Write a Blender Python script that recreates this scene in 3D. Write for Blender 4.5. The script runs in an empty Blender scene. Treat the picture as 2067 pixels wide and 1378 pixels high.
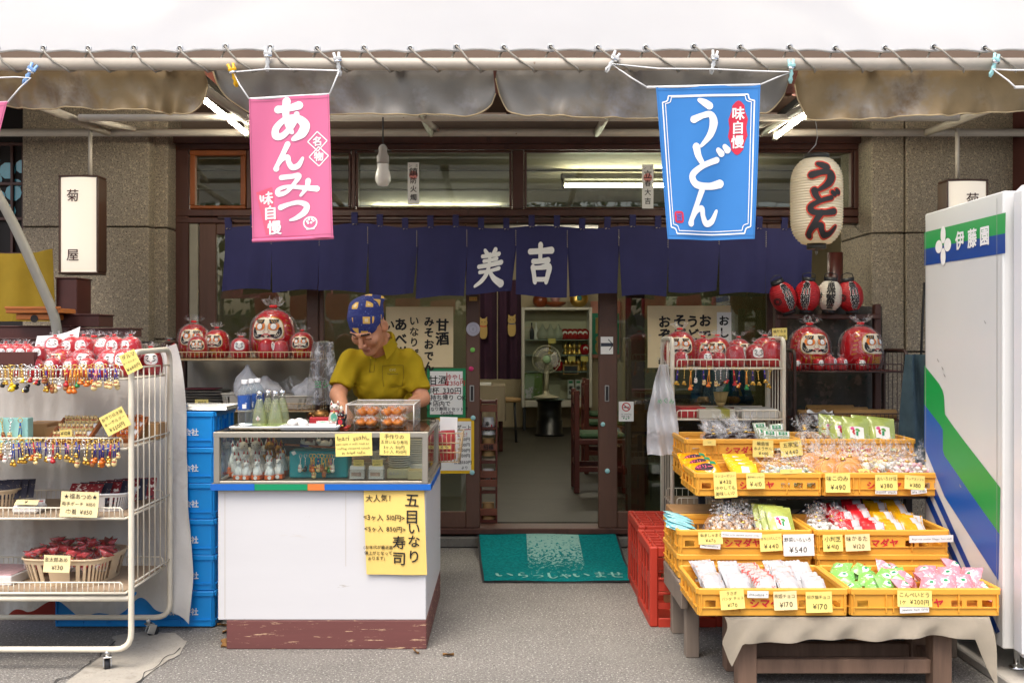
import bpy, bmesh, math, random
import numpy as np
from mathutils import Vector, Matrix, Euler, noise

random.seed(7)
R = math.radians
SC = bpy.context.scene
COL = SC.collection

# ------------------------------------------------------------------ camera, sky, sun, exposure
EYE, FOC, CX, CY = 1.38, 2010.0, 1020.0, 685.0       # camera height (m), focal length in photo pixels, vanishing point
def P(px, py, d):                                     # a photo position at a chosen distance, in metres
    return Vector(((px - CX) * d / FOC, d, EYE - (py - CY) * d / FOC))
def X(px, d): return (px - CX) * d / FOC
def Z(py, d): return EYE - (py - CY) * d / FOC
cam = bpy.data.cameras.new('camera'); cam_o = bpy.data.objects.new('camera', cam); COL.objects.link(cam_o)
cam.sensor_width = 36.0; cam.lens = 36.0 * FOC / 2067.0
cam.shift_x = (1033.5 - CX) / 2067.0; cam.shift_y = -(689 - CY) / 2067.0
cam.clip_start = 0.1; cam.clip_end = 500
cam_o.location = (0, 0, EYE); cam_o.rotation_euler = (R(90), 0, 0)
SC.camera = cam_o

SUN_EL, SUN_AZ = R(60), R(200)                        # azimuth measured clockwise from +Y: behind and slightly left of the camera
w = bpy.data.worlds.new('World'); SC.world = w; w.use_nodes = True
nt = w.node_tree; bg = nt.nodes['Background']
sky = nt.nodes.new('ShaderNodeTexSky'); sky.sky_type = 'NISHITA'; sky.sun_disc = False
sky.sun_elevation = SUN_EL; sky.sun_rotation = SUN_AZ
sky.air_density = 1.0; sky.dust_density = 5.0; sky.ozone_density = 0.6
nt.links.new(sky.outputs[0], bg.inputs[0]); bg.inputs[1].default_value = 0.15
sl = bpy.data.lights.new('sun', 'SUN'); sl.energy = 0.9; sl.angle = R(32); sl.color = (1.0, 0.985, 0.92)
so = bpy.data.objects.new('sun', sl); COL.objects.link(so)
sd = Vector((math.sin(SUN_AZ) * math.cos(SUN_EL), math.cos(SUN_AZ) * math.cos(SUN_EL), math.sin(SUN_EL)))
so.rotation_euler = sd.to_track_quat('Z', 'Y').to_euler(); so.location = sd * 30
SC.view_settings.view_transform = 'Standard'; SC.view_settings.look = 'None'
SC.view_settings.exposure = 1.0; SC.view_settings.gamma = 1.0
SC.render.engine = 'CYCLES'
SC.cycles.max_bounces = 7; SC.cycles.transparent_max_bounces = 24; SC.cycles.caustics_reflective = False; SC.cycles.caustics_refractive = False
SC.cycles.sample_clamp_indirect = 6

# ------------------------------------------------------------------ materials
def lin(h):
    h = h.lstrip('#'); c = [int(h[i:i+2], 16) / 255 for i in (0, 2, 4)]
    return tuple(x / 12.92 if x <= .04045 else ((x + .055) / 1.055) ** 2.4 for x in c) + (1,)
def scale_c(c, k): return tuple(min(1, x * k) for x in c[:3]) + (1,)
MATS = {}
def mat(name, col, rough=.55, nz=None, bump=None, metal=0, spec=.5, stretch=(1, 1, 1), var=0, trans=0, emit=0, speck=None, coat=0, space='Object'):
    """nz=(scale, amount) mottles the colour, bump=(scale, strength), var=per-object value change, speck=(scale, colour, threshold, softness)."""
    if name in MATS: return MATS[name]
    m = bpy.data.materials.new(name); m.use_nodes = True; t = m.node_tree; N = t.nodes; L = t.links
    b = N['Principled BSDF']; c = lin(col) if isinstance(col, str) else tuple(col) + (1,) if len(col) == 3 else col
    b.inputs['Base Color'].default_value = c; b.inputs['Roughness'].default_value = rough; b.inputs['Metallic'].default_value = metal
    b.inputs['Specular IOR Level'].default_value = spec
    if coat: b.inputs['Coat Weight'].default_value = coat
    if trans: b.inputs['Transmission Weight'].default_value = trans
    tc = N.new('ShaderNodeTexCoord'); mp = N.new('ShaderNodeMapping'); mp.inputs['Scale'].default_value = stretch
    L.new(tc.outputs[space], mp.inputs[0]); out = None
    if nz:
        n = N.new('ShaderNodeTexNoise'); n.inputs['Scale'].default_value = nz[0]; n.inputs['Detail'].default_value = 6; n.inputs['Roughness'].default_value = .65
        L.new(mp.outputs[0], n.inputs['Vector'])
        r = N.new('ShaderNodeValToRGB'); r.color_ramp.elements[0].position = .3; r.color_ramp.elements[1].position = .7
        r.color_ramp.elements[0].color = scale_c(c, 1 - nz[1]); r.color_ramp.elements[1].color = scale_c(c, 1 + nz[1])
        L.new(n.outputs[0], r.inputs[0]); out = r.outputs[0]
    if speck:
        for k, (sc, sc_col, th, sf) in enumerate(speck):
            n = N.new('ShaderNodeTexNoise'); n.inputs['Scale'].default_value = sc; n.inputs['Detail'].default_value = 5; n.inputs['Roughness'].default_value = .7
            L.new(mp.outputs[0], n.inputs['Vector'])
            r = N.new('ShaderNodeValToRGB'); r.color_ramp.elements[0].position = th; r.color_ramp.elements[1].position = th + sf
            r.color_ramp.elements[0].color = (0, 0, 0, 1); r.color_ramp.elements[1].color = (1, 1, 1, 1)
            L.new(n.outputs[0], r.inputs[0])
            mx = N.new('ShaderNodeMix'); mx.data_type = 'RGBA'; L.new(r.outputs[0], mx.inputs[0])
            if out: L.new(out, mx.inputs[6])
            else: mx.inputs[6].default_value = c
            mx.inputs[7].default_value = lin(sc_col); out = mx.outputs[2]
    if var:
        oi = N.new('ShaderNodeObjectInfo'); hs = N.new('ShaderNodeHueSaturation')
        mr = N.new('ShaderNodeMapRange'); mr.inputs[3].default_value = 1 - var; mr.inputs[4].default_value = 1 + var
        L.new(oi.outputs['Random'], mr.inputs[0]); L.new(mr.outputs[0], hs.inputs['Value'])
        if out: L.new(out, hs.inputs['Color'])
        else: hs.inputs['Color'].default_value = c
        out = hs.outputs[0]
    if out: L.new(out, b.inputs['Base Color'])
    if bump:
        n = N.new('ShaderNodeTexNoise'); n.inputs['Scale'].default_value = bump[0]; n.inputs['Detail'].default_value = 5
        L.new(mp.outputs[0], n.inputs['Vector']); bp = N.new('ShaderNodeBump'); bp.inputs['Strength'].default_value = bump[1]; bp.inputs['Distance'].default_value = .01
        L.new(n.outputs[0], bp.inputs['Height']); L.new(bp.outputs[0], b.inputs['Normal'])
    if emit:
        b.inputs['Emission Color'].default_value = c; b.inputs['Emission Strength'].default_value = emit
    MATS[name] = m; return m

def clear_mat(name, tint, base, edge, rough=.12, crinkle=0, scale=30, white=(.9, .9, .92), streak=0):
    """thin clear sheet: mostly see-through, whiter where it turns away from the eye, with bumpy creases and optional white streaks painted in as highlights."""
    m = bpy.data.materials.new(name); m.use_nodes = True; t = m.node_tree; N = t.nodes; L = t.links
    b = N['Principled BSDF']; b.inputs['Base Color'].default_value = white + (1,); b.inputs['Roughness'].default_value = rough; b.inputs['Specular IOR Level'].default_value = 1.0
    tr = N.new('ShaderNodeBsdfTransparent'); tr.inputs[0].default_value = lin(tint)
    lw = N.new('ShaderNodeLayerWeight'); lw.inputs[0].default_value = .35
    pw = N.new('ShaderNodeMath'); pw.operation = 'POWER'; pw.inputs[1].default_value = 2.2; L.new(lw.outputs['Facing'], pw.inputs[0])
    mr = N.new('ShaderNodeMapRange'); mr.inputs[3].default_value = base; mr.inputs[4].default_value = edge
    L.new(pw.outputs[0], mr.inputs[0]); fac = mr.outputs[0]
    if crinkle:
        tc = N.new('ShaderNodeTexCoord'); n = N.new('ShaderNodeTexNoise'); n.inputs['Scale'].default_value = scale; n.inputs['Detail'].default_value = 3; n.inputs['Distortion'].default_value = 1.5
        L.new(tc.outputs['Object'], n.inputs['Vector'])
        bp = N.new('ShaderNodeBump'); bp.inputs['Strength'].default_value = crinkle; bp.inputs['Distance'].default_value = .02
        L.new(n.outputs[0], bp.inputs['Height']); L.new(bp.outputs[0], b.inputs['Normal'])
        if streak:  # crease highlights painted in as thin white streaks
            n2 = N.new('ShaderNodeTexNoise'); n2.inputs['Scale'].default_value = scale * .45; n2.inputs['Detail'].default_value = 4; n2.inputs['Distortion'].default_value = 2.5; L.new(tc.outputs['Object'], n2.inputs['Vector'])
            r = N.new('ShaderNodeValToRGB'); e = r.color_ramp.elements; e[0].position = .465; e[0].color = (0, 0, 0, 1); e[1].position = .5; e[1].color = (streak,) * 3 + (1,); q = e.new(.535); q.color = (0, 0, 0, 1)
            L.new(n2.outputs[0], r.inputs[0]); ad = N.new('ShaderNodeMath'); ad.operation = 'ADD'; ad.use_clamp = True; L.new(fac, ad.inputs[0]); L.new(r.outputs[0], ad.inputs[1]); fac = ad.outputs[0]
    mx = N.new('ShaderNodeMixShader'); L.new(fac, mx.inputs[0]); L.new(tr.outputs[0], mx.inputs[1]); L.new(b.outputs[0], mx.inputs[2])
    L.new(mx.outputs[0], N['Material Output'].inputs[0]); MATS[name] = m; return m

def glass_mat(name, tint, refl, rough=.01):
    m = bpy.data.materials.new(name); m.use_nodes = True; t = m.node_tree; N = t.nodes; L = t.links
    for n in list(N):
        if n.type == 'BSDF_PRINCIPLED': N.remove(n)
    g = N.new('ShaderNodeBsdfGlossy'); g.inputs['Roughness'].default_value = rough
    tr = N.new('ShaderNodeBsdfTransparent'); tr.inputs[0].default_value = lin(tint)
    lw = N.new('ShaderNodeLayerWeight'); pw = N.new('ShaderNodeMath'); pw.operation = 'POWER'; pw.inputs[1].default_value = 4; L.new(lw.outputs['Facing'], pw.inputs[0])
    mu = N.new('ShaderNodeMath'); mu.operation = 'MULTIPLY_ADD'; mu.inputs[1].default_value = .7; mu.inputs[2].default_value = .035 + refl
    L.new(pw.outputs[0], mu.inputs[0])
    mx = N.new('ShaderNodeMixShader'); L.new(mu.outputs[0], mx.inputs[0]); L.new(tr.outputs[0], mx.inputs[1]); L.new(g.outputs[0], mx.inputs[2])
    L.new(mx.outputs[0], N['Material Output'].inputs[0]); MATS[name] = m; return m

def cloth_mat(name, col, weave=350, rough=.9, nz=(8, .1), bump=.25):
    """woven cloth: fine crossed threads as colour and bump."""
    m = mat(name, col, rough=rough, nz=nz, spec=.2); t = m.node_tree; N = t.nodes; L = t.links; b = N['Principled BSDF']
    tc = N.new('ShaderNodeTexCoord'); hs = []
    for ax in ('X', 'Z'):
        wv = N.new('ShaderNodeTexWave'); wv.bands_direction = ax; wv.inputs['Scale'].default_value = weave; wv.inputs['Distortion'].default_value = 1.5; wv.inputs['Detail'].default_value = 1
        L.new(tc.outputs['Object'], wv.inputs[0]); hs.append(wv.outputs[1])
    ad = N.new('ShaderNodeMath'); L.new(hs[0], ad.inputs[0]); L.new(hs[1], ad.inputs[1])
    bp = N.new('ShaderNodeBump'); bp.inputs['Strength'].default_value = bump; bp.inputs['Distance'].default_value = .003
    L.new(ad.outputs[0], bp.inputs['Height']); L.new(bp.outputs[0], b.inputs['Normal']); return m

# ------------------------------------------------------------------ mesh builder
TXT = {}
_fc = bpy.data.curves.new('glyph', 'FONT'); _fc.resolution_u = 3; _fo = bpy.data.objects.new('glyph', _fc)
def glyph(ch, bold=0):
    k = (ch, bold)
    if k not in TXT:
        _fc.body = ch; _fc.offset = bold
        me = bpy.data.meshes.new_from_object(_fo)
        TXT[k] = ([(v.co.x, v.co.y) for v in me.vertices], [tuple(p.vertices) for p in me.polygons])
        bpy.data.meshes.remove(me)
    return TXT[k]
def front(cx, y, cz, tilt=0):                        # maps (x, z) onto a plane that faces the street
    c, s = math.cos(tilt), math.sin(tilt)
    return lambda x, z, e=0: Vector((cx + x * c - z * s, y - e, cz + x * s + z * c))
def plane(o, r, u):
    o, r, u = Vector(o), Vector(r).normalized(), Vector(u).normalized(); n = r.cross(u)
    return lambda x, z, e=0: o + r * x + u * z + n * e

class MB:
    def __init__(s): s.v, s.f, s.m, s.s, s.mats = [], [], [], [], []
    def mi(s, m):
        if m not in s.mats: s.mats.append(m)
        return s.mats.index(m)
    def add(s, vs, fs, m, smooth=False, T=None):
        o = len(s.v); i = s.mi(m)
        s.v += [tuple(T @ Vector(v)) if T else tuple(v) for v in vs]
        for f in fs: s.f.append(tuple(o + k for k in f)); s.m.append(i); s.s.append(smooth)
        return s
    def box(s, c, d, m, rot=None, bev=None, T=None):
        hx, hy, hz = d[0] / 2, d[1] / 2, d[2] / 2
        b = min(hx, hy, hz) * .25 if bev is None else min(bev, hx * .9, hy * .9, hz * .9)
        M4 = Matrix.Translation(c) @ (Euler(rot).to_matrix().to_4x4() if rot else Matrix())
        if T: M4 = T @ M4
        if b <= 0:
            vs = [(x, y, z) for x in (-hx, hx) for y in (-hy, hy) for z in (-hz, hz)]
            return s.add(vs, [(0, 1, 3, 2), (4, 6, 7, 5), (0, 4, 5, 1), (2, 3, 7, 6), (0, 2, 6, 4), (1, 5, 7, 3)], m, False, M4)
        vs = []; ix = {}
        for a in (-1, 1):
            for bb in (-1, 1):
                for cc in (-1, 1):
                    for k in range(3):
                        v = [a * hx, bb * hy, cc * hz]
                        for q, sg in enumerate((a, bb, cc)):
                            if q != k: v[q] -= sg * b
                        ix[(a, bb, cc, k)] = len(vs); vs.append(v)
        fs = []
        for k in range(3):
            p, q = (k + 1) % 3, (k + 2) % 3
            for sg in (-1, 1):
                f = []
                for (u, w2) in ((-1, -1), (1, -1), (1, 1), (-1, 1)):
                    t = [0, 0, 0]; t[k] = sg; t[p] = u; t[q] = w2; f.append(ix[tuple(t) + (k,)])
                fs.append(f if sg > 0 else f[::-1])
            for u in (-1, 1):
                for w2 in (-1, 1):
                    t = [0, 0, 0]; t[p] = u; t[q] = w2
                    def g(sg, kk): t[k] = sg; return ix[tuple(t) + (kk,)]
                    f = [g(-1, p), g(1, p), g(1, q), g(-1, q)]; fs.append(f if u * w2 > 0 else f[::-1])
        for a in (-1, 1):
            for bb in (-1, 1):
                for cc in (-1, 1):
                    f = [ix[(a, bb, cc, k)] for k in range(3)]; fs.append(f if a * bb * cc > 0 else f[::-1])
        return s.add(vs, fs, m, False, M4)
    def tube(s, path, r, m, seg=8, closed=False, T=None, smooth=True):
        path = [Vector(p) for p in path]; n = len(path); rr = r if isinstance(r, (list, tuple)) else [r] * n
        vs, fs = [], []; ref = None
        for i, p in enumerate(path):
            a = path[(i - 1) % n] if (closed or i > 0) else p; b = path[(i + 1) % n] if (closed or i < n - 1) else p
            t = (b - a).normalized() if (b - a).length > 1e-9 else Vector((0, 0, 1))
            if ref is None: ref = Vector((0, 0, 1)) if abs(t.z) < .9 else Vector((1, 0, 0))
            u = (ref - t * ref.dot(t))
            if u.length < 1e-6: u = t.orthogonal()
            u.normalize(); ref = u; w2 = t.cross(u)
            for k in range(seg):
                an = 2 * math.pi * k / seg; vs.append(p + (u * math.cos(an) + w2 * math.sin(an)) * rr[i])
        for i in range(n if closed else n - 1):
            j = (i + 1) % n
            for k in range(seg): fs.append((i * seg + k, i * seg + (k + 1) % seg, j * seg + (k + 1) % seg, j * seg + k))
        if not closed: fs += [tuple(range(seg))[::-1], tuple((n - 1) * seg + k for k in range(seg))]
        return s.add(vs, fs, m, smooth, T)
    def lathe(s, prof, m, seg=20, c=(0, 0, 0), T=None, smooth=True, wob=None, sy=1, zw=None):
        vs, fs = [], []; n = len(prof)
        for i, (r, z) in enumerate(prof):
            for k in range(seg):
                a = 2 * math.pi * k / seg; q = r * (wob(a, i / (n - 1)) if wob else 1)
                vs.append((c[0] + q * math.cos(a), c[1] + q * math.sin(a) * sy, c[2] + z + (zw(a, i / (n - 1)) if zw else 0)))
        for i in range(n - 1):
            for k in range(seg): fs.append((i * seg + k, i * seg + (k + 1) % seg, (i + 1) * seg + (k + 1) % seg, (i + 1) * seg + k))
        if prof[0][0] > 1e-4: fs.append(tuple(range(seg))[::-1])
        if prof[-1][0] > 1e-4: fs.append(tuple((n - 1) * seg + k for k in range(seg)))
        return s.add(vs, fs, m, smooth, T)
    def ball(s, c, r, m, seg=12, T=None):
        rx, ry, rz = (r, r, r) if not isinstance(r, (list, tuple)) else r
        n = max(5, seg // 2); vs, fs = [], []
        for i in range(n + 1):
            ph = math.pi * i / n - math.pi / 2
            for k in range(seg):
                a = 2 * math.pi * k / seg; vs.append((c[0] + rx * math.cos(ph) * math.cos(a), c[1] + ry * math.cos(ph) * math.sin(a), c[2] + rz * math.sin(ph)))
        for i in range(n):
            for k in range(seg): fs.append((i * seg + k, i * seg + (k + 1) % seg, (i + 1) * seg + (k + 1) % seg, (i + 1) * seg + k))
        return s.add(vs, fs, m, True, T)
    def grid(s, fn, nu, nv, m, smooth=True, T=None, skip=None):
        vs = [fn(i / nu, j / nv) for j in range(nv + 1) for i in range(nu + 1)]
        fs = [(j * (nu + 1) + i, j * (nu + 1) + i + 1, (j + 1) * (nu + 1) + i + 1, (j + 1) * (nu + 1) + i) for j in range(nv) for i in range(nu) if not (skip and skip(i, j))]
        return s.add(vs, fs, m, smooth, T)
    def sheet(s, fn, nu, nv, th, m, smooth=True):     # cloth or paper with real thickness: fn(u, v) front face, pushed back by th along y
        s.grid(fn, nu, nv, m, smooth); s.grid(lambda u, v: Vector(fn(1 - u, v)) + Vector((0, th, 0)), nu, nv, m, smooth)
        e = []
        for i in range(nu): e += [((i / nu, 0), ((i + 1) / nu, 0)), (((i + 1) / nu, 1), (i / nu, 1))]
        for j in range(nv): e += [((1, j / nv), (1, (j + 1) / nv)), ((0, (j + 1) / nv), (0, j / nv))]
        for a, b in e:
            p, q = Vector(fn(*a)), Vector(fn(*b)); o = Vector((0, th, 0)); s.add([p, q, q + o, p + o], [(0, 3, 2, 1)], m, smooth)
        return s
    def poly(s, pts, fn, m, e=0, rings=0, smooth=False):
        if not rings: return s.add([fn(x, z, e) for x, z in pts], [tuple(range(len(pts)))], m, smooth)
        cx = sum(p[0] for p in pts) / len(pts); cz = sum(p[1] for p in pts) / len(pts); n = len(pts); vs = [fn(cx, cz, e)]; fs = []
        for r in range(1, rings + 1):
            t = r / rings; vs += [fn(cx + (x - cx) * t, cz + (z - cz) * t, e) for x, z in pts]
        for k in range(n): fs.append((0, 1 + k, 1 + (k + 1) % n))
        for r in range(rings - 1):
            for k in range(n):
                a = 1 + r * n; fs.append((a + k, a + n + k, a + n + (k + 1) % n, a + (k + 1) % n))
        return s.add(vs, fs, m, smooth)
    def disc(s, cx, cz, r, fn, m, e=0, n=16, rings=0):
        rx, rz = r if isinstance(r, tuple) else (r, r)
        return s.poly([(cx + rx * math.cos(2 * math.pi * k / n), cz + rz * math.sin(2 * math.pi * k / n)) for k in range(n)], fn, m, e, rings)
    def rect(s, x0, z0, x1, z1, fn, m, e=0, nx=1, nz=1):
        vs = [fn(x0 + (x1 - x0) * i / nx, z0 + (z1 - z0) * j / nz, e) for j in range(nz + 1) for i in range(nx + 1)]
        return s.add(vs, [(j * (nx + 1) + i, j * (nx + 1) + i + 1, (j + 1) * (nx + 1) + i + 1, (j + 1) * (nx + 1) + i) for j in range(nz) for i in range(nx)], m, nx * nz > 1)
    def ribbon(s, pts, wd, fn, m, e=0, sub=6, ends=True):
        """brush stroke: Catmull-Rom through pts (x, z), widths wd, rounded ends."""
        p = [Vector((a, b)) for a, b in pts]; n = len(p); wd = wd if isinstance(wd, (list, tuple)) else [wd] * n
        if n == 2: sub = 2
        q = []
        for i in range(n - 1):
            p0 = p[max(0, i - 1)]; p1 = p[i]; p2 = p[i + 1]; p3 = p[min(n - 1, i + 2)]
            for k in range(sub):
                t = k / sub; q.append((.5 * (2 * p1 + (p2 - p0) * t + (2 * p0 - 5 * p1 + 4 * p2 - p3) * t * t + (3 * p1 - p0 - 3 * p2 + p3) * t ** 3), wd[i] + (wd[i + 1] - wd[i]) * t))
        q.append((p[-1], wd[-1]))
        if ends:
            d0 = (q[0][0] - q[1][0]).normalized(); d1 = (q[-1][0] - q[-2][0]).normalized(); a, b = q[0], q[-1]
            q = [(a[0] + d0 * a[1] * .42, a[1] * .3), (a[0] + d0 * a[1] * .25, a[1] * .75)] + q + [(b[0] + d1 * b[1] * .25, b[1] * .75), (b[0] + d1 * b[1] * .42, b[1] * .3)]
        vs, fs = [], []
        for i, (c, wi) in enumerate(q):
            t = (q[min(i + 1, len(q) - 1)][0] - q[max(0, i - 1)][0]); t = t.normalized() if t.length else Vector((1, 0)); nn = Vector((-t.y, t.x)) * wi / 2
            for a in (c + nn, c - nn): vs.append(fn(a.x, a.y, e))
        for i in range(len(q) - 1): fs.append((2 * i, 2 * i + 1, 2 * i + 3, 2 * i + 2))
        return s.add(vs, fs, m, False)
    def text(s, line, fn, size, m, cx=0, cz=0, bold=0, e=.0012, jit=0, fit=None, vert=False, pitch=None, sx=1, rnd=None):
        """one line of writing centred on (cx, cz); vert=True stacks the characters; bold thickens the strokes."""
        rnd = rnd or random; items = []; x = 0
        for ch in line:
            cjk = ord(ch) > 0x2000
            if ch == ' ': x += .45; continue
            vs, fs = glyph(ch)
            if not vs: x += .5; continue
            lo, hi = min(v[0] for v in vs), max(v[0] for v in vs); adv = (1.0 if cjk else hi - lo + .13)
            items.append((vs, fs, 0 if vert else x + (0 if cjk else .06 - lo), adv)); x += adv
        if not items: return s
        if fit and not vert: size = min(size, fit / x)
        offs = [(0, 0)] + ([(math.cos(k * 1.0472) * bold, math.sin(k * 1.0472) * bold) for k in range(6)] if bold else [])
        pt = pitch or size * 1.05; z = cz + pt * (len(items) - 1) / 2
        for vs, fs, ox, adv in items:
            dz = rnd.uniform(-jit, jit); an = rnd.uniform(-jit, jit) * 1.3; c, sn = math.cos(an), math.sin(an); k = 1 + rnd.uniform(-jit, jit)
            for q, (bx, bz) in enumerate(offs):
                o = []
                for v in vs:
                    a, b = (v[0] - .5) * k + bx, (v[1] - .37) * k + bz
                    if vert: o.append(fn(cx + (a * c - b * sn) * size * sx, z + (b * c + a * sn + dz) * size, e + q * .00012))
                    else: o.append(fn(cx + (ox + .5 + a * c - b * sn - x / 2) * size * sx, cz + (b * c + a * sn + dz) * size, e + q * .00012))
                s.add(o, fs, m)
            z -= pt
        return s
    def build(s, name, parent=None, loc=None):
        me = bpy.data.meshes.new(name); me.from_pydata(s.v, [], s.f)
        for m in s.mats: me.materials.append(m)
        me.polygons.foreach_set('material_index', s.m); me.polygons.foreach_set('use_smooth', s.s); me.update()
        o = bpy.data.objects.new(name, me); COL.objects.link(o)
        if parent: o.parent = parent
        if loc is not None: o.location = loc
        return o

def tag(o, label, cat, group=None, kind=None):
    o['label'] = label
    if cat: o['category'] = cat
    if group: o['group'] = group
    if kind: o['kind'] = kind
    return o
def thing(name, label, cat, loc=(0, 0, 0), rz=0, group=None):
    o = bpy.data.objects.new(name, None); COL.objects.link(o); o.location = loc; o.rotation_euler = (0, 0, rz); o.empty_display_size = .05
    return tag(o, label, cat, group)
def solo(name, mb, label, cat, group=None, loc=None): return tag(mb.build(name, None, loc), label, cat, group)
def struct(name, mb):
    o = mb.build(name); o['kind'] = 'structure'; return o
KIDS = {}
def kids(o):
    if o.name not in KIDS: KIDS[o.name] = list(o.children)
    return KIDS[o.name]
def dup(root, loc, rot=None, sc=None, label=None, group=None):
    def cp(o, par):
        c = o.copy(); COL.objects.link(c)
        if par: c.parent = par
        for k in kids(o): cp(k, c)
        return c
    c = cp(root, None); c.location = loc
    if rot is not None: c.rotation_euler = rot if isinstance(rot, (tuple, list, Euler)) else (0, 0, rot)
    if sc is not None: c.scale = sc if isinstance(sc, (tuple, list)) else (sc,) * 3
    if label: c['label'] = label
    if group: c['group'] = group
    return c
ORD = ['leftmost', 'second', 'third', 'fourth', 'fifth', 'sixth', 'seventh', 'eighth', 'ninth', 'tenth', 'eleventh', 'twelfth', 'thirteenth', 'fourteenth', 'fifteenth', 'sixteenth', 'seventeenth', 'eighteenth', 'nineteenth', 'twentieth']
def ordl(i, n):
    if n == 1: return 'only'
    if i == 0: return 'leftmost'
    if i == n - 1: return 'rightmost'
    return (ORD[i] + ' from left') if i < len(ORD) else '%d from right' % (n - i)
class Protos:
    """first use takes the prototype itself, later uses copy it."""
    def __init__(s): s.d = {}
    def put(s, key, make, loc, rot=None, sc=None, label=None, group=None):
        if key not in s.d:
            o = make(); s.d[key] = o; kids(o)
            for k in o.children: kids(k)
            o.location = loc
            if rot is not None: o.rotation_euler = rot if isinstance(rot, (tuple, list, Euler)) else (0, 0, rot)
            if sc is not None: o.scale = sc if isinstance(sc, (tuple, list)) else (sc,) * 3
            if label: o['label'] = label
            if group: o['group'] = group
            return o
        return dup(s.d[key], loc, rot, sc, label, group)
PR = Protos()

# surface nets on a signed distance field, for the organic figures
def sdf_mesh(fn, lo, hi, h):
    n = [int(math.ceil((hi[k] - lo[k]) / h)) + 1 for k in range(3)]
    ax = [lo[k] + h * np.arange(n[k]) for k in range(3)]
    G = np.stack(np.meshgrid(*ax, indexing='ij'), -1).astype(np.float32)
    D = fn(G).astype(np.float32); S = D < 0
    c = np.zeros([k - 1 for k in n], np.int32)
    for dx in (0, 1):
        for dy in (0, 1):
            for dz in (0, 1): c += S[dx:n[0]-1+dx, dy:n[1]-1+dy, dz:n[2]-1+dz]
    act = (c > 0) & (c < 8); idx = -np.ones(act.shape, np.int64); pts = np.argwhere(act); idx[act] = np.arange(len(pts))
    acc = np.zeros((len(pts), 3)); cnt = np.zeros(len(pts)); o = np.array([[a, b, d] for a in (0, 1) for b in (0, 1) for d in (0, 1)])
    for a in range(8):
        for b in range(a + 1, 8):
            if np.abs(o[a] - o[b]).sum() != 1: continue
            pa, pb = pts + o[a], pts + o[b]; da, db = D[tuple(pa.T)], D[tuple(pb.T)]; x = (da < 0) != (db < 0)
            t = np.where(x, da / np.where(x, da - db, 1), 0); acc[x] += (pa + (pb - pa) * t[:, None])[x]; cnt[x] += 1
    V = acc / cnt[:, None] * h + np.array(lo); F = []
    for k in range(3):
        u, v = (k + 1) % 3, (k + 2) % 3; sl0 = [slice(None)] * 3; sl1 = [slice(None)] * 3; sl0[k] = slice(0, -1); sl1[k] = slice(1, None)
        A, B = S[tuple(sl0)], S[tuple(sl1)]; e = np.argwhere(A != B); ok = (e[:, u] > 0) & (e[:, v] > 0) & (e[:, u] < n[u] - 1) & (e[:, v] < n[v] - 1); e = e[ok]
        eu, ev = np.eye(3, dtype=int)[u], np.eye(3, dtype=int)[v]
        q = np.stack([idx[tuple(e.T)], idx[tuple((e - eu).T)], idx[tuple((e - eu - ev).T)], idx[tuple((e - ev).T)]], 1)
        fl = A[tuple(e.T)]; q[~fl] = q[~fl][:, ::-1]; F.append(q)
    F = np.concatenate(F)
    return V, F
def s_ell(G, c, r, rot=None):
    d = G - np.array(c, np.float32)
    if rot is not None: d = d @ np.array(Euler(rot).to_matrix(), np.float32)
    k0 = np.linalg.norm(d / np.array(r, np.float32), axis=-1); k1 = np.linalg.norm(d / np.array(r, np.float32) ** 2, axis=-1)
    return k0 * (k0 - 1) / np.maximum(k1, 1e-6)
def s_cap(G, a, b, ra, rb, sq=None):
    a, b = np.array(a, np.float32), np.array(b, np.float32); ab = b - a; t = np.clip(((G - a) @ ab) / (ab @ ab), 0, 1)
    d = G - a - t[..., None] * ab
    if sq is not None: d = d / np.array(sq, np.float32)
    return np.linalg.norm(d, axis=-1) - (ra + (rb - ra) * t)
def s_un(a, b, k):
    h = np.clip(.5 + .5 * (b - a) / k, 0, 1); return b + (a - b) * h - k * h * (1 - h)
def s_sub(a, b, k):                                  # a minus b
    h = np.clip(.5 - .5 * (a + b) / k, 0, 1); return a + (-b - a) * h + k * h * (1 - h)

# ------------------------------------------------------------------ palette
cream_metal = mat('cream_metal', (.72, .66, .53), .4, nz=(6, .12), speck=[(14, '#8a6a48', .72, .05)])
brown_metal = mat('brown_metal', '#3a2620', .5, nz=(9, .25))
dark_metal = mat('dark_metal', '#2b2f36', .5)
steel = mat('steel', (.55, .55, .53), .35, metal=1, nz=(5, .1))
chrome = mat('chrome', (.75, .75, .75), .18, metal=1)
gold = mat('gold', (.78, .52, .14), .3, metal=1)
black = mat('black', (.012, .012, .013), .5)
ink = mat('ink', (.012, .011, .012), .8)
red_ink = mat('red_ink', '#b8202c', .7)
white_ink = mat('white_ink', (.85, .85, .85), .7)
dark_wood = mat('dark_wood', '#4a2b22', .45, nz=(4, .35), bump=(30, .15), stretch=(1, 1, .12), speck=[(9, '#2a1712', .6, .15)])
red_wood = mat('red_wood', '#5a2a1c', .5, nz=(5, .3), bump=(25, .15), stretch=(.12, 1, 1))
stile_wood = mat('stile_wood', '#573b2e', .5, nz=(6, .25), bump=(40, .2), stretch=(1, 1, .15), speck=[(18, '#7c6a60', .68, .06)])
card_y = mat('card_yellow', (.84, .68, .2), .8, nz=(3, .05))
card_y2 = mat('card_pale_yellow', (.82, .68, .36), .8, nz=(3, .05))
paper = mat('paper', (.78, .77, .74), .8, nz=(4, .04))
bag_m = clear_mat('clear_bag', '#ffffff', .0, .3, .2, .4, 5, streak=.24)
bag_fine = clear_mat('clear_bag_fine', '#ffffff', .0, .28, .22, .4, 24, streak=.34)
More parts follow.
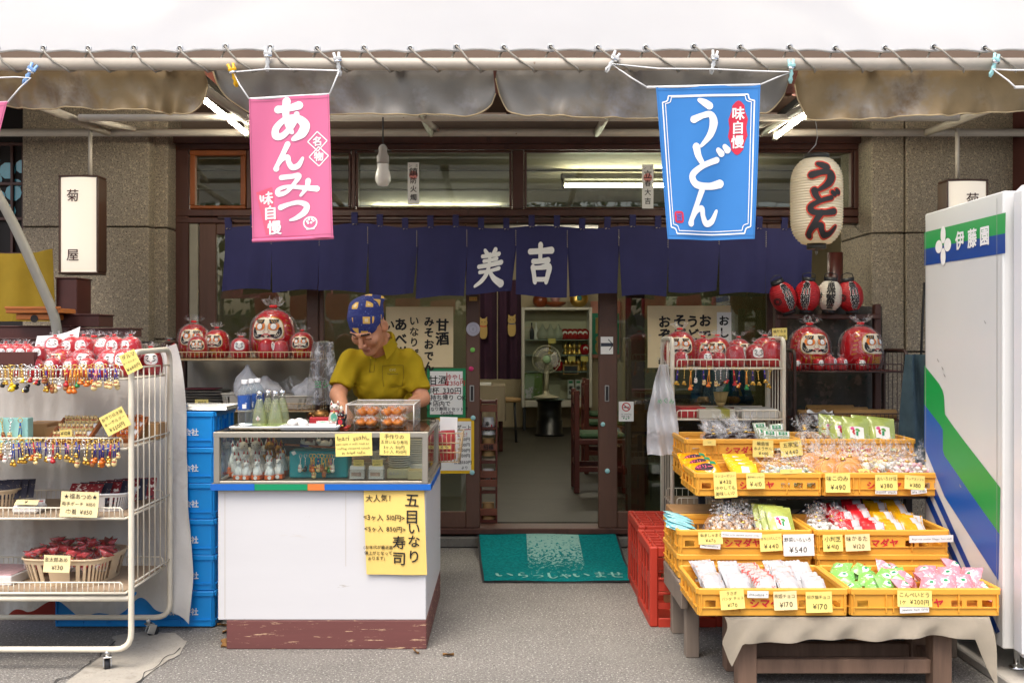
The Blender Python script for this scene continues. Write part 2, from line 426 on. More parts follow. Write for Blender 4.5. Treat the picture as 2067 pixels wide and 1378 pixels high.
acrylic = clear_mat('acrylic', '#f4f2ee', .1, .45, .1)
glass = glass_mat('window_glass', '#e3e8e0', .05)
case_glass = glass_mat('case_glass', '#f2f6f4', .0)
# ------------------------------------------------------------------ ground and room shell
asphalt = mat('asphalt', '#807c76', .85, nz=(1.1, .2), bump=(110, .8), speck=[(70, '#5c5954', .55, .06), (150, '#565552', .52, .12), (95, '#d6d3ca', .56, .1), (1.3, '#85827b', .55, .2), (240, '#2e2d2b', .62, .05)])
concrete = mat('concrete_patch', '#a9a397', .85, nz=(9, .1), bump=(120, .3), speck=[(70, '#8a857a', .58, .1), (5, '#8e887c', .55, .15)])
g = MB(); g.grid(lambda u, v: (-40 + 80 * u, -40 + 46.6 * v, 0), 8, 8, asphalt, False); struct('pavement', g)
def gnd(px, py, z=.004): d = (EYE - z) * FOC / (py - CY); return Vector((X(px, d), d, z))
pp = [(90, 1420), (150, 1362), (205, 1322), (232, 1300), (225, 1284), (290, 1272), (352, 1277), (378, 1294), (362, 1318), (310, 1352), (262, 1385), (240, 1420)]
g = MB(); random.seed(3); pts = []
for i in range(len(pp)):
    a, b = pp[i], pp[(i + 1) % len(pp)]
    for k in range(5): t = k / 5; pts.append(gnd(a[0] + (b[0] - a[0]) * t + random.uniform(-2, 2), a[1] + (b[1] - a[1]) * t + random.uniform(-1.5, 1.5)))
g.add(pts, [tuple(range(len(pts)))], concrete); struct('concrete_patch', g)
crack = mat('crack', '#3f3d39', .95)
def crack_line(pts, w, seed):
    rn = random.Random(seed); q = []
    for a, b in zip(pts, pts[1:]):
        for k in range(6): q.append((a[0] + (b[0] - a[0]) * k / 6 + rn.uniform(-5, 5), a[1] + (b[1] - a[1]) * k / 6 + rn.uniform(-2.5, 2.5)))
    w3 = [gnd(x, y, .0055) for x, y in q]; m = MB(); m.ribbon([(p.x, p.y) for p in w3], [w * rn.uniform(.3, 1.2) for _ in w3], lambda a, b, e=0: Vector((a, b, .0055)), crack, 0, 3); return m
g = MB()
for pts, w, sd_ in (([(60, 1400), (150, 1358), (206, 1319), (240, 1290)], .007, 1), ([(240, 1420), (268, 1380), (312, 1346), (372, 1300)], .006, 2)):
    q = crack_line(pts, w, sd_); g.add(q.v, q.f, crack)
struct('pavement_cracks', g)
leaf_m = mat('dry_leaf', '#8a6436', .8, nz=(30, .3))
for i, (px, py) in enumerate([(449, 1262), (455, 1275), (453, 1295), (456, 1303), (840, 1316), (905, 1322)]):
    m = MB(); m.grid(lambda u, v: Vector(((u - .5) * .05, (v - .5) * .03 * math.sin(u * 3.14), .006 + .008 * math.sin(u * 3 + v * 4))), 6, 4, leaf_m); o = solo('fallen_leaf', m, ['dry leaf beside the blue crates at counter corner', 'dry leaf left of the plinth, behind two others', 'dry leaf against the left end of the plinth', 'dry leaf at the front left corner of the plinth', 'dry leaf just before the right end of the plinth', 'dry leaf on the pavement right of the counter'][i], 'leaf', None, gnd(px, py)); o.rotation_euler = (0, 0, i * 1.3)
step_m = mat('step_stone', '#6d6a62', .8, nz=(8, .2), speck=[(60, '#4c4a45', .58, .1)])
g = MB(); g.box((0, 7.0, .03), (8, .75, .07), step_m, bev=.008); struct('doorstep', g)
floor_m = mat('shop_floor', '#3b3932', .55, nz=(2.5, .22), speck=[(30, '#55534a', .62, .1), (3, '#35332c', .55, .2)])
g = MB(); g.box((.2, 10.9, .04), (7.2, 7.7, .1), floor_m, bev=0)
seam = mat('floor_seam', '#34322c', .8)
for x in (-1.6, -.32, .95, 2.2): g.rect(x, 7.06, x + .006, 14.6, lambda a, b, e=0: Vector((a, b, .0935)), seam)
for y in (8.05, 8.95, 10.2, 11.5): g.rect(-3.3, y, 3.7, y + .008, lambda a, b, e=0: Vector((a, b, .0937)), seam)
struct('shop_floor', g)
wall_m = mat('plaster_wall', '#b8ab8c', .8, nz=(2, .08)); ceil_m = mat('shop_ceiling', '#b4aa92', .8, nz=(2, .1))
g = MB(); g.box((.2, 14.75, 1.5), (7.4, .1, 3.0), wall_m, bev=0); struct('back_wall', g)
g = MB(); g.box((-3.45, 10.75, 1.5), (.1, 8.0, 3.0), wall_m, bev=0); struct('side_wall', g)
g = MB(); g.box((3.85, 10.75, 1.5), (.1, 8.0, 3.0), wall_m, bev=0); struct('side_wall', g)
g = MB(); g.box((.2, 10.75, 2.72), (7.4, 7.9, .1), ceil_m, bev=0)
for y in (7.6, 8.6, 9.6, 11): g.box((.2, y, 2.667), (7.3, .012, .004), seam, bev=0)
struct('shop_ceiling', g)
upper_m = mat('upper_wall', '#6b5a4c', .8, nz=(3, .1))
g = MB(); g.box((0, 6.93, 4.3), (12, .3, 3.13), upper_m, bev=0); struct('upper_wall', g)
soffit_m = mat('soffit_board', '#6a5547', .7, nz=(3, .25), stretch=(.3, 1, 1))
g = MB(); g.box((0, 6.25, 2.93), (12, 1.0, .03), soffit_m, bev=0)
for x in np.arange(-5.5, 5.6, .46): g.box((x, 6.25, 2.905), (.03, 1.0, .02), red_wood, bev=0)
g.box((0, 5.75, 2.86), (12, .05, .14), red_wood, bev=.004); struct('soffit', g)

# ------------------------------------------------------------------ granite pillars
granite = mat('granite', '#8d8270', .75, nz=(30, .15), bump=(160, .5), speck=[(120, '#3a332b', .54, .05), (85, '#b8a88e', .57, .04), (140, '#1d1a17', .60, .04), (70, '#5a4a3a', .60, .05)])
def pillar(x0, x1, y0, joints, label):
    t = thing('granite_pillar', label, 'pillar', ((x0 + x1) / 2, y0 + .3, 0)); zs = [0] + joints + [2.9]
    for a, b in zip(zs, zs[1:]):
        m = MB(); m.box((0, 0, (a + b) / 2), (x1 - x0, .6, b - a - .008), granite, bev=.006); m.build('stone_block', t)
    m = MB(); m.box((0, .02, 1.45), (x1 - x0 - .02, .57, 2.9), mat('mortar', '#3b352e', .9), bev=0); m.build('mortar_core', t)
pillar(X(45, 6.4), X(300, 6.4), 6.4, [.72, 1.36, Z(458, 6.4)], 'speckled granite pillar behind the lit shop sign, left of the doors')
pillar(X(303, 6.5), X(338, 6.5), 6.5, [.74, 1.38, Z(460, 6.5)], 'narrow granite strip between left pillar and dark wooden door frame')
pillar(X(1762, 6.4), X(1828, 6.4), 6.42, [.72, 1.3, Z(470, 6.4)], 'narrow granite strip right of the dark wooden door frame')
pillar(X(1830, 6.4), X(2060, 6.4), 6.4, [.72, 1.3, Z(470, 6.4)], 'wide speckled granite pillar behind the vending machine')
m = MB(); m.box((X(2075, 6.3), 6.3, 1.5), (.1, .2, 3.0), mat('maroon_post', '#45201c', .5, nz=(4, .2)), bev=.01)
solo('timber_post', m, 'dark red timber post at the far right edge behind vending machine', 'post')

# ------------------------------------------------------------------ wooden shop front
D = 6.7
sf = thing('wooden_shopfront', 'dark brown wooden shopfront with glazed doors and transom windows above', 'shopfront', (X(1055, D), D, .065))
def sfp(name, mb): 
    for i, v in enumerate(mb.v): mb.v[i] = (v[0] - X(1055, D), v[1] - D, v[2] - .065)
    return mb.build(name, sf)
def bar(x0, y0, x1, y1, m, dep=.09, d=D, mb=None, bev=.006):          # photo rectangle -> timber
    mb = mb or MB(); a, b = X(x0, d), X(x1, d); t, bt = Z(y0, d), Z(y1, d)
    mb.box(((a + b) / 2, d + dep / 2 - .04, (t + bt) / 2), (b - a, dep, t - bt), m, bev=bev); return mb
for (a, b, c, e, nm, dp) in [(340, 276, 1762, 291, 'head_beam', .2), (352, 292, 1757, 304, 'head_rail', .14), (352, 424, 1757, 438, 'transom_rail', .15), (352, 440, 1757, 452, 'lintel', .11)]:
    sfp(nm, bar(a, b, c, e, dark_wood, dp, D - (.05 if 'beam' in nm else 0)))
for (a, b) in [(340, 352), (353, 384), (1738, 1757)]: sfp('door_post', bar(a, 292, b, 1066, dark_wood, .12, D + .004))
for (a, b) in [(500, 512), (711, 719), (1034, 1057), (1720, 1736)]: sfp('mullion', bar(a, 305, b, 423, dark_wood, .07))
orange_w = mat('orange_wood', '#8a4a1e', .5, nz=(5, .25), stretch=(1, 1, .2))
for (a, b) in [(386, 499), (513, 710), (720, 1033), (1058, 1719)]:
    fr = MB(); fm = orange_w if a == 386 else dark_wood; k = 11 if a == 386 else 5
    bar(a, 305, b, 305 + k, fm, .05, mb=fr); bar(a, 423 - k * .6, b, 423, fm, .05, mb=fr); bar(a, 305 + k, a + k, 423 - k * .6, fm, .05, mb=fr); bar(b - k, 305 + k, b, 423 - k * .6, fm, .05, mb=fr)
    f = sfp('transom_window', fr); gl = MB(); gl.box((X((a + b) / 2, D) - X(1055, D), .012, Z(364, D) - .065), (X(b - k, D) - X(a + k, D), .006, Z(310, D) - Z(418, D)), glass, bev=0); gl.build('pane', f)
pale = mat('pale_strip', '#8f8a7a', .6, nz=(5, .1))
sfp('weather_strip', bar(385, 453, 403, 1066, pale, .05)); sfp('sill_rail', bar(340, 1064, 1762, 1076, dark_wood, .2, D - .02))
def door(x0, x1, sl, sr, d, handle=None, top=453, bot=1063, rail=1030):
    mb = MB(); bar(x0, top, x0 + sl, bot, stile_wood, .045, d, mb); bar(x1 - sr, top, x1, bot, stile_wood, .045, d, mb)
    bar(x0 + sl, rail, x1 - sr, bot, stile_wood, .042, d, mb); bar(x0 + sl, top, x1 - sr, top + 22, stile_wood, .042, d, mb)
    o = sfp('sliding_door', mb); gl = MB(); xa, xb = X(x0 + sl, d), X(x1 - sr, d)
    gl.box(((xa + xb) / 2 - X(1055, D), d - D - .018, (Z(top + 22, d) + Z(rail, d)) / 2 - .065), (xb - xa + .01, .005, Z(top + 22, d) - Z(rail, d) + .01), glass, bev=0); gl.build('pane', o)
    if handle:
        hm = MB(); hx, hz = X(handle, d) - X(1055, D), Z(793, d) - .065; y = d - D - .041
        hm.box((hx, y, hz), (.03, .008, .11), steel, bev=.003); hm.box((hx, y - .004, hz), (.017, .006, .095), black, bev=.002); hm.build('handle', o)
    return o
door(405, 645, 35, 24, D); door(646, 969, 10, 28, D + .002, handle=953); door(1207, 1590, 38, 45, D, handle=1224); door(1262, 1600, 38, 50, D + .07)
# slim wooden rack tower standing in the doorway is built with the interior

# ------------------------------------------------------------------ awning: white top, lacing, pipes, valances
PD, PZ = 4.3, Z(130, 4.3)
awn_m = mat('awning_cloth', (.54, .545, .55), .6, nz=(.8, .04), bump=(3, .1)); _t = awn_m.node_tree; _tr = _t.nodes.new('ShaderNodeBsdfTranslucent'); _tr.inputs[0].default_value = (.85, .84, .80, 1); _mx = _t.nodes.new('ShaderNodeMixShader'); _mx.inputs[0].default_value = .4
_t.links.new(_t.nodes['Principled BSDF'].outputs[0], _mx.inputs[1]); _t.links.new(_tr.outputs[0], _mx.inputs[2]); _t.links.new(_mx.outputs[0], _t.nodes['Material Output'].inputs[0])
aw = thing('white_awning', 'white canvas awning laced to the front pipe across the top of the shop', 'awning', (0, PD, PZ))
eyes = [-105, -12, 82, 173, 266, 359, 452, 543, 638, 733, 827, 921, 1017, 1112, 1208, 1305, 1403, 1497, 1597, 1690, 1791, 1890, 1993, 2090, 2185]
ex = [X(p, PD) for p in eyes]; rnd = random.Random(5); ez = [Z(93 + rnd.uniform(-2, 2), PD) for _ in eyes]
def sag(x):
    for i in range(len(ex) - 1):
        if ex[i] <= x <= ex[i + 1]:
            t = (x - ex[i]) / (ex[i + 1] - ex[i]); return math.sin(math.pi * t) * .010, ez[i] + (ez[i + 1] - ez[i]) * t
    return 0, ez[0]
def awf(u, v):
    x = -2.9 + 5.9 * u; s, z0 = sag(x); f = max(0, 1 - v * 6)
    return (x, .03 + v * 1.25 - s * f * .4 + .02 * math.sin(x * 3.1 + v * 4) * min(1, v * 4), (z0 - PZ) - .018 + s * f + v * .85 + .05 * math.sin(v * 3.14))
m = MB(); m.sheet(awf, 200, 16, .004, awn_m)
m.build('canopy', aw)
m = MB(); m.tube([(awf(i / 160, 0)[0], .028, awf(i / 160, 0)[2] + .002) for i in range(161)], .006, awn_m, 6); m.build('hem', aw)
for x, z in zip(ex, ez):
    m = MB(); n = 14; m.tube([(x + .0115 * math.cos(a * 2 * math.pi / n), .026, z - PZ + .0115 * math.sin(a * 2 * math.pi / n)) for a in range(n)], .004, steel, 6, closed=True)
    m.disc(x, z - PZ, .0115, lambda a, b, e=0: Vector((a, .0262 - e, b)), black, .003); m.build('eyelet', aw)
rope_m = mat('rope', '#8d887e', .9, nz=(60, .3)); path = []
for i in range(len(ex) - 1):
    x, z = ex[i], ez[i] - PZ; nx = ex[i + 1]; w2 = (nx - x); k = rnd.uniform(.42, .6)
    path += [(x, .018, z), (x + w2 * .12, -.012, z - .03), (x + w2 * k * .6, -.033, .005), (x + w2 * k, -.026, -.024), (x + w2 * (k + .06), .0, -.034), (x + w2 * (k + .12), .028, -.02), (x + w2 * .85, .034, .02), (nx - .003, .045, ez[i + 1] - PZ)]
m = MB(); m.tube(path, .0042, rope_m, 6); m.build('lacing_rope', aw)

pipe_m = mat('pipe_paint', '#b3aa9c', .5, nz=(7, .1), speck=[(11, '#7d5e44', .68, .06), (40, '#86796a', .68, .05)])
pf = thing('awning_frame', 'off-white rusty steel pipe frame holding the awning', 'pipe frame', (0, PD, PZ))
def pip(name, a, b, r): m = MB(); o = Vector((0, PD, PZ)); m.tube([Vector(a) - o, Vector(b) - o], r, pipe_m, 14); return m.build(name, pf)
pip('front_pipe', (-3, PD, PZ), (3, PD, PZ), .027)
pip('rear_pipe', (-4, 6.2, Z(268, 6.2)), (4, 6.2, Z(268, 6.2)), .024); z2 = Z(238, 5.6)
pip('cross_pipe', (X(160, 5.6), 5.6, z2), (X(1935, 5.6), 5.6, z2), .02)
for x in (-2.47, -1.47, -.463, .57, 1.6, 2.62): pip('rafter_pipe', (x, PD + .02, PZ + .005), (x, 6.22, Z(268, 6.2) - .0), .023)
for x in (X(225, 5.9), X(1535, 5.9), X(865, 5.9), X(1208, 5.9)): pip('strut', (x, 5.6, z2 - .01), (x + .03, 6.18, Z(262, 6.2)), .016)
for x in (X(178, 6.0), X(1937, 6.0)): pip('hanger_rod', (x, 6.03, Z(272, 6.2)), (x, 6.03, Z(356, 5.95)), .012)

val_m = mat('valance_grey', '#7d7972', .6, nz=(2.2, .15), bump=(25, .25), speck=[(1.5, '#8a7450', .55, .2), (3.2, '#9a999c', .56, .2), (14, '#5d4a38', .74, .08)], coat=.06)
val_t = mat('valance_tan', '#84704e', .6, nz=(2.2, .2), bump=(25, .25), speck=[(1.8, '#8d8a86', .54, .18), (3.4, '#6a5230', .58, .15), (14, '#4d3a28', .74, .08)], coat=.06)
def valance(x0, x1, bot, label, seed):
    rn = random.Random(seed); ph = [rn.uniform(0, 6) for _ in range(6)]; d = 4.36
    def fn(u, v):
        px = x0 + (x1 - x0) * u; k = min(1, min(u, 1 - u) * 14); b = np.interp(u, [q[0] for q in bot], [q[1] for q in bot])
        ed = (1 - math.sqrt(max(0, 1 - (1 - k) ** 2))) * 36
        py = 128 + (b - 128 - ed + 1.5 * math.sin(u * 23 + ph[0])) * v
        y = d + .03 * v + (.014 * math.sin(u * 9 + ph[1]) + .010 * math.sin(u * 21 + v * 4 + ph[2]) + .008 * math.sin(u * 37 - v * 7 + ph[3])) * v + .03 * noise.noise((u * 14, v * 2, seed)) * v + .022 * v * v * math.sin(u * 75 + 6 * noise.noise((u * 5, v, 3))) * max(0, noise.noise((u * 4, 7, seed)) + .25)
        return Vector((X(px + (-6 if u < .5 else 6) * (1 - k) * (v - .5), d), y, Z(py, d)))
    o = fn(.5, 0); m = MB(); m.sheet(lambda u, v: fn(u, 1 - v) - o, 130, 14, .003, val_t if seed in (1, 4) else val_m)
    m.tube([fn(i / 80, 1) - o + Vector((0, -.002, 0)) for i in range(81)], .0035, mat('valance_binding', '#b09c78', .7), 5)
    solo('valance', m, label, 'valance', 'stained vinyl valances under the front pipe', o)
valance(-70, 412, [(0, 212), (.5, 216), (.93, 226), (1, 210)], 'brown stained vinyl valance flap above the left shop sign', 1)
valance(430, 997, [(0, 175), (.03, 190), (.12, 222), (.5, 229), (.9, 229), (1, 222)], 'greyish vinyl valance flap behind the pink banner', 2)
valance(1003, 1592, [(0, 190), (.04, 225), (.1, 232), (.6, 236), (.93, 228), (1, 200)], 'pale grey vinyl valance flap behind the blue banner', 3)
valance(1612, 2130, [(0, 200), (.05, 236), (.12, 240), (.5, 232), (1, 216)], 'tan stained vinyl valance flap above the big paper lantern', 4)

# ------------------------------------------------------------------ fluorescent tubes, bulb
tube_glow = mat('tube_glow', (1, .93, .76), .4, emit=62.0)
lamp_grey = mat('lamp_housing', '#3a372f', .9, nz=(6, .1))
def tube_lamp(c, ln, axis, label):
    t = thing('fluorescent_lamp', label, 'lamp', c, 0 if axis == 'y' else R(90))
    m = MB(); m.box((0.025, 0, .07), (.06, ln + .06, .05), lamp_grey, bev=.008); m.build('housing', t)
    m = MB(); m.tube([(0, -ln / 2, 0), (0, ln / 2, 0)], .014, tube_glow, 12); m.build('tube', t)
    for s in (-1, 1): m = MB(); m.box((.005, s * (ln / 2 + .012), .02), (.035, .022, .09), lamp_grey, bev=.006); m.build('socket', t)
    return t
tube_lamp((-1.584, 5.5, 2.64), 1.15, 'y', 'lit fluorescent tube lamp under the awning left of the pink banner')
tl = tube_lamp((1.654, 5.5, 2.62), 1.15, 'y', 'lit fluorescent tube lamp under the awning above the big paper lantern'); tl.scale = (-1, 1, 1)
tube_lamp((X(1300, 7.54), 7.54, 2.545), 1.2, 'x', 'lit fluorescent tube lamp on the ceiling inside the shop')
m_b = thing('hanging_bulb', 'white unlit light bulb hanging from a cord beside the pink banner', 'light bulb', (X(773, 5.5), 5.5, Z(377, 5.5)))
px = 5.5 / FOC
m = MB(); m.lathe([(0, 0), (10 * px, 2 * px), (15 * px, 11 * px), (16 * px, 19 * px), (14 * px, 29 * px), (11.5 * px, 36 * px), (11.5 * px, 46 * px)], mat('bulb_glass', (.8, .78, .72), .25), 20); m.build('bulb', m_b)
m = MB(); m.lathe([(11.8 * px, 46 * px), (12.5 * px, 50 * px), (12 * px, 62 * px), (9 * px, 66 * px), (9 * px, 78 * px), (6 * px, 83 * px), (2 * px, 86 * px)], mat('bulb_socket', '#9a948c', .5), 16); m.tube([(-16 * px, 0, 72 * px), (16 * px, 0, 72 * px)], .006, lamp_grey, 8); m.build('socket', m_b)
m = MB(); m.tube([(0, 0, 85 * px), (0, 0, 140 * px)], .004, black, 6); m.build('cord', m_b)
# ------------------------------------------------------------------ brush lettering: strokes on a 100 x 100 square
BR = {
 'あ': [([(20, 79), (48, 80), (76, 86)], [11, 9, 12]), ([(44, 100), (41, 66), (47, 36), (56, 16)], [12, 10, 9, 6]), ([(69, 64), (58, 36), (32, 10), (14, 12), (16, 32), (40, 52), (70, 52), (88, 34), (80, 12), (58, -2)], [8, 8, 9, 11, 10, 8, 10, 14, 13, 6])],
 'ん': [([(46, 100), (30, 60), (14, 24), (8, 2)], [13, 11, 9, 14]), ([(10, 8), (26, 36), (44, 46), (48, 24), (58, 4), (76, 10), (90, 40)], [7, 9, 12, 11, 13, 12, 6])],
 'み': [([(18, 84), (42, 86), (58, 88), (48, 58), (30, 22), (12, 14), (10, 32), (30, 44), (62, 38), (98, 28)], [12, 11, 12, 9, 9, 12, 10, 8, 10, 14]), ([(78, 66), (74, 36), (60, 4)], [13, 10, 6])],
 'つ': [([(4, 62), (34, 76), (66, 82), (90, 66), (84, 38), (56, 12), (34, 2)], [14, 10, 11, 15, 16, 11, 5])],
 'う': [([(36, 98), (50, 92), (64, 84)], [7, 12, 13]), ([(20, 56), (44, 64), (66, 66), (74, 48), (64, 22), (38, -2)], [13, 10, 11, 15, 12, 5])],
 'ど': [([(28, 98), (32, 76), (42, 56)], [13, 11, 8]), ([(74, 66), (42, 52), (18, 30), (26, 8), (56, 4), (82, 10)], [10, 9, 11, 12, 11, 14]), ([(76, 90), (84, 80)], [8, 11]), ([(90, 98), (97, 88)], [8, 11])],
 '美': [([(32, 100), (40, 88)], [8, 11]), ([(66, 102), (56, 86)], [11, 7]), ([(24, 82), (50, 84), (78, 88)], [8, 8, 10]), ([(30, 68), (50, 70), (72, 74)], [8, 7, 9]), ([(49, 88), (48, 56)], [9, 9]), ([(14, 52), (50, 56), (88, 62)], [9, 9, 11]), ([(18, 36), (50, 38), (82, 44)], [8, 7, 9]), ([(48, 54), (42, 30), (26, 10), (4, -4)], [10, 11, 10, 6]), ([(52, 36), (68, 14), (94, -4)], [8, 12, 17])],
 '吉': [([(10, 82), (50, 84), (90, 88)], [12, 11, 14]), ([(49, 102), (48, 80), (48, 56)], [13, 11, 10]), ([(22, 54), (50, 56), (78, 60)], [11, 10, 12]), ([(22, 38), (26, 18), (30, -4)], [13, 11, 11]), ([(24, 36), (50, 38), (80, 42), (76, 18), (70, -2)], [8, 9, 14, 12, 10]), ([(30, 4), (52, 5), (72, 7)], [9, 9, 9])],
 'い': [([(8, 74), (10, 40), (22, 18), (34, 34)], [12, 11, 12, 6]), ([(70, 72), (88, 48), (92, 34)], [8, 12, 12])],
 'ら': [([(40, 98), (60, 88)], [8, 12]), ([(28, 72), (24, 50), (22, 34), (50, 48), (78, 40), (74, 16), (44, 0)], [12, 10, 9, 8, 12, 11, 6])],
 'し': [([(30, 98), (28, 50), (36, 10), (60, 4), (90, 34)], [13, 13, 12, 10, 6])],
 'ま': [([(16, 78), (84, 82)], [8, 9]), ([(20, 58), (82, 62)], [8, 8]), ([(52, 98), (52, 50), (50, 16), (28, 4), (18, 16), (38, 26), (84, 4)], [11, 10, 9, 9, 8, 8, 11])],
 'せ': [([(4, 58), (50, 62), (96, 68)], [9, 8, 10]), ([(74, 94), (76, 62), (66, 40)], [11, 10, 6]), ([(32, 90), (30, 50), (34, 12), (54, 4), (84, 6)], [11, 10, 10, 9, 11])],
 'ゃ': [([(10, 40), (50, 56), (80, 50), (76, 30), (56, 28)], [9, 8, 11, 10, 5]), ([(52, 74), (58, 62)], [8, 9]), ([(28, 72), (44, 30), (54, 0)], [10, 10, 8])],
 'っ': [([(10, 40), (44, 54), (76, 52), (80, 30), (46, 8)], [9, 8, 11, 11, 5])],
}
def brush(mb, ch, fn, cx, cz, w, h, m, e=.002, k=1.0, grow=0):
    for i, (pts, wd) in enumerate(BR[ch]):
        mb.ribbon([(cx + (x - 50) / 100 * w, cz + (z - 50) / 100 * h) for x, z in pts], [q * k / 100 * min(w, h) + grow for q in wd], fn, m, e + i * .00025, 7)

# ------------------------------------------------------------------ hanging banners
def banner(px, label, base, frame_fn, d, seed, hem, rod):
    """px: four photo corners TL, TR, BR, BL."""
    tl, tr, br, bl = px; rn = random.Random(seed); p0, p1 = rn.uniform(0, 6), rn.uniform(0, 6)
    W = (tr[0] - tl[0]) * d / FOC; H = (bl[1] - tl[1]) * d / FOC; o = P((tl[0] + tr[0]) / 2, tl[1], d)
    def bp(x, z, e=0):                                # x in -W/2..W/2, z in 0..-H
        u = x / W + .5; v = -z / H; a = tl[0] + (tr[0] - tl[0]) * u; b = bl[0] + (br[0] - bl[0]) * u
        c = tl[1] + (tr[1] - tl[1]) * u; f = bl[1] + (br[1] - bl[1]) * u
        y = d + v * .036 * math.sin(u * 4.2 + p0) + .009 * math.sin(u * 10 + v * 3 + p1) * (.3 + v)
        q = P(a + (b - a) * v, c + (f - c) * v, d) - o; return Vector((q.x, y - d - e, q.z))
    t = thing('hanging_banner', label, 'banner', o)
    m = MB(); m.sheet(lambda u, v: bp((u - .5) * W, -H * (1 - v)), 30, 40, .002, base); frame_fn(m, bp, W, H); hm_ = mat(base.name + '_hem', tuple(x * .72 for x in base.node_tree.nodes['Principled BSDF'].inputs['Base Color'].default_value[:3]), .8)
    for sx in (-1, 1): m.ribbon([(sx * (W / 2 - .006), -H * k / 12) for k in range(13)], .0022, bp, hm_, .0012, 3, False)
    for z in (-.014, .014 - H): m.ribbon([(W * (k / 10 - .5) * .99, z) for k in range(11)], .0022, bp, hm_, .0013, 3, False)
    m.build('cloth', t)
    m = MB(); a, b = bp(-W / 2 - rod[0], 0), bp(W / 2 + rod[1], 0); m.tube([a + Vector((0, .006, 0)), b + Vector((0, .006, 0))], .006, rod[2], 8)
    if rod[3]: m.tube([bp(-W / 2, -H) + Vector((0, .004, 0)), bp(W / 2, -H) + Vector((0, .004, 0))], .008, base, 8)
    m.build('rod', t); return t, a + o, b + o
pink = mat('pink_cloth', '#cf6d92', .75, nz=(2, .04), spec=.2); blue = mat('blue_cloth', '#3a7cc0', .7, nz=(2, .05), spec=.25)
cloth_white = mat('banner_print', (.85, .84, .83), .75, spec=.2); red_print = mat('red_print', '#c8354c', .75, spec=.2); pink2 = mat('pink_print', '#e2647e', .75, spec=.2); deep_blue = mat('deep_blue_cloth', '#2a6fc0', .7, spec=.2)
def f_pink(m, bp, W, H):
    s = W / 165.; c = lambda x, y: ((x - 585) * s, -(y - 198) * s)
    for ch, x, y, w2, h2 in [('あ', 585, 246, 82, 78), ('ん', 583, 320, 68, 50), ('み', 594, 379, 92, 48), ('つ', 590, 429, 62, 44)]:
        a, b = c(x, y); brush(m, ch, bp, a, b, w2 * s, h2 * s, cloth_white, k=1.9)
    for x, y in [(641, 293), (643, 324)]:
        a, b = c(x, y); r = 20 * s
        pts = [(a, b + r), (a + r, b), (a, b - r), (a - r, b), (a, b + r)]
        for p, q in zip(pts, pts[1:]): m.ribbon([p, q], 2.2 * s, bp, cloth_white, .002, ends=False)
        m.text('名' if y < 300 else '物', bp, 20 * s, cloth_white, a, b, .035, .0022)
    q = [c(512, 390), (c(545, 380)), c(562, 468), c(530, 478)]; m.poly(q, bp, pink2, .0012, 3)
    for k, ch in enumerate('味自慢'): a, b = c(532 + k * 8, 402 + k * 31); m.text(ch, bp, 30 * s, cloth_white, a, b, .03, .0022)
    a, b = c(622, 457)
    n = 18; m.ribbon([(a + 14 * s * math.cos(k * 6.2832 / n), b + (11 if math.sin(k * 6.2832 / n) > 0 else 13) * s * math.sin(k * 6.2832 / n)) for k in range(n + 1)], 3 * s, bp, cloth_white, .002, 2, False)
    for k in range(6): m.disc(a + 7 * s * math.cos(k), b + 3 * s + 4 * s * math.sin(k * 1.05), 2.6 * s, bp, cloth_white, .0022, 8)
    m.ribbon([(a - 8 * s, b - 13 * s), (a + 8 * s, b - 13 * s)], 3 * s, bp, cloth_white, .0023)
def f_blue(m, bp, W, H):
    s = W / 210.; c = lambda x, y: ((x - 1429) * s, -(y - 176) * s)
    for k, ins in enumerate((11, 17)):
        x0, x1, y0, y1 = -W / 2 + ins * s, W / 2 - ins * s, -14 * s - ins * s * .4, -H + ins * s * 1.0; q = 13 * s
        L = [[(x0 + q, y0), (0, y0), (x1 - q, y0)], [(x1, y0 - q), (x1, (y0 + y1) / 2), (x1, y1 + q)], [(x1 - q, y1), (0, y1), (x0 + q, y1)], [(x0, y1 + q), (x0, (y0 + y1) / 2), (x0, y0 - q)],
             [(x0, y0 - q), (x0 + q * .75, y0 - q * .75), (x0 + q, y0)], [(x1, y0 - q), (x1 - q * .75, y0 - q * .75), (x1 - q, y0)], [(x1, y1 + q), (x1 - q * .75, y1 + q * .75), (x1 - q, y1)], [(x0, y1 + q), (x0 + q * .75, y1 + q * .75), (x0 + q, y1)]]
        for l in L: m.ribbon(l, (2.6 if k == 0 else 1.6) * s, bp, cloth_white, .002, 10, False)
    for ch, x, y, w2, h2 in [('う', 1421, 248, 78, 92), ('ど', 1424, 336, 100, 84), ('ん', 1417, 416, 78, 70)]:
        a, b = c(x, y); brush(m, ch, bp, a, b, w2 * s, h2 * s, cloth_white, k=1.5)
    a, b = c(1491, 260); m.poly([(a + 21 * s * math.cos(k * .3142) * (1 if k % 2 else .82), b + 54 * s * math.sin(k * .3142)) for k in range(20)], bp, red_print, .0014, 3)
    for k, ch in enumerate('味自慢'): a, b = c(1491, 232 + k * 28); m.text(ch, bp, 27 * s, cloth_white, a, b, .025, .0024)
    a, b = c(1356, 437); m.poly([(a + 11 * s * (abs(math.cos(t)) ** .5) * (1 if math.cos(t) > 0 else -1), b + 12 * s * (abs(math.sin(t)) ** .5) * (1 if math.sin(t) > 0 else -1)) for t in np.arange(.1, 6.3, .4)], bp, red_print, .0014, 2); m.text('旨', bp, 17 * s, deep_blue, a, b, .01, .0024)
rod_w = mat('rod_plastic', (.8, .8, .8), .4); rod_p = mat('rod_pink', '#e9a6bd', .5)
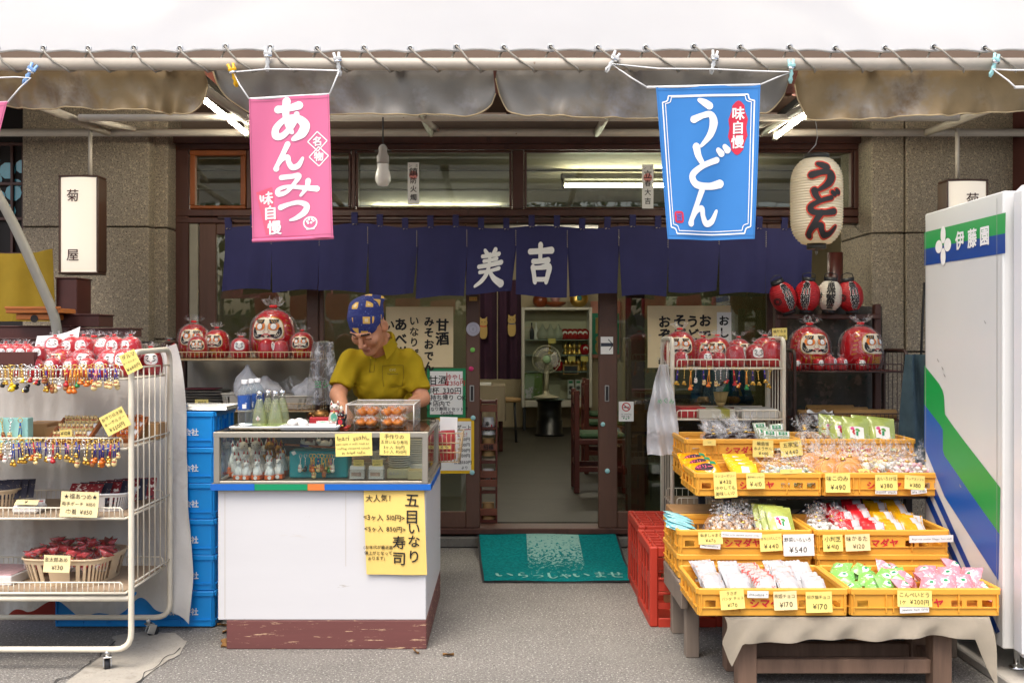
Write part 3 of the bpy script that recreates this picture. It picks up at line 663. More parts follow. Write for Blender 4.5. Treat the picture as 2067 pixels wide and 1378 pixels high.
t1, a1, b1 = banner([(503, 200), (664, 190), (676, 481), (505, 484)], 'pink hanging banner with large white brush lettering', pink, f_pink, 4.22, 1, 6, (0, .003, rod_w, True))
t2, a2, b2 = banner([(1324, 176), (1535, 171), (1521, 483), (1347, 483)], 'blue hanging banner with white lettering and double white border', blue, f_blue, 4.22, 2, 6, (.04, 0, rod_w, False))
t3, a3, b3 = banner([(-150, 218), (14, 206), (-58, 500), (-218, 505)], 'pink banner cut off by the left edge of the picture', pink, lambda *a: None, 4.22, 3, 6, (0, .003, rod_p, True))
t4, a4, b4 = banner([(2078, 176), (2280, 176), (2280, 483), (2084, 483)], 'white banner rod cut off by the right edge of the picture', blue, lambda *a: None, 4.22, 4, 6, (.062, 0, rod_w, False))
# cords and clips
def clip(px, py, col, label, rz=0.2, d=4.262):
    t = thing('plastic_clip', label, 'clip', P(px, py, d), 0); t.rotation_euler = (R(10), rz, R(20))
    for s in (-1, 1):
        m = MB(); m.tube([(s * .012, 0, .045), (s * .006, -.004, .012), (s * -.004, -.004, -.015), (s * .006, 0, -.04), (s * .002, 0, -.055)], [.006, .007, .007, .006, .004], col, 6); m.build('jaw', t)
    m = MB(); m.tube([(-.016, -.008, .008), (.016, -.008, .008)], .006, chrome, 8); m.box((0, -.006, .02), (.035, .01, .012), col); m.build('spring', t)
lb, yl, wt, aq = mat('clip_blue', '#8fb8ea', .35), mat('clip_yellow', '#f0b81c', .35), mat('clip_white', (.72, .73, .72), .35), mat('clip_aqua', '#a6dcdc', .35)
clips = [(60, 148, lb, 'light blue plastic clip on the pipe at far left', .5), (471, 150, yl, 'yellow plastic clip holding the pink banner cord', -.3), (540, 118, wt, 'white plastic clip above the middle of the pink banner', .0), (682, 128, wt, 'white plastic clip at the right end of the pink banner cord', -.2), (1236, 124, wt, 'white plastic clip at the left end of the blue banner cord', .5), (1440, 124, wt, 'white plastic clip above the middle of the blue banner', .1), (1596, 142, aq, 'pale aqua clip at the right end of the blue banner cord', -.1), (2006, 130, aq, 'pale aqua plastic clip on the pipe at far right', .2)]
for c in clips: clip(*c)
cord_m = mat('white_cord', (.75, .75, .74), .7)
def cord(pts, label):
    m = MB(); m.tube(pts, .0036, cord_m, 6); solo('banner_cord', m, label, 'cord')
q = lambda x, y: P(x, y, 4.255)
cord([a1, P(484, 172, 4.24), q(471, 146), q(540, 140), q(610, 141), q(684, 143), P(684, 145, 4.24), b1], 'white cord looped over clips above the pink banner')
cord([a2, P(1275, 158, 4.24), q(1236, 130), q(1330, 139), q(1440, 140), q(1530, 144), q(1596, 146), P(1570, 156, 4.24), b2], 'white cord looped over clips above the blue banner')
cord([b3, P(40, 178, 4.24), q(62, 158), q(30, 156), q(-60, 160)], 'white cord from blue clip to the cut-off pink banner')
cord([a4, P(2035, 163, 4.24), q(2004, 140), q(2040, 142), q(2120, 142)], 'white cord from aqua clip to the cut-off right banner')

# ------------------------------------------------------------------ noren curtain
navy = cloth_mat('navy_cloth', '#323258', 500, .9, (3, .1), .2); stitch = mat('noren_stitch', '#b8ab90', .9)
ND = 6.42
nr = thing('noren_curtain', 'long navy noren curtain with two white brushed characters over the doorway', 'noren', P(1045, 460, ND))
no = P(1045, 460, ND); navy_d = []
xb = [447, 549, 643, 745, 839, 940, 1041, 1150, 1255, 1350, 1452, 1547, 1640]; xe = [545, 640, 738, 834, 936, 1032, 1144, 1246, 1345, 1446, 1545, 1638]
xt = [454, 548, 645, 743, 842, 943, 1042, 1146, 1250, 1349, 1452, 1547, 1640]
def ny(px): return 458 + 3 * math.sin(px * .033) - (5 if 640 < px < 830 else 0) * math.sin((px - 640) / 190 * 3.14159)
for i in range(12):
    rn = random.Random(i + 40); ph = rn.uniform(0, 6); am = rn.uniform(.008, .02); bt = 596 + rn.uniform(-6, 6) - (4 if i < 3 or i > 8 else 0) + 0
    def fn(x, v, e=0, i=i, ph=ph, am=am, bt=bt):      # x 0..1, v 0 top .. 1 bottom
        a = xt[i] + (xt[i + 1] - xt[i]) * x; b = xb[i] + (xe[i] - xb[i]) * x; v2 = max(0, (v - .35) / .65)
        px = a + (b - a) * v2; py = ny(a) + (bt + 4 * math.sin(x * 3 + ph) - ny(a)) * v
        y = ND + v * am * math.sin(x * 5.5 + ph) + .004 * math.sin(x * 13 + ph + v) * v
        q = P(px, py, ND) - no; return Vector((q.x, y - ND - e, q.z))
    m = MB(); m.sheet(lambda u, v: fn(u, 1 - v), 18, 16, .0025, navy)
    if i < 11: 
        for k in range(9): m.ribbon([((.985), .05 + k * .028), (1.0, .064 + k * .028)], .008, lambda a, b, e=0: fn(a, b, .0035), stitch, 0, 2, False)
    pn = m.build('panel', nr)
    if i in (5, 6):
        m = MB(); bx = lambda x, z, e=0: fn(.5 + x, .5 - z, e)
        brush(m, '美' if i == 5 else '吉', bx, -.02 if i == 5 else -.02, -.1 if i == 5 else -.03, .64 if i == 5 else .54, .52 if i == 5 else .5, mat('noren_print', (.8, .8, .78), .85, speck=[(60, '#8c8c96', .66, .05)]), .004, 1.45); m.build('lettering', pn)
for k in range(24):
    px = 461 + 51 * k; y = ny(px); m = MB()
    w2 = 6.2; T = lambda a, b, dy: Vector((X(a, ND), ND + dy, Z(b, ND))) - no
    m.add([T(px - w2, y + 4, -.004), T(px + w2, y + 4, -.004), T(px + w2, y - 18, -.02), T(px - w2, y - 18, -.02), T(px + w2, y - 22, .0), T(px - w2, y - 22, .0), T(px + w2, y - 18, .016), T(px - w2, y - 18, .016), T(px + w2, y + 4, .006), T(px - w2, y + 4, .006)],
          [(0, 1, 2, 3), (3, 2, 4, 5), (5, 4, 6, 7), (7, 6, 8, 9)], navy)
    for s in (-1, 1): m.ribbon([(px - 4 * s, y + 3), (px + 4 * s, y - 2)], 1.2, lambda a, b, e=0: T(a, b, -.0055 - e), stitch, .0004 * s, 2, False)
    m.build('hanging_loop', nr)
m = MB(); m.tube([P(440, 440, ND) - no, P(1652, 444, ND) - no], .0115, brown_metal, 10); m.build('rod', nr)
for px in (452, 1045, 1642): m = MB(); m.tube([P(px, 442, ND) - no, P(px, 440, ND) - no + Vector((0, .24, 0))], .005, brown_metal, 6); m.build('bracket', nr)

# ------------------------------------------------------------------ lit box signs, paper lantern
sign_brown = mat('sign_frame', '#3f2619', .5, nz=(6, .2), stretch=(1, 1, .2)); panel_lit = mat('lit_panel', (.82, .74, .62), .5, emit=.2)
sign_ink = mat('sign_ink', '#3c1510', .7)
def lightbox(x0, y0, x1, y1, d, label, tx):
    W, H = (x1 - x0) * d / FOC, (y1 - y0) * d / FOC; t = thing('lit_sign', label, 'shop sign', P((x0 + x1) / 2, (y0 + y1) / 2, d))
    m = MB(); m.sheet(lambda u, v: Vector(((u - .5) * W, -.012 * math.sin(u * math.pi), (v - .5) * H)), 10, 4, .01, panel_lit)
    for ch, y in (('菊', .305), ('屋', -.32)): m.text(ch, lambda a, b, e=0: Vector((a, -.013 - e, b)), W * .36, sign_ink, tx * W, y * H, .006, .002, vert=True)
    m.build('panel', t)
    m = MB(); f = .013; dp = .13
    for s in (-1, 1): m.box((0, dp / 2 - .012, s * (H / 2 + f / 2)), (W + 2 * f, dp, f), sign_brown, bev=.004); m.box((s * (W / 2 + f / 2), dp / 2 - .008, 0), (f, dp, H - .002), sign_brown, bev=.004)
    m.box((0, dp - .02, 0), (W, .012, H), sign_brown, bev=0); m.build('frame', t); return t
lightbox(123, 358, 195, 549, 5.95, 'lit white box sign with two dark characters on left granite pillar', -.14)
lightbox(1914, 366, 1990, 556, 5.95, 'lit white box sign half hidden behind the vending machine', .12)
lan = thing('paper_lantern', 'large cream paper lantern with black and red lettering hanging at right', 'lantern', P(1648, 505, 4.6))
s = 4.6 / FOC; prof = []; sprof = []
for k in range(121):
    t = k / 120; z = (13 + 170 * t); r = 51 * min(1, (1 - abs(2 * t - 1) ** 5 * .46)) if True else 0
    sprof.append((s * (r + 1.5), z * s)); prof.append((s * (r + 1.3 * math.sin(t * 2 * math.pi * 32)), z * s))
def lanr(z): return np.interp(z, [p[1] for p in sprof], [p[0] for p in sprof])
pap = bpy.data.materials.new('lantern_paper'); pap.use_nodes = True; _t = pap.node_tree; _b = _t.nodes['Principled BSDF']
_b.inputs['Base Color'].default_value = (.9, .83, .64, 1); _b.inputs['Roughness'].default_value = .7; _b.inputs['Transmission Weight'].default_value = 0; MATS['lantern_paper'] = pap
_tr = _t.nodes.new('ShaderNodeBsdfTranslucent'); _tr.inputs[0].default_value = (.85, .74, .5, 1); _mx = _t.nodes.new('ShaderNodeMixShader'); _mx.inputs[0].default_value = .42
_t.links.new(_b.outputs[0], _mx.inputs[1]); _t.links.new(_tr.outputs[0], _mx.inputs[2]); _t.links.new(_mx.outputs[0], _t.nodes['Material Output'].inputs[0])
m = MB(); m.lathe(prof, pap, 36); body = m.build('shade', lan)
lm = lambda x, z, e=0: Vector(((lanr(z) + e) * math.sin(x / (50 * s)), -(lanr(z) + e) * math.cos(x / (50 * s)), z))
m = MB(); lr = mat('lantern_red', '#c23a24', .7)
for ch, y, h2 in (('う', 364, 54), ('ど', 414, 48), ('ん', 458, 46)):
    brush(m, ch, lm, -.5 * s * 8, (505 - y) * s, 66 * s, h2 * s, lr, .004, 2.0, 6 * s); brush(m, ch, lm, -.5 * s * 8, (505 - y) * s, 66 * s, h2 * s, ink, .0066, 2.0)
m.build('lettering', body)
m = MB(); m.lathe([(22 * s, 183 * s), (25 * s, 184 * s), (25 * s, 193 * s), (22 * s, 193 * s)], mat('lantern_cap', '#2c2a22', .4), 24); m.build('top_ring', lan)
m = MB(); m.lathe([(15 * s, 2 * s), (19 * s, 2 * s), (19 * s, 13 * s), (15 * s, 13 * s)], MATS['lantern_cap'], 24); m.tube([(0, 0, 2 * s), (.004, 0, -5 * s), (0, 0, -9 * s), (-.004, 0, -5 * s), (0, 0, 2 * s)], .0015, steel, 5); m.build('bottom_ring', lan)
m = MB(); m.tube([(-22 * s, 0, 190 * s), (-2 * s, 0, 212 * s), (2 * s, 0, 228 * s), (0, 0, 250 * s), (0, .05, 290 * s)], .002, steel, 5); m.build('hanger_wire', lan)

# paper talismans on the transom glass
def strip(x0, y0, x1, y1, chars, label):
    d = 6.655; m = MB(); o = P((x0 + x1) / 2, (y0 + y1) / 2, d); W, H = (x1 - x0) * d / FOC, (y1 - y0) * d / FOC
    m.box((0, 0, 0), (W, .002, H), paper, bev=0); f = lambda a, b, e=0: Vector((a, -.0012 - e, b))
    m.disc(0, H * .2, W * .38, f, mat('pale_red_seal', '#d98b84', .8), .0005); 
    for k, ch in enumerate(chars): m.text(ch, f, W * (.78 if k == 0 else .6), ink, 0, H * (.27 - k * .2), .012, .001)
    for sx in (-1, 1): m.text('ミ' if sx > 0 else 'ン', f, W * .3, ink, sx * W * .28, H * .42, 0, .001)
    solo('paper_talisman', m, label, 'paper charm', None, o)
strip(823, 328, 846, 413, '鎮防火燭', 'white paper charm strip on the transom glass beside the light bulb')
strip(1296, 332, 1319, 421, '立春大吉', 'white paper charm strip on the transom glass beside the blue banner')
# ------------------------------------------------------------------ shared builders: daruma, bags, packets, cards, racks, crates, keychains
dar_red = mat('daruma_red', '#a80f1a', .28, nz=(9, .12), var=.12, coat=.4); dar_face = mat('daruma_face', '#e8dcc4', .55); dar_white = mat('daruma_white', (.82, .8, .76), .5)
dar_orange = mat('daruma_orange', '#e07a10', .5); dar_gold = mat('daruma_gold', '#c08a30', .35, metal=.6); tie_red = mat('tie_red', '#d01c20', .5)
DPROF = [(0, 0), (.30, 0), (.37, .03), (.43, .12), (.46, .25), (.47, .38), (.455, .52), (.435, .66), (.39, .79), (.31, .89), (.19, .96), (.08, .992), (0, 1.0)]
def drad(z): return float(np.interp(z, [p[1] for p in DPROF[1:]], [p[0] for p in DPROF[1:]]))
def dmap(x, z, e=0): r = drad(z) + e; a = x / .46; return Vector((r * math.sin(a), -r * math.cos(a), z))
def smooth_prof(p, k=3):
    out = []
    for i in range(len(p) - 1):
        p0, p1, p2, p3 = [Vector(p[min(max(j, 0), len(p) - 1)]) for j in (i - 1, i, i + 1, i + 2)]
        for q in range(k):
            t = q / k; v = .5 * (2 * p1 + (p2 - p0) * t + (2 * p0 - 5 * p1 + 4 * p2 - p3) * t * t + (3 * p1 - p0 - 3 * p2 + p3) * t ** 3); out.append((max(0, v.x), v.y))
    return out + [tuple(p[-1])]
def ell(cx, cz, rx, rz, n=18, pw=1.0):
    f = lambda v: (abs(v) ** pw) * (1 if v > 0 else -1)
    return [(cx + rx * f(math.cos(2 * math.pi * (k + .5) / n)), cz + rz * f(math.sin(2 * math.pi * (k + .5) / n))) for k in range(n)]
def make_bag(parent, r=.5, h=1.0, neck=1.06, top=1.3, seed=1, tie=tie_red, sy=1, m=None, flare=.22, tm=None):
    rn = random.Random(seed); ph = [rn.uniform(0, 6) for _ in range(6)]; nr = r * .14
    pr = smooth_prof([(r * .62, 0), (r * .92, .04 * h), (r * 1.02, h * .3), (r, h * .55), (r * .88, h * .78), (r * .5, h * .94), (nr, neck), (flare * .7, neck + (top - neck) * .35), (flare, top)], 3)
    def wob(a, t):
        k = .03 * math.sin(5 * a + ph[0]) + .025 * math.sin(9 * a + ph[1] + t * 6); return 1 + k + (max(0, t - .7) * (1.1 * math.sin(5 * a + ph[2]) + .9 * math.sin(9 * a + ph[3] + t * 5)) if t > .7 else 0)
    b = MB(); b.lathe(pr[1:], m or bag_m, 32, wob=wob, sy=sy, zw=lambda a, t: max(0, t - .76) * (top - neck) * (1.5 * math.sin(2 * a + ph[4]) + 1.0 * math.sin(7 * a + ph[5]))); b.f = [f for f in b.f if len(f) < 9]; k = len(b.f); b.m = b.m[:k]; b.s = b.s[:k]
    o = b.build('plastic_bag', parent)
    t = MB(); q = nr * .45; t.lathe([(nr, neck - q), (nr * 1.35, neck), (nr, neck + q)], tie, 10); t.build('tie', o); return o
def make_daruma(kind='big', bag=True, seed=1):
    t = thing('daruma_doll', '', 'daruma doll'); b = MB(); b.lathe(smooth_prof(DPROF[1:], 3), dar_red, 32)
    if kind != 'mini':
        for k in range(-3, 4):
            x = k * .11; b.ribbon([(x, .30), (x * 1.08, .2), (x * 1.12, .1)], [.03, .035, .012], dmap, dar_gold, .006, 3)
        for sg in (-1, 1):
            for k in range(6): b.ribbon([(sg * (.43 + .012 * k), .88 - k * .1), (sg * (.52 + .015 * k), .86 - k * .1)], [.012, .03], dmap, dar_gold, .006, 2)
    b.build('body', t); f = MB(); zc = .60
    if kind == 'big':
        f.poly(ell(0, zc, .385, .25, 24, .62), dmap, dar_gold, .008, 5); f.poly(ell(0, zc, .362, .228, 24, .62), dmap, dar_face, .014, 5)
        for sg in (-1, 1):
            f.poly(ell(sg * .155, zc + .05, .125, .085, 16, .8), dmap, dar_orange, .020, 3)
            f.poly([(sg * .05, zc + .19), (sg * .07, zc + .10), (sg * .19, zc + .105), (sg * .27, zc + .14), (sg * .28, zc + .19)], dmap, ink, .024, 2)
            for k in range(3): f.ribbon([(sg * (.1 + .05 * k), zc + .18), (sg * (.14 + .05 * k), zc + .12)], .012, dmap, dar_gold, .028, 2)
            f.ribbon([(sg * .03, zc - .17), (sg * .10, zc - .14), (sg * .20, zc - .155), (sg * .27, zc - .09), (sg * .29, zc - .0), (sg * .31, zc + .02)], [.02, .05, .085, .10, .07, .02], dmap, ink, .024, 5)
            for k in range(3): f.ribbon([(sg * (.17 + .03 * k), zc - .16), (sg * (.2 + .035 * k), zc - .10)], .009, dmap, dar_face, .029, 2)
            f.ribbon([(sg * .03, zc + .07), (sg * .035, zc - .03), (sg * .07, zc - .06), (sg * .02, zc - .09)], .014, dmap, mat('face_line', '#b99a80', .6), .024, 3)
            f.ribbon([(0, zc - .115), (sg * .05, zc - .12), (sg * .095, zc - .155)], [.022, .02, .01], dmap, red_ink, .026, 3)
        fo = f.build('face', t)
        for sg in (-1, 1): e = MB(); e.disc(sg * .15, zc + .045, .066, dmap, ink, .026, 18, 2); e.disc(sg * .15, zc + .045, .06, dmap, dar_white, .031, 18, 2); e.build('eye', fo)
        g2 = MB(); g2.ribbon([(-.13, .34), (-.10, .18)], .03, dmap, dar_gold, .012, 3); g2.text('福', dmap, .2, dar_gold, 0, .22, .03, .014); g2.build('gold_lettering', t)
    else:
        f.poly(ell(0, .62, .27, .22, 20, .75), dmap, dar_white, .012, 4)
        for sg in (-1, 1):
            f.ribbon([(sg * .07, .70), (sg * .15, .73), (sg * .21, .70)], [.02, .05, .02], dmap, ink, .02, 3); f.disc(sg * .12, .635, .028, dmap, ink, .02, 10)
            f.ribbon([(sg * .03, .52), (sg * .12, .54), (sg * .18, .6)], [.02, .04, .02], dmap, ink, .02, 3)
        f.ribbon([(-.04, .48), (0, .47), (.04, .48)], .025, dmap, red_ink, .02, 3); f.build('face', t)
    if bag: make_bag(t, .495, 1.02, 1.06, 1.21, seed)
    return t
def daruma(px, base, h, d, kind, yaw, label, group, seed=1, bag=True, tilt=0):
    return PR.put(('daruma', kind, bag, seed), lambda: make_daruma(kind, bag, seed), (X(px, d), d, base), (tilt, 0, yaw), (h * .97, h * .97, h), label, group)

def card(c, w, h, lines, label, m=None, tilt=0, rx=0, col=None, name='price_card', cat='price card', rz=0, jit=.05, sz=.78, curl=.0):
    """paper card facing the street with handwritten lines; (text, relative height[, colour])"""
    b = MB(); m = m or card_y; b.sheet(lambda u, v: Vector(((u - .5) * w, -curl * (1 - v) ** 2 * .6 - .0012 * math.sin(u * 5), (v - .5) * h)), 6, 6, .0008, m)
    rn = random.Random(len(label) + int(c[0] * 100)); n = len(lines); tot = sum(l[1] for l in lines); z = h / 2 * .92
    for l in lines:
        hh = h * .9 * l[1] / tot; zz = z - hh / 2
        fn = lambda a, q, e=0: Vector((a, -curl * (1 - (q / h + .5)) ** 2 * .6 - .0016 - e, q))
        b.text(l[0], fn, hh * sz, l[2] if len(l) > 2 else (col or ink), rn.uniform(-.03, .03) * w, zz, .0, .0006, jit, w * .9, rnd=rn); z -= hh
    o = solo(name, b, label, cat, None, c); o.rotation_euler = (rx, tilt, rz); return o

def rack_shelf(parent, x0, x1, yf, yb, z, m, lip=.045, step=.022, board=None, back=True, boardm=None):
    b = MB(); r = .0026
    for y, zz in ((yf, z), (yb, z)): b.tube([(x0, y, zz), (x1, y, zz)], .0055, m, 6)
    for x in (x0, x1): b.tube([(x, yf, z), (x, yb, z)], .0055, m, 6)
    for y in ([yf, yb] if back else [yf]):
        b.tube([(x0 + .01, y, z + .005), (x0 + .012, y, z + lip - .008), (x0 + .02, y, z + lip), (x1 - .02, y, z + lip), (x1 - .012, y, z + lip - .008), (x1 - .01, y, z + .005)], .0034, m, 6)
    n = int((x1 - x0) / step)
    for i in range(1, n):
        x = x0 + (x1 - x0) * i / n; b.tube([(x, yf - .001, z + lip), (x, yf - .001, z), (x, yb, z - .002), (x, yb + .001, z + (lip if back else 0))], r * .75, m, 4)
    o = b.build('wire_shelf', parent)
    if board:
        b = MB(); b.box(((x0 + x1) / 2, (yf + yb) / 2, z + .0045), (x1 - x0 - .016, yb - yf - .012, .004), boardm, bev=0); b.build('shelf_board', o)
    return o
def caster(parent, x, y, z, yaw=.5):
    b = MB(); b.tube([(x, y, z), (x, y, z - .03)], .011, steel, 10); T = Matrix.Translation((x, y, z - .04)) @ Matrix.Rotation(yaw, 4, 'Z')
    for s in (-1, 1): b.box((s * .015, .012, -.012), (.003, .035, .045), steel, (R(-20), 0, 0), .001, T)
    b.box((0, .004, .011), (.036, .04, .006), steel, None, .002, T); o = b.build('caster', parent)
    b = MB(); b.lathe([(.008, -.011), (.022, -.011), (.026, -.007), (.026, .007), (.022, .011), (.008, .011)], mat('rubber', '#26282c', .6), 18, T=T @ Matrix.Translation((0, .02, -.024)) @ Matrix.Rotation(R(90), 4, 'Y')); b.build('wheel', o); return o

def make_crate(W, Dp, H, m, text, tm, holes_l, holes_r, rim=.014, side_holes=True):
    """stackable open plastic crate with ribs, hand holes and printed front."""
    t = thing('plastic_crate', '', 'crate'); b = MB(); th = .006
    b.box((0, 0, .008), (W - .03, Dp - .03, .008), m, bev=.002)
    def wall(T, L, holes, ribs):
        z0, z1 = .03, H - .026; hs = sorted(holes); x = -L / 2
        b.box((0, 0, .018), (L, th + .003, .034), m, None, .003, T); b.box((0, -.003, H - .012), (L + .006, th + .01, .026), m, None, .004, T)
        for a, c in hs + [(L / 2, L / 2)]:
            if a > x: b.box(((x + a) / 2, 0, H / 2), (a - x, th, H - .04), m, None, 0, T)
            x = c
        for a, c in hs: b.box(((a + c) / 2, 0, H - .035), (c - a, th, .022), m, None, 0, T)
        for q in ribs: b.box((q, -.006, H / 2), (.005, .010, H - .03), m, None, .001, T)
        b.box((0, -.006, .034), (L - .01, .009, .004), m, None, 0, T)
    hw = .042
    hl = [(-W / 2 + .03 + .06 * k, -W / 2 + .03 + .06 * k + hw) for k in range(holes_l)]; hr = [(W / 2 - .03 - .06 * k - hw, W / 2 - .03 - .06 * k) for k in range(holes_r)]
    ribs = [-W / 2 + .015, -W / 2 + .14, W / 2 - .015, W / 2 - .165, -.125]
    Tf = Matrix.Translation((0, -Dp / 2 + .006, 0)); Tb = Matrix.Translation((0, Dp / 2 - .006, 0)) @ Matrix.Rotation(math.pi, 4, 'Z')
    wall(Tf, W - .012, hl + hr, ribs); wall(Tb, W - .012, [(-W / 4, -W / 4 + .05), (W / 4 - .05, W / 4), (W / 4 + .03, W / 4 + .08)], ribs)
    for s in (-1, 1):
        T = Matrix.Translation((s * (W / 2 - .006), 0, 0)) @ Matrix.Rotation(s * math.pi / 2, 4, 'Z'); wall(T, Dp - .024, [(-Dp / 2 + .05 + .1 * k, -Dp / 2 + .11 + .1 * k) for k in range(int((Dp - .1) / .1))] if side_holes else [], [-Dp / 3, -Dp / 9, Dp / 9, Dp / 3])
    b.build('body', t); q = MB(); f = front(0, -Dp / 2 + .0022, H * .5); text[0] == '株' and q.rect(-.075, .012, -.015, .045, f, mat('crate_slot', '#8a6a58', .7), .0006); q.text(text, f, .036 if text[0] == '株' else H * .38, tm, -.01, -.012 if text[0] == '株' else -.004, .03, .0012); q.build('lettering', t); return t

def make_key(cord, charm, ccol, L=.10, ring=gold, seed=1):
    t = thing('keychain', '', 'keychain'); b = MB(); n = 10
    b.tube([(.009 * math.cos(k * 6.283 / n), 0, -.006 + .009 * math.sin(k * 6.283 / n)) for k in range(n)], .0016, ring, 5, closed=True); b.build('ring', t)
    b = MB(); rn = random.Random(seed)
    if cord in ('silver', 'gold'):
        m = chrome if cord == 'silver' else gold
        for k in range(4): b.ball((0, 0, -.02 - k * L * .13), (.0035, .0025, .006), m, 6)
        b.tube([(0, 0, -.015), (0, 0, -L * .62)], .0014, m, 4)
    else:
        m = mat('cord_' + cord, {'purple': '#3c2f8c', 'red': '#b21e2c', 'orange': '#d98a2c', 'green': '#1f7a45', 'pink': '#d98a9c', 'blue': '#2a4aa0'}[cord], .7)
        for s in (-1, 1): b.tube([(0, 0, -.014), (s * .003, 0, -L * .4), (s * .005, s * .002, -L * .68)], .0022, m, 5)
        b.ball((0, 0, -L * .35), .0045, gold, 6)
    b.build('cord', t); b = MB(); c = mat('charm_' + ccol, {'cream': '#e2c98e', 'black': '#15110f', 'red': '#b5161e', 'gold': '#c79a3a', 'brown': '#9c6434', 'white': '#e4dfd4', 'orange': '#d9701a', 'green': '#1d7a3c', 'yellow': '#e8c21c', 'silver': '#b9b9b6'}[ccol], .35, metal=.7 if ccol in ('gold', 'silver') else 0)
    z = -L * .82
    if charm == 'cat':
        b.ball((0, 0, z), (.011, .009, .012), c, 10); b.ball((0, -.001, z + .014), (.0095, .008, .0085), c, 10)
        for s in (-1, 1): b.lathe([(.004, 0), (0, .008)], c, 6, (s * .006, -.001, z + .02)); b.ball((s * .004, -.009, z + .015), .0014, ink, 5)
        b.lathe([(.0085, 0), (.0095, .0015), (.0085, .003)], red_ink, 8, (0, 0, z + .006)); b.ball((.009, -.003, z + .01), (.003, .003, .007), c, 6)
    elif charm == 'bell':
        b.ball((0, 0, z + .006), .0095, gold, 10); b.ball((.007, -.003, z - .006), .008, c, 10); b.ball((-.007, 0, z - .004), .007, c, 8); b.box((.0, -.009, z + .004), (.009, .002, .0018), ink, bev=0)
    elif charm == 'gourd':
        b.lathe(smooth_prof([(.001, -.014), (.010, -.010), (.011, -.002), (.005, .006), (.007, .012), (.002, .017)], 2), c, 10, (0, 0, z)); b.ball((.01, 0, z + .012), .006, gold, 8)
    else:
        b.ball((0, 0, z), (.012, .009, .011), c, 10); b.ball((.008, -.002, z + .013), (.007, .006, .007), c, 8); b.ball((-.008, -.004, z - .004), .0055, gold, 8); b.ball((-.004, -.008, z + .004), .003, dar_white, 6)
    b.build('charm', t); return t
def key(px, py, d, spec, label, group, L=.10):
    return PR.put(('key',) + spec + (L,), lambda: make_key(*spec[:3], L=L, ring=chrome if spec[0] == 'silver' else gold), (X(px, d), d, Z(py, d)), (random.uniform(-.1, .1), random.uniform(-.12, .12), random.uniform(-.7, .7)), None, label, group)

def basket(name, W, Dp, H, m, label, cat, loc, rz, pw=.5, slot=2, taper=.82):
    b = MB(); n = 72; rows = [(taper, 0), (taper + (1 - taper) * .12, H * .12), (1 - (1 - taper) * .2, H * .82), (1, H)]
    def ring(k, z): return [(W / 2 * k * (abs(math.cos(a)) ** pw) * (1 if math.cos(a) > 0 else -1), Dp / 2 * k * (abs(math.sin(a)) ** pw) * (1 if math.sin(a) > 0 else -1), z) for a in [2 * math.pi * (i + .5) / n for i in range(n)]]
    for k in range(3):
        r0, r1 = ring(*rows[k]), ring(*rows[k + 1]); fs = []
        for i in range(n):
            if k == 1 and i % slot == 0: continue
            fs.append((i, (i + 1) % n, n + (i + 1) % n, n + i))
        b.add(r0 + r1, fs, m, True)
        q = .975; b.add([(x * q, y * q, z) for x, y, z in r0 + r1], [f[::-1] for f in fs], m, True)
    b.add(ring(taper, .002), [tuple(range(n))], m); b.tube(ring(1, H), .005, m, 6, closed=True)
    o = solo(name, b, label, cat, None, loc); o.rotation_euler = (0, 0, rz); return o

def make_pack(w, h, t, m, front_fn=None, seed=1, name='snack_packet', seal=.1, m2=None):
    """sealed pillow packet standing in the x-z plane, crimped at both ends."""
    th = thing(name, '', 'snack packet'); rn = random.Random(seed); ph = [rn.uniform(0, 6) for _ in range(4)]
    def sf(u, v, s):
        k = (max(0, 1 - abs(2 * u - 1) ** 3)) * max(0, min(1, min(v, 1 - v) / .22)) ** .7
        y = s * (t / 2) * k * (1 + .25 * math.sin(u * 9 + ph[0]) * math.sin(v * 8 + ph[1])) + .0015 * math.sin(u * 30 + ph[2]) * (1 - k) + s * .0004
        return Vector(((u - .5) * w * (1 - .04 * k), y, v * h))
    b = MB(); b.grid(lambda u, v: sf(u, v, -1), 10, 12, m); b.grid(lambda u, v: sf(1 - u, v, 1), 10, 12, m2 or m)
    if front_fn:
        fm = lambda x, z, e=0: sf(min(1, max(0, x / w + .5)), min(1, max(0, z / h)), -1) - Vector((0, e, 0)); front_fn(b, fm)
    b.build('wrapper', th); return th

# street-side shelf of the left: brown stacks, cloth and stained glass of the neighbouring shop
# ------------------------------------------------------------------ left wire rack on casters
LR0, LR1, LF, LB = -2.62, X(265, 4.16), 4.16, 4.64
lr = thing('wheeled_rack', 'cream wire display rack on casters at the left, full of charms and dolls', 'display rack', ((LR0 + LR1) / 2, (LF + LB) / 2, 0))
_c = Vector(((LR0 + LR1) / 2, (LF + LB) / 2, 0))
def rel(mb, c):
    for i, v in enumerate(mb.v): mb.v[i] = (v[0] - c[0], v[1] - c[1], v[2] - c[2])
    return mb
def bend(pts, r=.07, k=5):
    out = [Vector(pts[0])]
    for i in range(1, len(pts) - 1):
        p, a, b = Vector(pts[i]), Vector(pts[i - 1]), Vector(pts[i + 1]); u = (a - p).normalized(); v = (b - p).normalized(); q = min(r, (a - p).length * .45, (b - p).length * .45)
        for j in range(k + 1):
            t = j / k; out.append((p + u * q) * (1 - t) ** 2 + p * 2 * t * (1 - t) + (p + v * q) * t * t)
    return out + [Vector(pts[-1])]
def lpart(name, mb): return rel(mb, _c).build(name, lr)
m = MB(); m.tube(bend([(LR0, LF, .087), (LR1, LF, .087), (LR1, LF, 1.325), (LR1, LB, 1.335), (LR1, LB, .087), (LR0, LB, .087)]), .0125, cream_metal, 10); lpart('tube_frame', m)
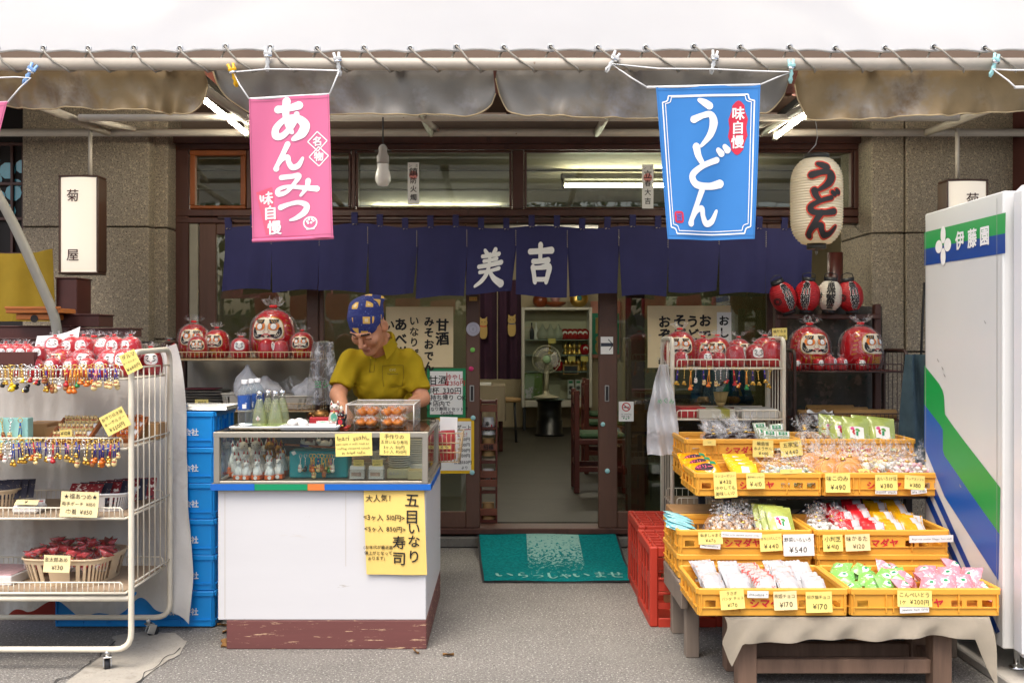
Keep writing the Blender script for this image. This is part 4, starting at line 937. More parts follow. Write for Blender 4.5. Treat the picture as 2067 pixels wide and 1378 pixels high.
m = MB(); m.tube(bend([(LR0, LF, .2), (LR0, LF, 1.325), (LR0, LB, 1.335), (LR0, LB, .2)]), .0125, cream_metal, 10); lpart('tube_frame', m)
m = MB(); m.tube([(LR0, LF - .001, .3), (LR1 - .01, LF - .001, .3)], .0125, cream_metal, 10); lpart('cross_bar', m)
m = MB()
for i in range(1, 7): y = LF + (LB - LF) * i / 7; m.tube([(LR1 + .002, y, .345), (LR1 + .002, y, 1.262)], .003, cream_metal, 6)
for z in (1.262, .95, .66, .36): m.tube([(LR1 + .001, LF, z), (LR1 + .001, LB, z)], .004, cream_metal, 6)
lpart('side_wires', m)
card_b = mat('shelf_card', '#a58f76', .85, nz=(4, .1)); LZ = [1.215, .925, .635, .325]
for i, z in enumerate(LZ):
    s = rack_shelf(lr, LR0 - _c.x, LR1 - .02 - _c.x, LF - .015 - _c.y, LB - .01 - _c.y, z, cream_metal, .045 if i else .04, .022, i > 0, True, card_b)
for x, y in ((LR1 - .1, LF), (LR1 - .1, LB), (LR0 + .3, LF)): caster(lr, x - _c.x, y - _c.y, .085, .4 if y == LF else -.9)
# tarp behind the rack
tarp = mat('white_tarp', (.60, .585, .555), .75, nz=(3, .06), bump=(70, .2), speck=[(2.5, '#a39488', .58, .2)])
def tarpf(u, v):
    xr = X(352, 4.72) + .075 * min(1, (1 - v) * 2.2) + .018 * math.sin(v * 9); x = -2.75 + (xr + 2.75) * u; z = .10 + 1.235 * v + (.035 * math.sin(u * 17) + .02 * math.sin(u * 41)) * (1 - v)
    if u > .93: z += .05 * (u - .93) / .07 * (v - .5)
    return Vector((x, 4.715 + .018 * math.sin(u * 26 + v * 2) + .03 * math.sin(u * 11 - v * 3) * (1 - v) + .012 * noise.noise((u * 30, v * 9, 1)) - .012 * math.sin(v * 6) * u, z))
m = MB(); o = tarpf(.5, .5); m.sheet(lambda u, v: tarpf(u, v) - o, 110, 30, .003, tarp); solo('white_tarp', m, 'white woven plastic sheet hanging behind the left rack', 'sheet', None, o)
# dolls on the top shelf
GD = 'bagged red daruma dolls on the left rack'; base = LZ[0] + .004
row = [(71, .082), (107, .085), (145, .082), (178, .085), (205, .08), (36, .08)]; row.sort()
for i, (px, h) in enumerate(row): daruma(px, base, h, 4.235, 'mini', random.uniform(-.4, .4), 'small bagged red daruma, %s in the front row on left rack top' % ordl(i, len(row)), GD, 1 + i % 2)
row = [(88, .118), (126, .12), (167, .12), (222, .118), (52, .112), (252, .122)]; row.sort()
for i, (px, h) in enumerate(row): daruma(px, base, h, 4.345, 'mini' if i != 2 else 'big', random.uniform(-.6, .6), 'bagged red daruma, %s in the middle row on left rack top' % ordl(i, len(row)), GD, 1 + i % 3)
row = [(150, .135, 'mini'), (190, .165, 'big'), (246, .15, 'big'), (304, .12, 'mini'), (278, .1, 'mini')]; row.sort()
for i, (px, h, k) in enumerate(row): daruma(px, base, h, 4.48 + (.04 if px > 270 else 0), k, random.uniform(-.4, .4), 'bagged red daruma, %s in the back row on left rack top' % ordl(i, len(row)), GD, 2 + i % 2)
row = [108, 148, 170, 207, 232, 266]
for i, px in enumerate(row): daruma(px, base + .075, .1, 4.415, 'mini', random.uniform(-.7, .7), 'bagged red daruma, %s in the upper layer heaped on left rack top' % ordl(i, 6), GD, 1 + i % 3, True, random.uniform(-.5, .2))
box_m = mat('lacquer_brown', '#4c2520', .45, nz=(5, .15))
m = MB(); W2, D2, H2 = .34, .17, .055
m.box((0, 0, .004), (W2, D2, .008), box_m)
for s in (-1, 1): m.box((0, s * (D2 / 2 - .006), H2 / 2 + .004), (W2, .012, H2), box_m); m.box((s * (W2 / 2 - .006), 0, H2 / 2 + .004), (.012, D2 - .025, H2), box_m)
m.box((W2 / 2 - .1, 0, H2 / 2), (.01, D2 - .03, H2 - .01), box_m)
bx = P(18, 738, 4.21); bx.z = base + .002; solo('wooden_tray', m, 'dark brown box of small dolls at the left end of rack top', 'box', None, (bx.x - .06, 4.27, base + .05)).rotation_euler = (0, 0, R(3))
m = MB(); m.box((0, 0, .022), (.3, .13, .044), mat('cardboard', '#a88256', .85, nz=(6, .08)), bev=.002); solo('cardboard_box', m, 'low cardboard box under the brown doll box on left rack', 'box', None, (bx.x - .06, 4.27, base))
for i, px in enumerate((2, 22, 42, 60, 78)): daruma(px, base + .062, .072, 4.26 + .02 * (i % 2), 'mini', random.uniform(-.5, .5), 'tiny red daruma, %s inside the dark brown box on the left rack' % ordl(i, 5), GD, 1 + i % 2)
for i, px in enumerate((12, 34, 52)): daruma(px, base + .07, .075, 4.33, 'mini', random.uniform(-.5, .5), 'tiny red daruma, %s at the back of the dark brown box' % ordl(i, 3), GD, 3)
m = MB(); m.sheet(lambda u, v: Vector(((u - .5) * .2, .02 * math.sin(u * 3), (v - .5) * .1)), 8, 4, .001, paper)
for k in range(3): m.rect(-.09, .01 - k * .02, .08 - k * .03, .013 - k * .02, lambda a, b, e=0: Vector((a, -.002 + .02 * math.sin((a / .27 + .5) * 3) - .002, b)), mat('grey_print', '#9a9aa4', .8))
o = solo('paper_sheet', m, 'white printed sheet lying on the dolls behind the rack front', 'paper', None, P(115, 684, 4.5)); o.rotation_euler = (R(-42), R(-13), 0)
# keychains
KC = {'p': ('purple', 'bell', 'gold'), 'c': ('purple', 'cat', 'cream'), 's': ('silver', 'cat', 'cream'), 'k': ('silver', 'ball', 'black'), 'r': ('silver', 'ball', 'red'), 'y': ('gold', 'ball', 'yellow'), 'b': ('gold', 'cat', 'brown'), 'w': ('silver', 'cat', 'white'), 'o': ('orange', 'gourd', 'orange'), 'g': ('orange', 'gourd', 'green'), 'R': ('red', 'gourd', 'red'), 'd': ('red', 'bell', 'cream'), 'f': ('pink', 'cat', 'cream'), 'v': ('purple', 'ball', 'orange'), 'G': ('gold', 'bell', 'gold'), 'B': ('blue', 'bell', 'gold')}
CH = {'bell': 'bells', 'cat': 'cat charm', 'ball': 'round charm', 'gourd': 'gourd charm'}
CD = {'silver': 'silver chain', 'gold': 'gold chain'}
def key_row(seq, x0, x1, py, d, where, group, L=.10):
    n = len(seq)
    for i, ch in enumerate(seq):
        s = KC[ch]; px = x0 + (x1 - x0) * i / max(1, n - 1) + random.uniform(-1.5, 1.5)
        key(px, py + random.uniform(-2, 3), d + random.choice((-.012, -.006, -.018)), s, '%s %s on %s, %s %s' % (s[2], CH[s[1]], CD.get(s[0], s[0] + ' cord'), ordl(i, n) if i < 13 or i == n - 1 else ORD[n - 1 - i] + ' from right', where), group, L).scale = (random.uniform(.9, 1.25),) * 2 + (random.uniform(.72, 1.12),)
key_row('kGyykykkrrkbpbbswbRoogoovcfccsscs', 4, 240, 737, 4.142, 'on top rack wire', 'keychains on the upper wire of the left rack', .115)
key_row('bwwBpGpvdcBpwRpGpfGBcsGbvvvBdcc', 4, 240, 887, 4.142, 'on second rack wire', 'keychains on the second wire of the left rack', .115)
yc = lambda px, py, d, w, h, L, lab, **k: card(P(px, py, d), w * d / FOC, h * d / FOC, L, lab, **k)
yc(264, 730, 4.12, 34, 42, [('ダルマ', 1), ('キーホルダー', 1), ('¥660円', 1.1)], 'yellow price card at the right end of the top wire', tilt=R(-26), jit=.08)
yc(232, 850, 4.12, 52, 42, [('お守り招き猫', 1), ('キーホルダー', 1), ('¥550円', 1.1)], 'yellow price card tilted over the second shelf near the post', tilt=R(-28), jit=.08)
yc(161, 1017, 4.12, 76, 50, [('★福あつめ★', 1), ('両手ポーチ ¥1150', 1), ('巾着 ¥1150', 1)], 'yellow price card hanging from the third shelf wire', m=card_y2, curl=.02, tilt=R(2))
yc(115, 1137, 4.145, 53, 34, [('金太郎あめ', 1), ('¥130', 1.1)], 'small yellow price card on the cream candy basket', m=card_y2, tilt=R(2), curl=.01)
# second shelf
z1 = LZ[1] + .007
m = MB(); m.box((0, 0, .055), (.17, .05, .11), mat('aqua_box', '#9fd8d0', .7, nz=(4, .04)), bev=.002); solo('aqua_box', m, 'pale aqua box at the left of the second shelf', 'box', None, (X(22, 4.3), 4.3, z1))
for i, (px, s) in enumerate(((3, 'b'), (22, 's'), (41, 'B'))): key(px, 845, 4.262, KC[s], '%s keychain on the front of the pale aqua box' % ordl(i, 3), 'keychains on the aqua box', .1)
cb = MATS['cardboard']
def cbox(px, d, w, dp, h, z, lab, m=cb, rz=0): 
    b = MB(); b.box((0, 0, h / 2), (w, dp, h), m, bev=.002); b.box((0, 0, h + .0006), (w * .98, .03, .001), mat('parcel_tape', '#8f6b3e', .4), bev=0); o = solo('cardboard_box', b, lab, 'box', None, (X(px, d), d, z)); o.rotation_euler = (0, 0, rz); return o
cbox(85, 4.5, .12, .16, .075, z1, 'brown cardboard box behind the aqua box'); cbox(118, 4.45, .07, .12, .06, z1, 'small cardboard box left of the wooden charm tray'); cbox(306, 4.53, .1, .12, .07, z1, 'cardboard box at the right end of the second shelf')
wood_t = mat('tray_wood', '#8a5028', .5, nz=(8, .2)); felt = mat('tray_felt', '#cfd2d4', .9)
def tray(px, d, w, dp, z, lab, rows, cols, col, clab, tilt, rz=0):
    t = thing('wooden_tray', lab, 'tray', (X(px, d), d, z)); t.rotation_euler = (tilt, 0, rz); b = MB(); b.box((0, 0, .004), (w, dp, .005), felt, bev=0); b.build('felt_base', t); b = MB()
    for s in (-1, 1): b.box((0, s * dp / 2, .01), (w + .012, .01, .024), wood_t); b.box((s * w / 2, 0, .01), (.012, dp - .012, .022), wood_t)
    b.build('rim', t); M4 = Matrix.Translation(t.location) @ Euler((tilt, 0, rz)).to_matrix().to_4x4()
    for r in range(rows):
        for c in range(cols):
            def mk():
                q = solo('cat_charm', MB().ball((0, 0, .011), (.011, .009, .012), col, 10).ball((0, -.001, .025), (.009, .008, .0085), col, 10).lathe([(.004, 0), (0, .008)], col, 6, (-.006, 0, .031)).lathe([(.004, 0), (0, .008)], col, 6, (.006, 0, .031)).ball((.004, -.008, .026), .0016, ink, 5).ball((-.004, -.008, .026), .0016, ink, 5).ball((0, -.006, .018), (.007, .004, .002), red_ink, 6), clab, 'charm', 'charms lying in the wooden trays'); return q
            p = M4 @ Vector((-w / 2 + .02 + (w - .04) * c / max(1, cols - 1), -dp / 2 + .03 + (dp - .05) * r / max(1, rows - 1), .006))
            PR.put(('charm', col.name), mk, p, (tilt * .5, 0, random.uniform(-.4, .4)), 1.0, clab, 'charms lying in the wooden trays')
tray(154, 4.34, .17, .18, z1 + .042, 'brown framed tray of cream cat charms on the second shelf', 3, 8, mat('charm_cream2', '#dcc389', .4), 'small cream cat charm standing in the left wooden tray', R(26))
tray(264, 4.40, .1, .18, z1 + .042, 'brown framed tray of orange charms behind the rack post', 3, 4, mat('charm_orange2', '#c9712a', .4), 'small orange charm lying in the right wooden tray', R(26))
yc(133, 874, 4.235, 24, 14, [('¥108', 1)], 'tiny yellow tag on the tray of cream cat charms', tilt=R(-4))
# third shelf
z2_ = LZ[2] + .007; white_pl = mat('white_plastic', (.72, .72, .71), .4); cream_pl = mat('cream_plastic', '#cdb796', .45, nz=(5, .06))
basket('round_basket', .2, .2, .085, cream_pl, 'round cream basket cut off at the left edge, third shelf', 'basket', (X(-6, 4.36), 4.36, z2_), 0, 1.0)
basket('white_basket', .27, .26, .075, white_pl, 'white rectangular basket of patterned pouches on the third shelf', 'basket', (X(208, 4.38), 4.38, z2_), R(6), .35)
pouch_m = mat('pouch_red', '#7d1820', .6, speck=[(42, '#e0d6c8', .56, .02), (27, '#14101c', .62, .02)]); pouch_d = mat('pouch_dark', '#2b2a3a', .6, speck=[(36, '#a89a80', .6, .03)])
for i in range(7):
    k = PR.put(('pouch', i % 2), lambda i=i: make_pack(.15, .11, .012, pouch_d if i % 2 else pouch_m, None, i, 'fabric_pouch', m2=None), (X(172 + i * 14, 4.36), 4.30 + .03 * i, z2_ + .02), (R(-38), 0, R(-8 + i * 3)), None, ['dark red cat patterned pouch lying in front of the white basket', 'dark navy patterned pouch, leaning behind the red front pouch', 'red patterned pouch in the middle of the white basket', 'dark patterned pouch in the middle of the white basket', 'red patterned pouch towards the right of the white basket', 'dark pouch second from back of the white basket', 'red pouch at the very back of the white basket'][i], 'fabric pouches in the white basket'); k['category'] = 'pouch'
for i in range(3): 
    k = dup(PR.d[('pouch', 1)], (X(2 + i * 11, 4.3), 4.32 + .02 * i, z2_ + .045), (R(-30), 0, R(12)), .8, '%s dark patterned pouch in the round cream basket' % ['front', 'middle', 'back'][i], 'fabric pouches in the round basket')
m = MB(); m.box((0, 0, .018), (.11, .1, .036), white_pl, bev=.01); solo('white_dish', m, 'shallow white dish under a yellow card on the third shelf', 'dish', None, (X(60, 4.26), 4.26, z2_))
yc(54, 1013, 4.21, 46, 14, [('¥', 1)], 'yellow card lying on the white dish', m=card_y2, rx=R(-55))
m = MB(); m.box((0, 0, .002), (.055, .05, .002), paper, bev=0); m.rect(-.02, -.01, .02, .01, lambda a, b, e=0: Vector((a, b, .0035)), mat('pale_red_seal', '#d98b84', .8)); solo('paper_slip', m, 'small white slip lying behind the yellow card, third shelf', 'paper', None, (X(75, 4.29), 4.3, z2_ + .037)).rotation_euler = (R(12), 0, .4)
# fourth shelf
z3 = LZ[3] + .007
basket('oval_basket', .37, .33, .115, cream_pl, 'cream oval slotted basket of red wrapped candies on the lowest shelf', 'basket', (X(154, 4.37), 4.37, z3), R(-3), .42, 2, .84)
candy_red = mat('candy_film', '#c0474a', .25, nz=(40, .25), coat=.5); candy_mix = mat('candy_mix', '#c94f50', .35, speck=[(70, '#e9e2d6', .55, .05), (55, '#3f9a4a', .62, .03), (48, '#e7b33a', .63, .03)])
def make_candy(seed):
    t = thing('candy_bag', '', 'candy bag'); b = MB(); rn = random.Random(seed)
    for _ in range(5): b.ball((rn.uniform(-.018, .018), rn.uniform(-.014, .014), rn.uniform(.008, .03)), rn.uniform(.011, .016), candy_mix, 8)
    b.build('candies', t); b = MB(); ph = rn.uniform(0, 6)
    b.lathe([(.02, 0), (.033, .012), (.03, .034), (.012, .05), (.006, .054), (.016, .066), (.03, .082)], bag_fine, 16, wob=lambda a, t: 1 + (.35 * math.sin(5 * a + ph) if t > .75 else .08 * math.sin(7 * a))); b.build('wrapper', t)
    b = MB(); b.lathe([(.006, .050), (.0085, .054), (.006, .058)], gold, 8); b.lathe([(.007, .058), (.016, .068), (.028, .084)], candy_red, 12, wob=lambda a, t: 1 + .4 * t * math.sin(5 * a + ph)); b.build('twist_top', t); return t
rn = random.Random(8); cs = []
for r in range(4):
    for c in range(6): cs.append((-.135 + .054 * c + rn.uniform(-.01, .01), -.115 + .075 * r + rn.uniform(-.01, .01)))
for i, (a, b) in enumerate(cs):
    r, c = divmod(i, 6); PR.put(('candy', i % 3), lambda i=i: make_candy(i), (X(154, 4.37) + a, 4.37 + b, z3 + .058 + rn.uniform(0, .02)), (rn.uniform(-.5, .5), rn.uniform(-.5, .5), rn.uniform(0, 6)), 1.05, 'red twisted candy bag, %s in the %s row of the oval basket' % (ordl(c, 6), ['front', 'second', 'third', 'back'][r]), 'twisted candy bags in the oval basket')
m = MB(); m.box((0, 0, .02), (.2, .22, .04), white_pl, bev=.003); m.box((0, 0, .0425), (.185, .2, .004), mat('pink_film', '#dcb2b4', .2, nz=(30, .2)), bev=.002); solo('white_carton', m, 'white carton of pink sweets cut off at the left, lowest shelf', 'box', None, (X(8, 4.36), 4.36, z3)).rotation_euler = (0, 0, R(-5))

# ------------------------------------------------------------------ blue crates, metal tray
blue_pl = mat('blue_plastic', '#0e8cdc', .4, nz=(4, .06)); ylw_pl = mat('yellow_plastic', '#dca03a', .45, nz=(5, .08), speck=[(7, '#b57a20', .66, .08), (28, '#7a4e18', .74, .04)])
cx0 = X(296, 4.93)
for k in range(6):
    zz = .006 + .1715 * k
    PR.put('blue_crate', lambda: make_crate(.77, .36, .17, blue_pl, '株式会社', white_ink, 0, 0), (cx0, 4.945 + (.004 if k % 2 else 0), zz), None, None, 'blue plastic crate with white characters, %s of its stack' % ['bottom', 'second from bottom', 'third from bottom', 'third from top', 'second from top', 'topmost'][k], 'blue crates stacked beside the counter')
# printing of the crates sits near the right end as in the photo
for o in bpy.data.objects:
    if o.name.startswith('lettering') and o.parent and o.parent.name.startswith('plastic_crate') and o.parent.get('group', '').startswith('blue'): o.location = (.245, 0, 0)
m = MB(); m.box((0, 0, .003), (.27, .28, .004), steel, bev=.001)
for s in (-1, 1): m.box((0, s * .14, .012), (.29, .012, .02), steel, (s * .5, 0, 0), .003); m.box((s * .14, 0, .012), (.012, .27, .02), steel, (0, -s * .5, 0), .003)
solo('metal_tray', m, 'empty steel tray on top of the blue crate stack', 'tray', None, (X(415, 4.92), 4.92, 1.035))

# ------------------------------------------------------------------ brown wire rack with dolls behind the crates
def brown_rack(x0, x1, yf, yb, top, shelves, label, board, legs=0, lip=.045):
    t = thing('wire_rack', label, 'display rack', ((x0 + x1) / 2, (yf + yb) / 2, 0)); c = t.location
    for x in (x0, x1):
        m = MB(); m.tube(bend([(x, yf, legs), (x, yf, top), (x, yb, top), (x, yb, legs)], .05), .011, brown_metal, 10); rel(m, c).build('side_frame', t)
        m = MB()
        for i in range(1, 5): y = yf + (yb - yf) * i / 5; m.tube([(x, y, shelves[-1]), (x, y, top - .01)], .0026, brown_metal, 5)
        rel(m, c).build('side_wires', t)
    for z in shelves: rack_shelf(t, x0 + .012 - c.x, x1 - .012 - c.x, yf - .01 - c.y, yb - c.y, z, board[1], lip, .024, True, True, board[0])
    return t
ply = mat('shelf_ply', '#8a6238', .7, nz=(6, .15))
brown_rack(X(330, 5.75), X(640, 5.75), 5.75, 6.15, 1.36, [1.262, .965, .4], 'dark wire rack of dolls behind the blue crates', (ply, mat('dull_wire', '#b79f7c', .45)))
GB = 'bagged daruma dolls on the dark left rack'; bz = 1.27
big = [(341, .1, 'mini', 5.9), (391, .205, 'big', 6.02), (438, .17, 'big', 5.98), (552, .29, 'big', 6.0), (610, .155, 'big', 5.9), (489, .12, 'mini', 6.0)]
nm = {341: 'small bagged daruma half hidden by the rack post, behind the tarp', 391: 'taller bagged daruma at the left end of dark rack, behind a smaller one', 438: 'bagged daruma with orange eyes left of the largest daruma, dark rack', 552: 'largest bagged daruma with white eyes on the dark left rack', 610: 'bagged daruma right of the largest daruma on the dark rack', 489: 'bagged small faced daruma behind the white masked one, dark rack'}
for px, h, k, d in big: daruma(px, bz, h, d, k, {391: .15, 438: -.1, 552: -.1}.get(px, 0), nm[px], GB, 1 + px % 3)
for px, h, k, d, l in [(399, .13, 'big', 5.86, 'bagged daruma in front of the taller left one, dark rack'), (484, .12, 'mini', 5.84, 'small bagged daruma lying in front of largest, left side'), (538, .115, 'mini', 5.84, 'small plain red daruma below the left cheek of the largest'), (566, .105, 'mini', 5.84, 'small turned daruma below the right cheek of the largest')]:
    daruma(px, bz, h, d, k, {538: 1.4, 566: -1.2}.get(px, .2), l, GB, 1, px != 538)
# things on its lower shelf
dz = .975
for i in range(5):
    m = MB(); m.box((0, 0, .006), (.28, .2, .012), mat('worn_tray', '#6b675f', .4, metal=.6, nz=(8, .2)), bev=.004); solo('metal_tray', m, ['bottom', 'second', 'middle', 'fourth', 'topmost'][i] + ' of the stacked grey trays behind the metal crate tray', 'tray', 'grey trays stacked on the dark rack', (X(405, 5.85) + .008 * (i % 2), 5.9, dz + .03 + .016 * i)).rotation_euler = (0, 0, R(3 * (i % 3) - 3))
m = MB(); m.box((0, 0, .004), (.2, .15, .006), mat('maroon_cloth', '#6a2c34', .8), bev=.002); solo('folded_cloth', m, 'dark red folded cloth on the stacked grey trays', 'cloth', None, (X(405, 5.85), 5.88, dz + .112))
basket('small_basket', .16, .18, .09, mat('basket_white', '#c9c3b2', .5), 'small cream basket left of the water bottles on the dark rack', 'basket', (X(478, 5.84), 5.86, dz), 0, .35)
basket('small_basket', .3, .2, .075, mat('basket_white', '#c9c3b2', .5), 'wide basket of plastic bags behind the glass bottles', 'basket', (X(590, 5.84), 5.88, dz), 0, .35)
film_w = clear_mat('film_white', '#f4f4f4', .45, .85, .3, .6, 18)
film_c = clear_mat('film_clear', '#f6f6f6', .12, .6, .25, .4, 14, streak=.3)
def crumple(px, py, d, r, h, seed, label, m=film_w, sx=1):
    rn = random.Random(seed); ph = [rn.uniform(0, 9) for _ in range(4)]; b = MB(); 
    b.lathe(smooth_prof([(r * .3, 0), (r * .9, h * .08), (r, h * .35), (r * .75, h * .6), (r * .35, h * .8), (r * .12, h)], 3), m, 24, wob=lambda a, t: 1 + .16 * math.sin(3 * a + ph[0] + t * 4) + .12 * math.sin(7 * a + ph[1] - t * 7) + .07 * math.sin(13 * a + ph[2] + 9 * t))
    o = solo('plastic_bag', b, label, 'plastic bag', None, P(px, py, d)); o.scale = (sx, .7, 1); return o
crumple(500, 805, 5.8, .075, .2, 1, 'white plastic bag standing behind the water bottles'); crumple(535, 800, 5.82, .1, .12, 2, 'white crumpled plastic bag right of the water bottles'); crumple(590, 800, 5.85, .11, .12, 3, 'clear crumpled bag in the wide basket behind glass bottles', bag_m); crumple(622, 803, 5.83, .08, .12, 4, 'white crumpled bag at the right end of the wide basket')
m = MB(); fn = lambda u, v: Vector(((u - .5) * .16 * (1.25 - .5 * v), .02 * math.sin(u * 12) + .01 * math.sin(v * 14 + u * 5), -.36 * (1 - v))); m.sheet(fn, 24, 24, .003, film_c); m.text('ヨシ', lambda a, b, e=0: Vector((a, -.03 - e, b)), .05, mat('green_print', '#2a9a5a', .6), 0, -.24)
solo('hanging_bag', m, 'clear plastic bag hanging at the right end of the dark left rack', 'plastic bag', None, P(652, 690, 5.7))
m = MB(); m.sheet(lambda u, v: Vector(((u - .5) * .8, .015 * math.sin(u * 20 + v * 3), (v - .5) * .35)), 40, 10, .002, mat('grey_sheet', '#a7a399', .7, nz=(4, .1))); solo('backing_sheet', m, 'pale grey plastic sheet behind the lower shelf of the dark left rack', 'sheet', None, (X(500, 6.2), 6.2, 1.13))
yc(407, 812, 5.7, 27, 12, [('¥120', 1)], 'yellow tag in front of the stacked grey trays')

# ------------------------------------------------------------------ far left background
gl_t = mat('stained_teal', '#3a93a8', .15, nz=(6, .2), coat=.5); dk = mat('dark_recess', '#1b1513', .7)
nb = thing('latticed_window', 'dark framed stained glass window of teal panes at the far left', 'window', (X(-10, 6.5), 6.55, Z(400, 6.5)))
c = nb.location
m = MB(); m.box((0, .03, -.3), (.36, .03, 2.1), dk, bev=0); rel(m, (0, 0, 0)).build('backing', nb)
m = MB()
for k in range(9):
    a = k * .7; m.disc(.04 + .07 * math.cos(a) * (1 + k % 2), .1 + .09 * math.sin(a) * (1 + k % 2), .035 + .01 * (k % 3), lambda x, z, e=0: Vector((x, .01 - e, z)), gl_t, .001 * k, 10)
m.build('pane', nb); m = MB()
for x in (-.16, -.03, .09, .165): m.box((x, 0, 0), (.018, .03, .75), dark_wood)
for z in (-.36, -.13, .1, .36): m.box((0, -.004, z), (.34, .03, .02), dark_wood)
m.build('lattice', nb)
m = MB(); m.box((0, 0, 1.5), (1.6, .12, 3.2), mat('neighbour_wall', '#4a3a2c', .8, nz=(4, .2)), bev=0); solo('neighbour_wall', m, 'dark brown wall of the neighbouring shop at the far left', 'wall', None, (-3.95, 6.75, 0))
yel = cloth_mat('mustard_cloth', '#8a7322', 300, .85, (3, .15), .2)
m = MB(); m.sheet(lambda u, v: Vector(((u - .5) * .5, .02 * math.sin(u * 8 + v * 2) + .01 * math.sin(u * 19), (v - .5) * .42 - .03 * math.sin(u * 3.1) * v)), 24, 10, .003, yel); solo('mustard_cloth', m, 'mustard yellow cloth hanging behind the grey diagonal pipe, far left', 'cloth', None, P(20, 575, 5.75))
m = MB(); m.tube(bend([P(-40, 330, 5.35), P(30, 455, 5.35), P(70, 545, 5.35), P(112, 640, 5.35), P(118, 700, 5.35)], .2), .026, mat('grey_pipe', '#8d8a80', .5, nz=(6, .1)), 12); solo('diagonal_pipe', m, 'grey diagonal metal pipe in front of the mustard cloth', 'pipe')
for px, py, w2, h2, d, l in [(60, 672, 160, 24, 5.45, 'lowest wide dark brown box behind the left rack'), (152, 648, 96, 23, 5.5, 'dark brown box right of the orange lacquer stand'), (200, 672, 118, 15, 5.42, 'flat dark brown box at the right of the brown stack'), (68, 694, 165, 18, 5.4, 'wide flat brown box under the brown stack'), (134, 600, 42, 75, 5.8, 'tall red brown panel below the lit sign, far left')]:
    m = MB(); W2, H2 = w2 * d / FOC, h2 * d / FOC; m.box((0, .1, 0), (W2, .2, H2), box_m, bev=.003); m.box((0, .1, H2 / 2 + .004), (W2 + .012, .212, .008), box_m, bev=.002); solo('brown_box', m, l, 'box', None, P(px, py, d))
t = thing('lacquer_stand', 'orange brown wooden stand on top of the brown boxes', 'stand', P(66, 645, 5.35)); ob = mat('orange_lacquer', '#b5682a', .4, nz=(6, .15)); k = 5.35 / FOC
m = MB(); m.box((0, .1, 18 * k), (110 * k, .2, 10 * k), ob); m.box((0, .0, 24 * k), (112 * k, .012, 5 * k), ob); m.build('tray_top', t); m = MB(); m.box((0, .1, 6 * k), (76 * k, .16, 12 * k), ob); m.disc(0, 2 * k, 8 * k, front(0, .019, 0), dk, .001); m.build('base', t)
m = MB(); m.box((0, 0, .06), (.3, .3, .12), mat('crate_red', '#ad3322', .5), bev=.01); solo('red_tub', m, 'red plastic tub on the ground behind the left rack', 'tub', None, (X(78, 4.95), 5.05, 0))
t = thing('brown_cabinet', 'brown wooden cabinet under the stacked brown boxes behind the tarp', 'cabinet', (-2.52, 5.55, 0))
m = MB(); m.box((0, 0, .655), (.8, .3, 1.31), box_m, bev=.004); m.build('body', t)
for s in (-1, 1): m = MB(); m.box((s * .2, -.155, .65), (.38, .012, 1.2), box_m, bev=.003); m.build('door', t)
# ------------------------------------------------------------------ counter with glass case
CD_ = 4.44; c0, c1 = X(440, CD_), X(860, CD_); cm = (c0 + c1) / 2; CT = .968
ct = thing('display_counter', 'white counter with glass display case on top and worn brown plinth', 'counter', (cm, CD_, 0)); cw = c1 - c0
cpan = mat('counter_white', (.61, .61, .625), .5, nz=(1.5, .03), speck=[(3.2, '#c4beb6', .62, .08), (14, '#aba49c', .66, .03)], stretch=(.3, 1, 2.2))
m = MB(); m.box((0, .49, .42), (cw, .98, .578), cpan, bev=.003); m.rect(-cw / 2 + .03, .14, -cw / 2 + .0325, .70, lambda a, b, e=0: Vector((a, -.0006, b)), mat('panel_seam', '#b9b2a6', .8)); m.rect(.105, .37, .107, .70, lambda a, b, e=0: Vector((a, -.0006, b)), MATS['panel_seam']); m.build('cabinet', ct)
def worn(name, col, under, sc, th):
    m = mat(name, col, .6, nz=(6, .15), stretch=(.12, 1, 1.5), speck=[(sc, under, th, .02), (sc * 2.5, under, th + .04, .02), (3, '#5b3532', .6, .2)]); return m
m = MB(); m.box((.02, .47, .065), (cw - .035, .94, .13), worn('worn_plinth', '#6b3f3c', '#c9a988', 42, .6), bev=.004); m.build('plinth', ct)
tapeb, tapeg, tapeo = mat('tape_blue', '#1a62b8', .35), mat('tape_green', '#0f8a5c', .35), mat('tape_orange', '#d9783c', .35)
m = MB(); m.box((0, .34, .727), (cw + .045, .74, .03), mat('case_base_wood', '#7c7466', .6), bev=.002); m.build('case_base', ct)
m = MB(); xx = -cw / 2 - .024
for wd, tm in ((.195, tapeb), (.235, tapeg), (.075, tapeo), (cw + .048 - .505, tapeb)): m.box((xx + wd / 2, -.0325, .727), (wd - .0005, .002, .027 + .002 * (wd < .2)), tm, bev=.0005); xx += wd
for k in range(2): m.box((cw / 2 + .0235, .3 * k + .12, .727), (.002, .29, .028), tapeb, bev=0)
m.build('edge_tape', ct)
alu = mat('aluminium', '#b3aea2', .4, metal=.8, nz=(10, .06)); m = MB(); cz0, cz1 = .742, CT; f = .026; dp = .68
for x in (-cw / 2 + .002, cw / 2 - .002):
    for y in (-.018, dp - .018): m.box((x, y, (cz0 + cz1) / 2), (f, f, cz1 - cz0), alu, bev=.002)
for y in (-.019, dp - .018):
    m.box((0, y, cz1 - .010), (cw + .026, f - .001, .024), alu, bev=.002); m.box((0, y, cz0 + .005), (cw - .03, f - .002, .012), alu, bev=.002)
for x in (-cw / 2 + .0015, cw / 2 - .0015): m.box((x, dp / 2 - .018, cz1 - .0105), (f - .002, dp - .03, .023), alu, bev=.002); m.box((x, dp / 2 - .018, cz0 + .0055), (f - .002, dp - .03, .012), alu, bev=.002)
m.build('case_frame', ct)
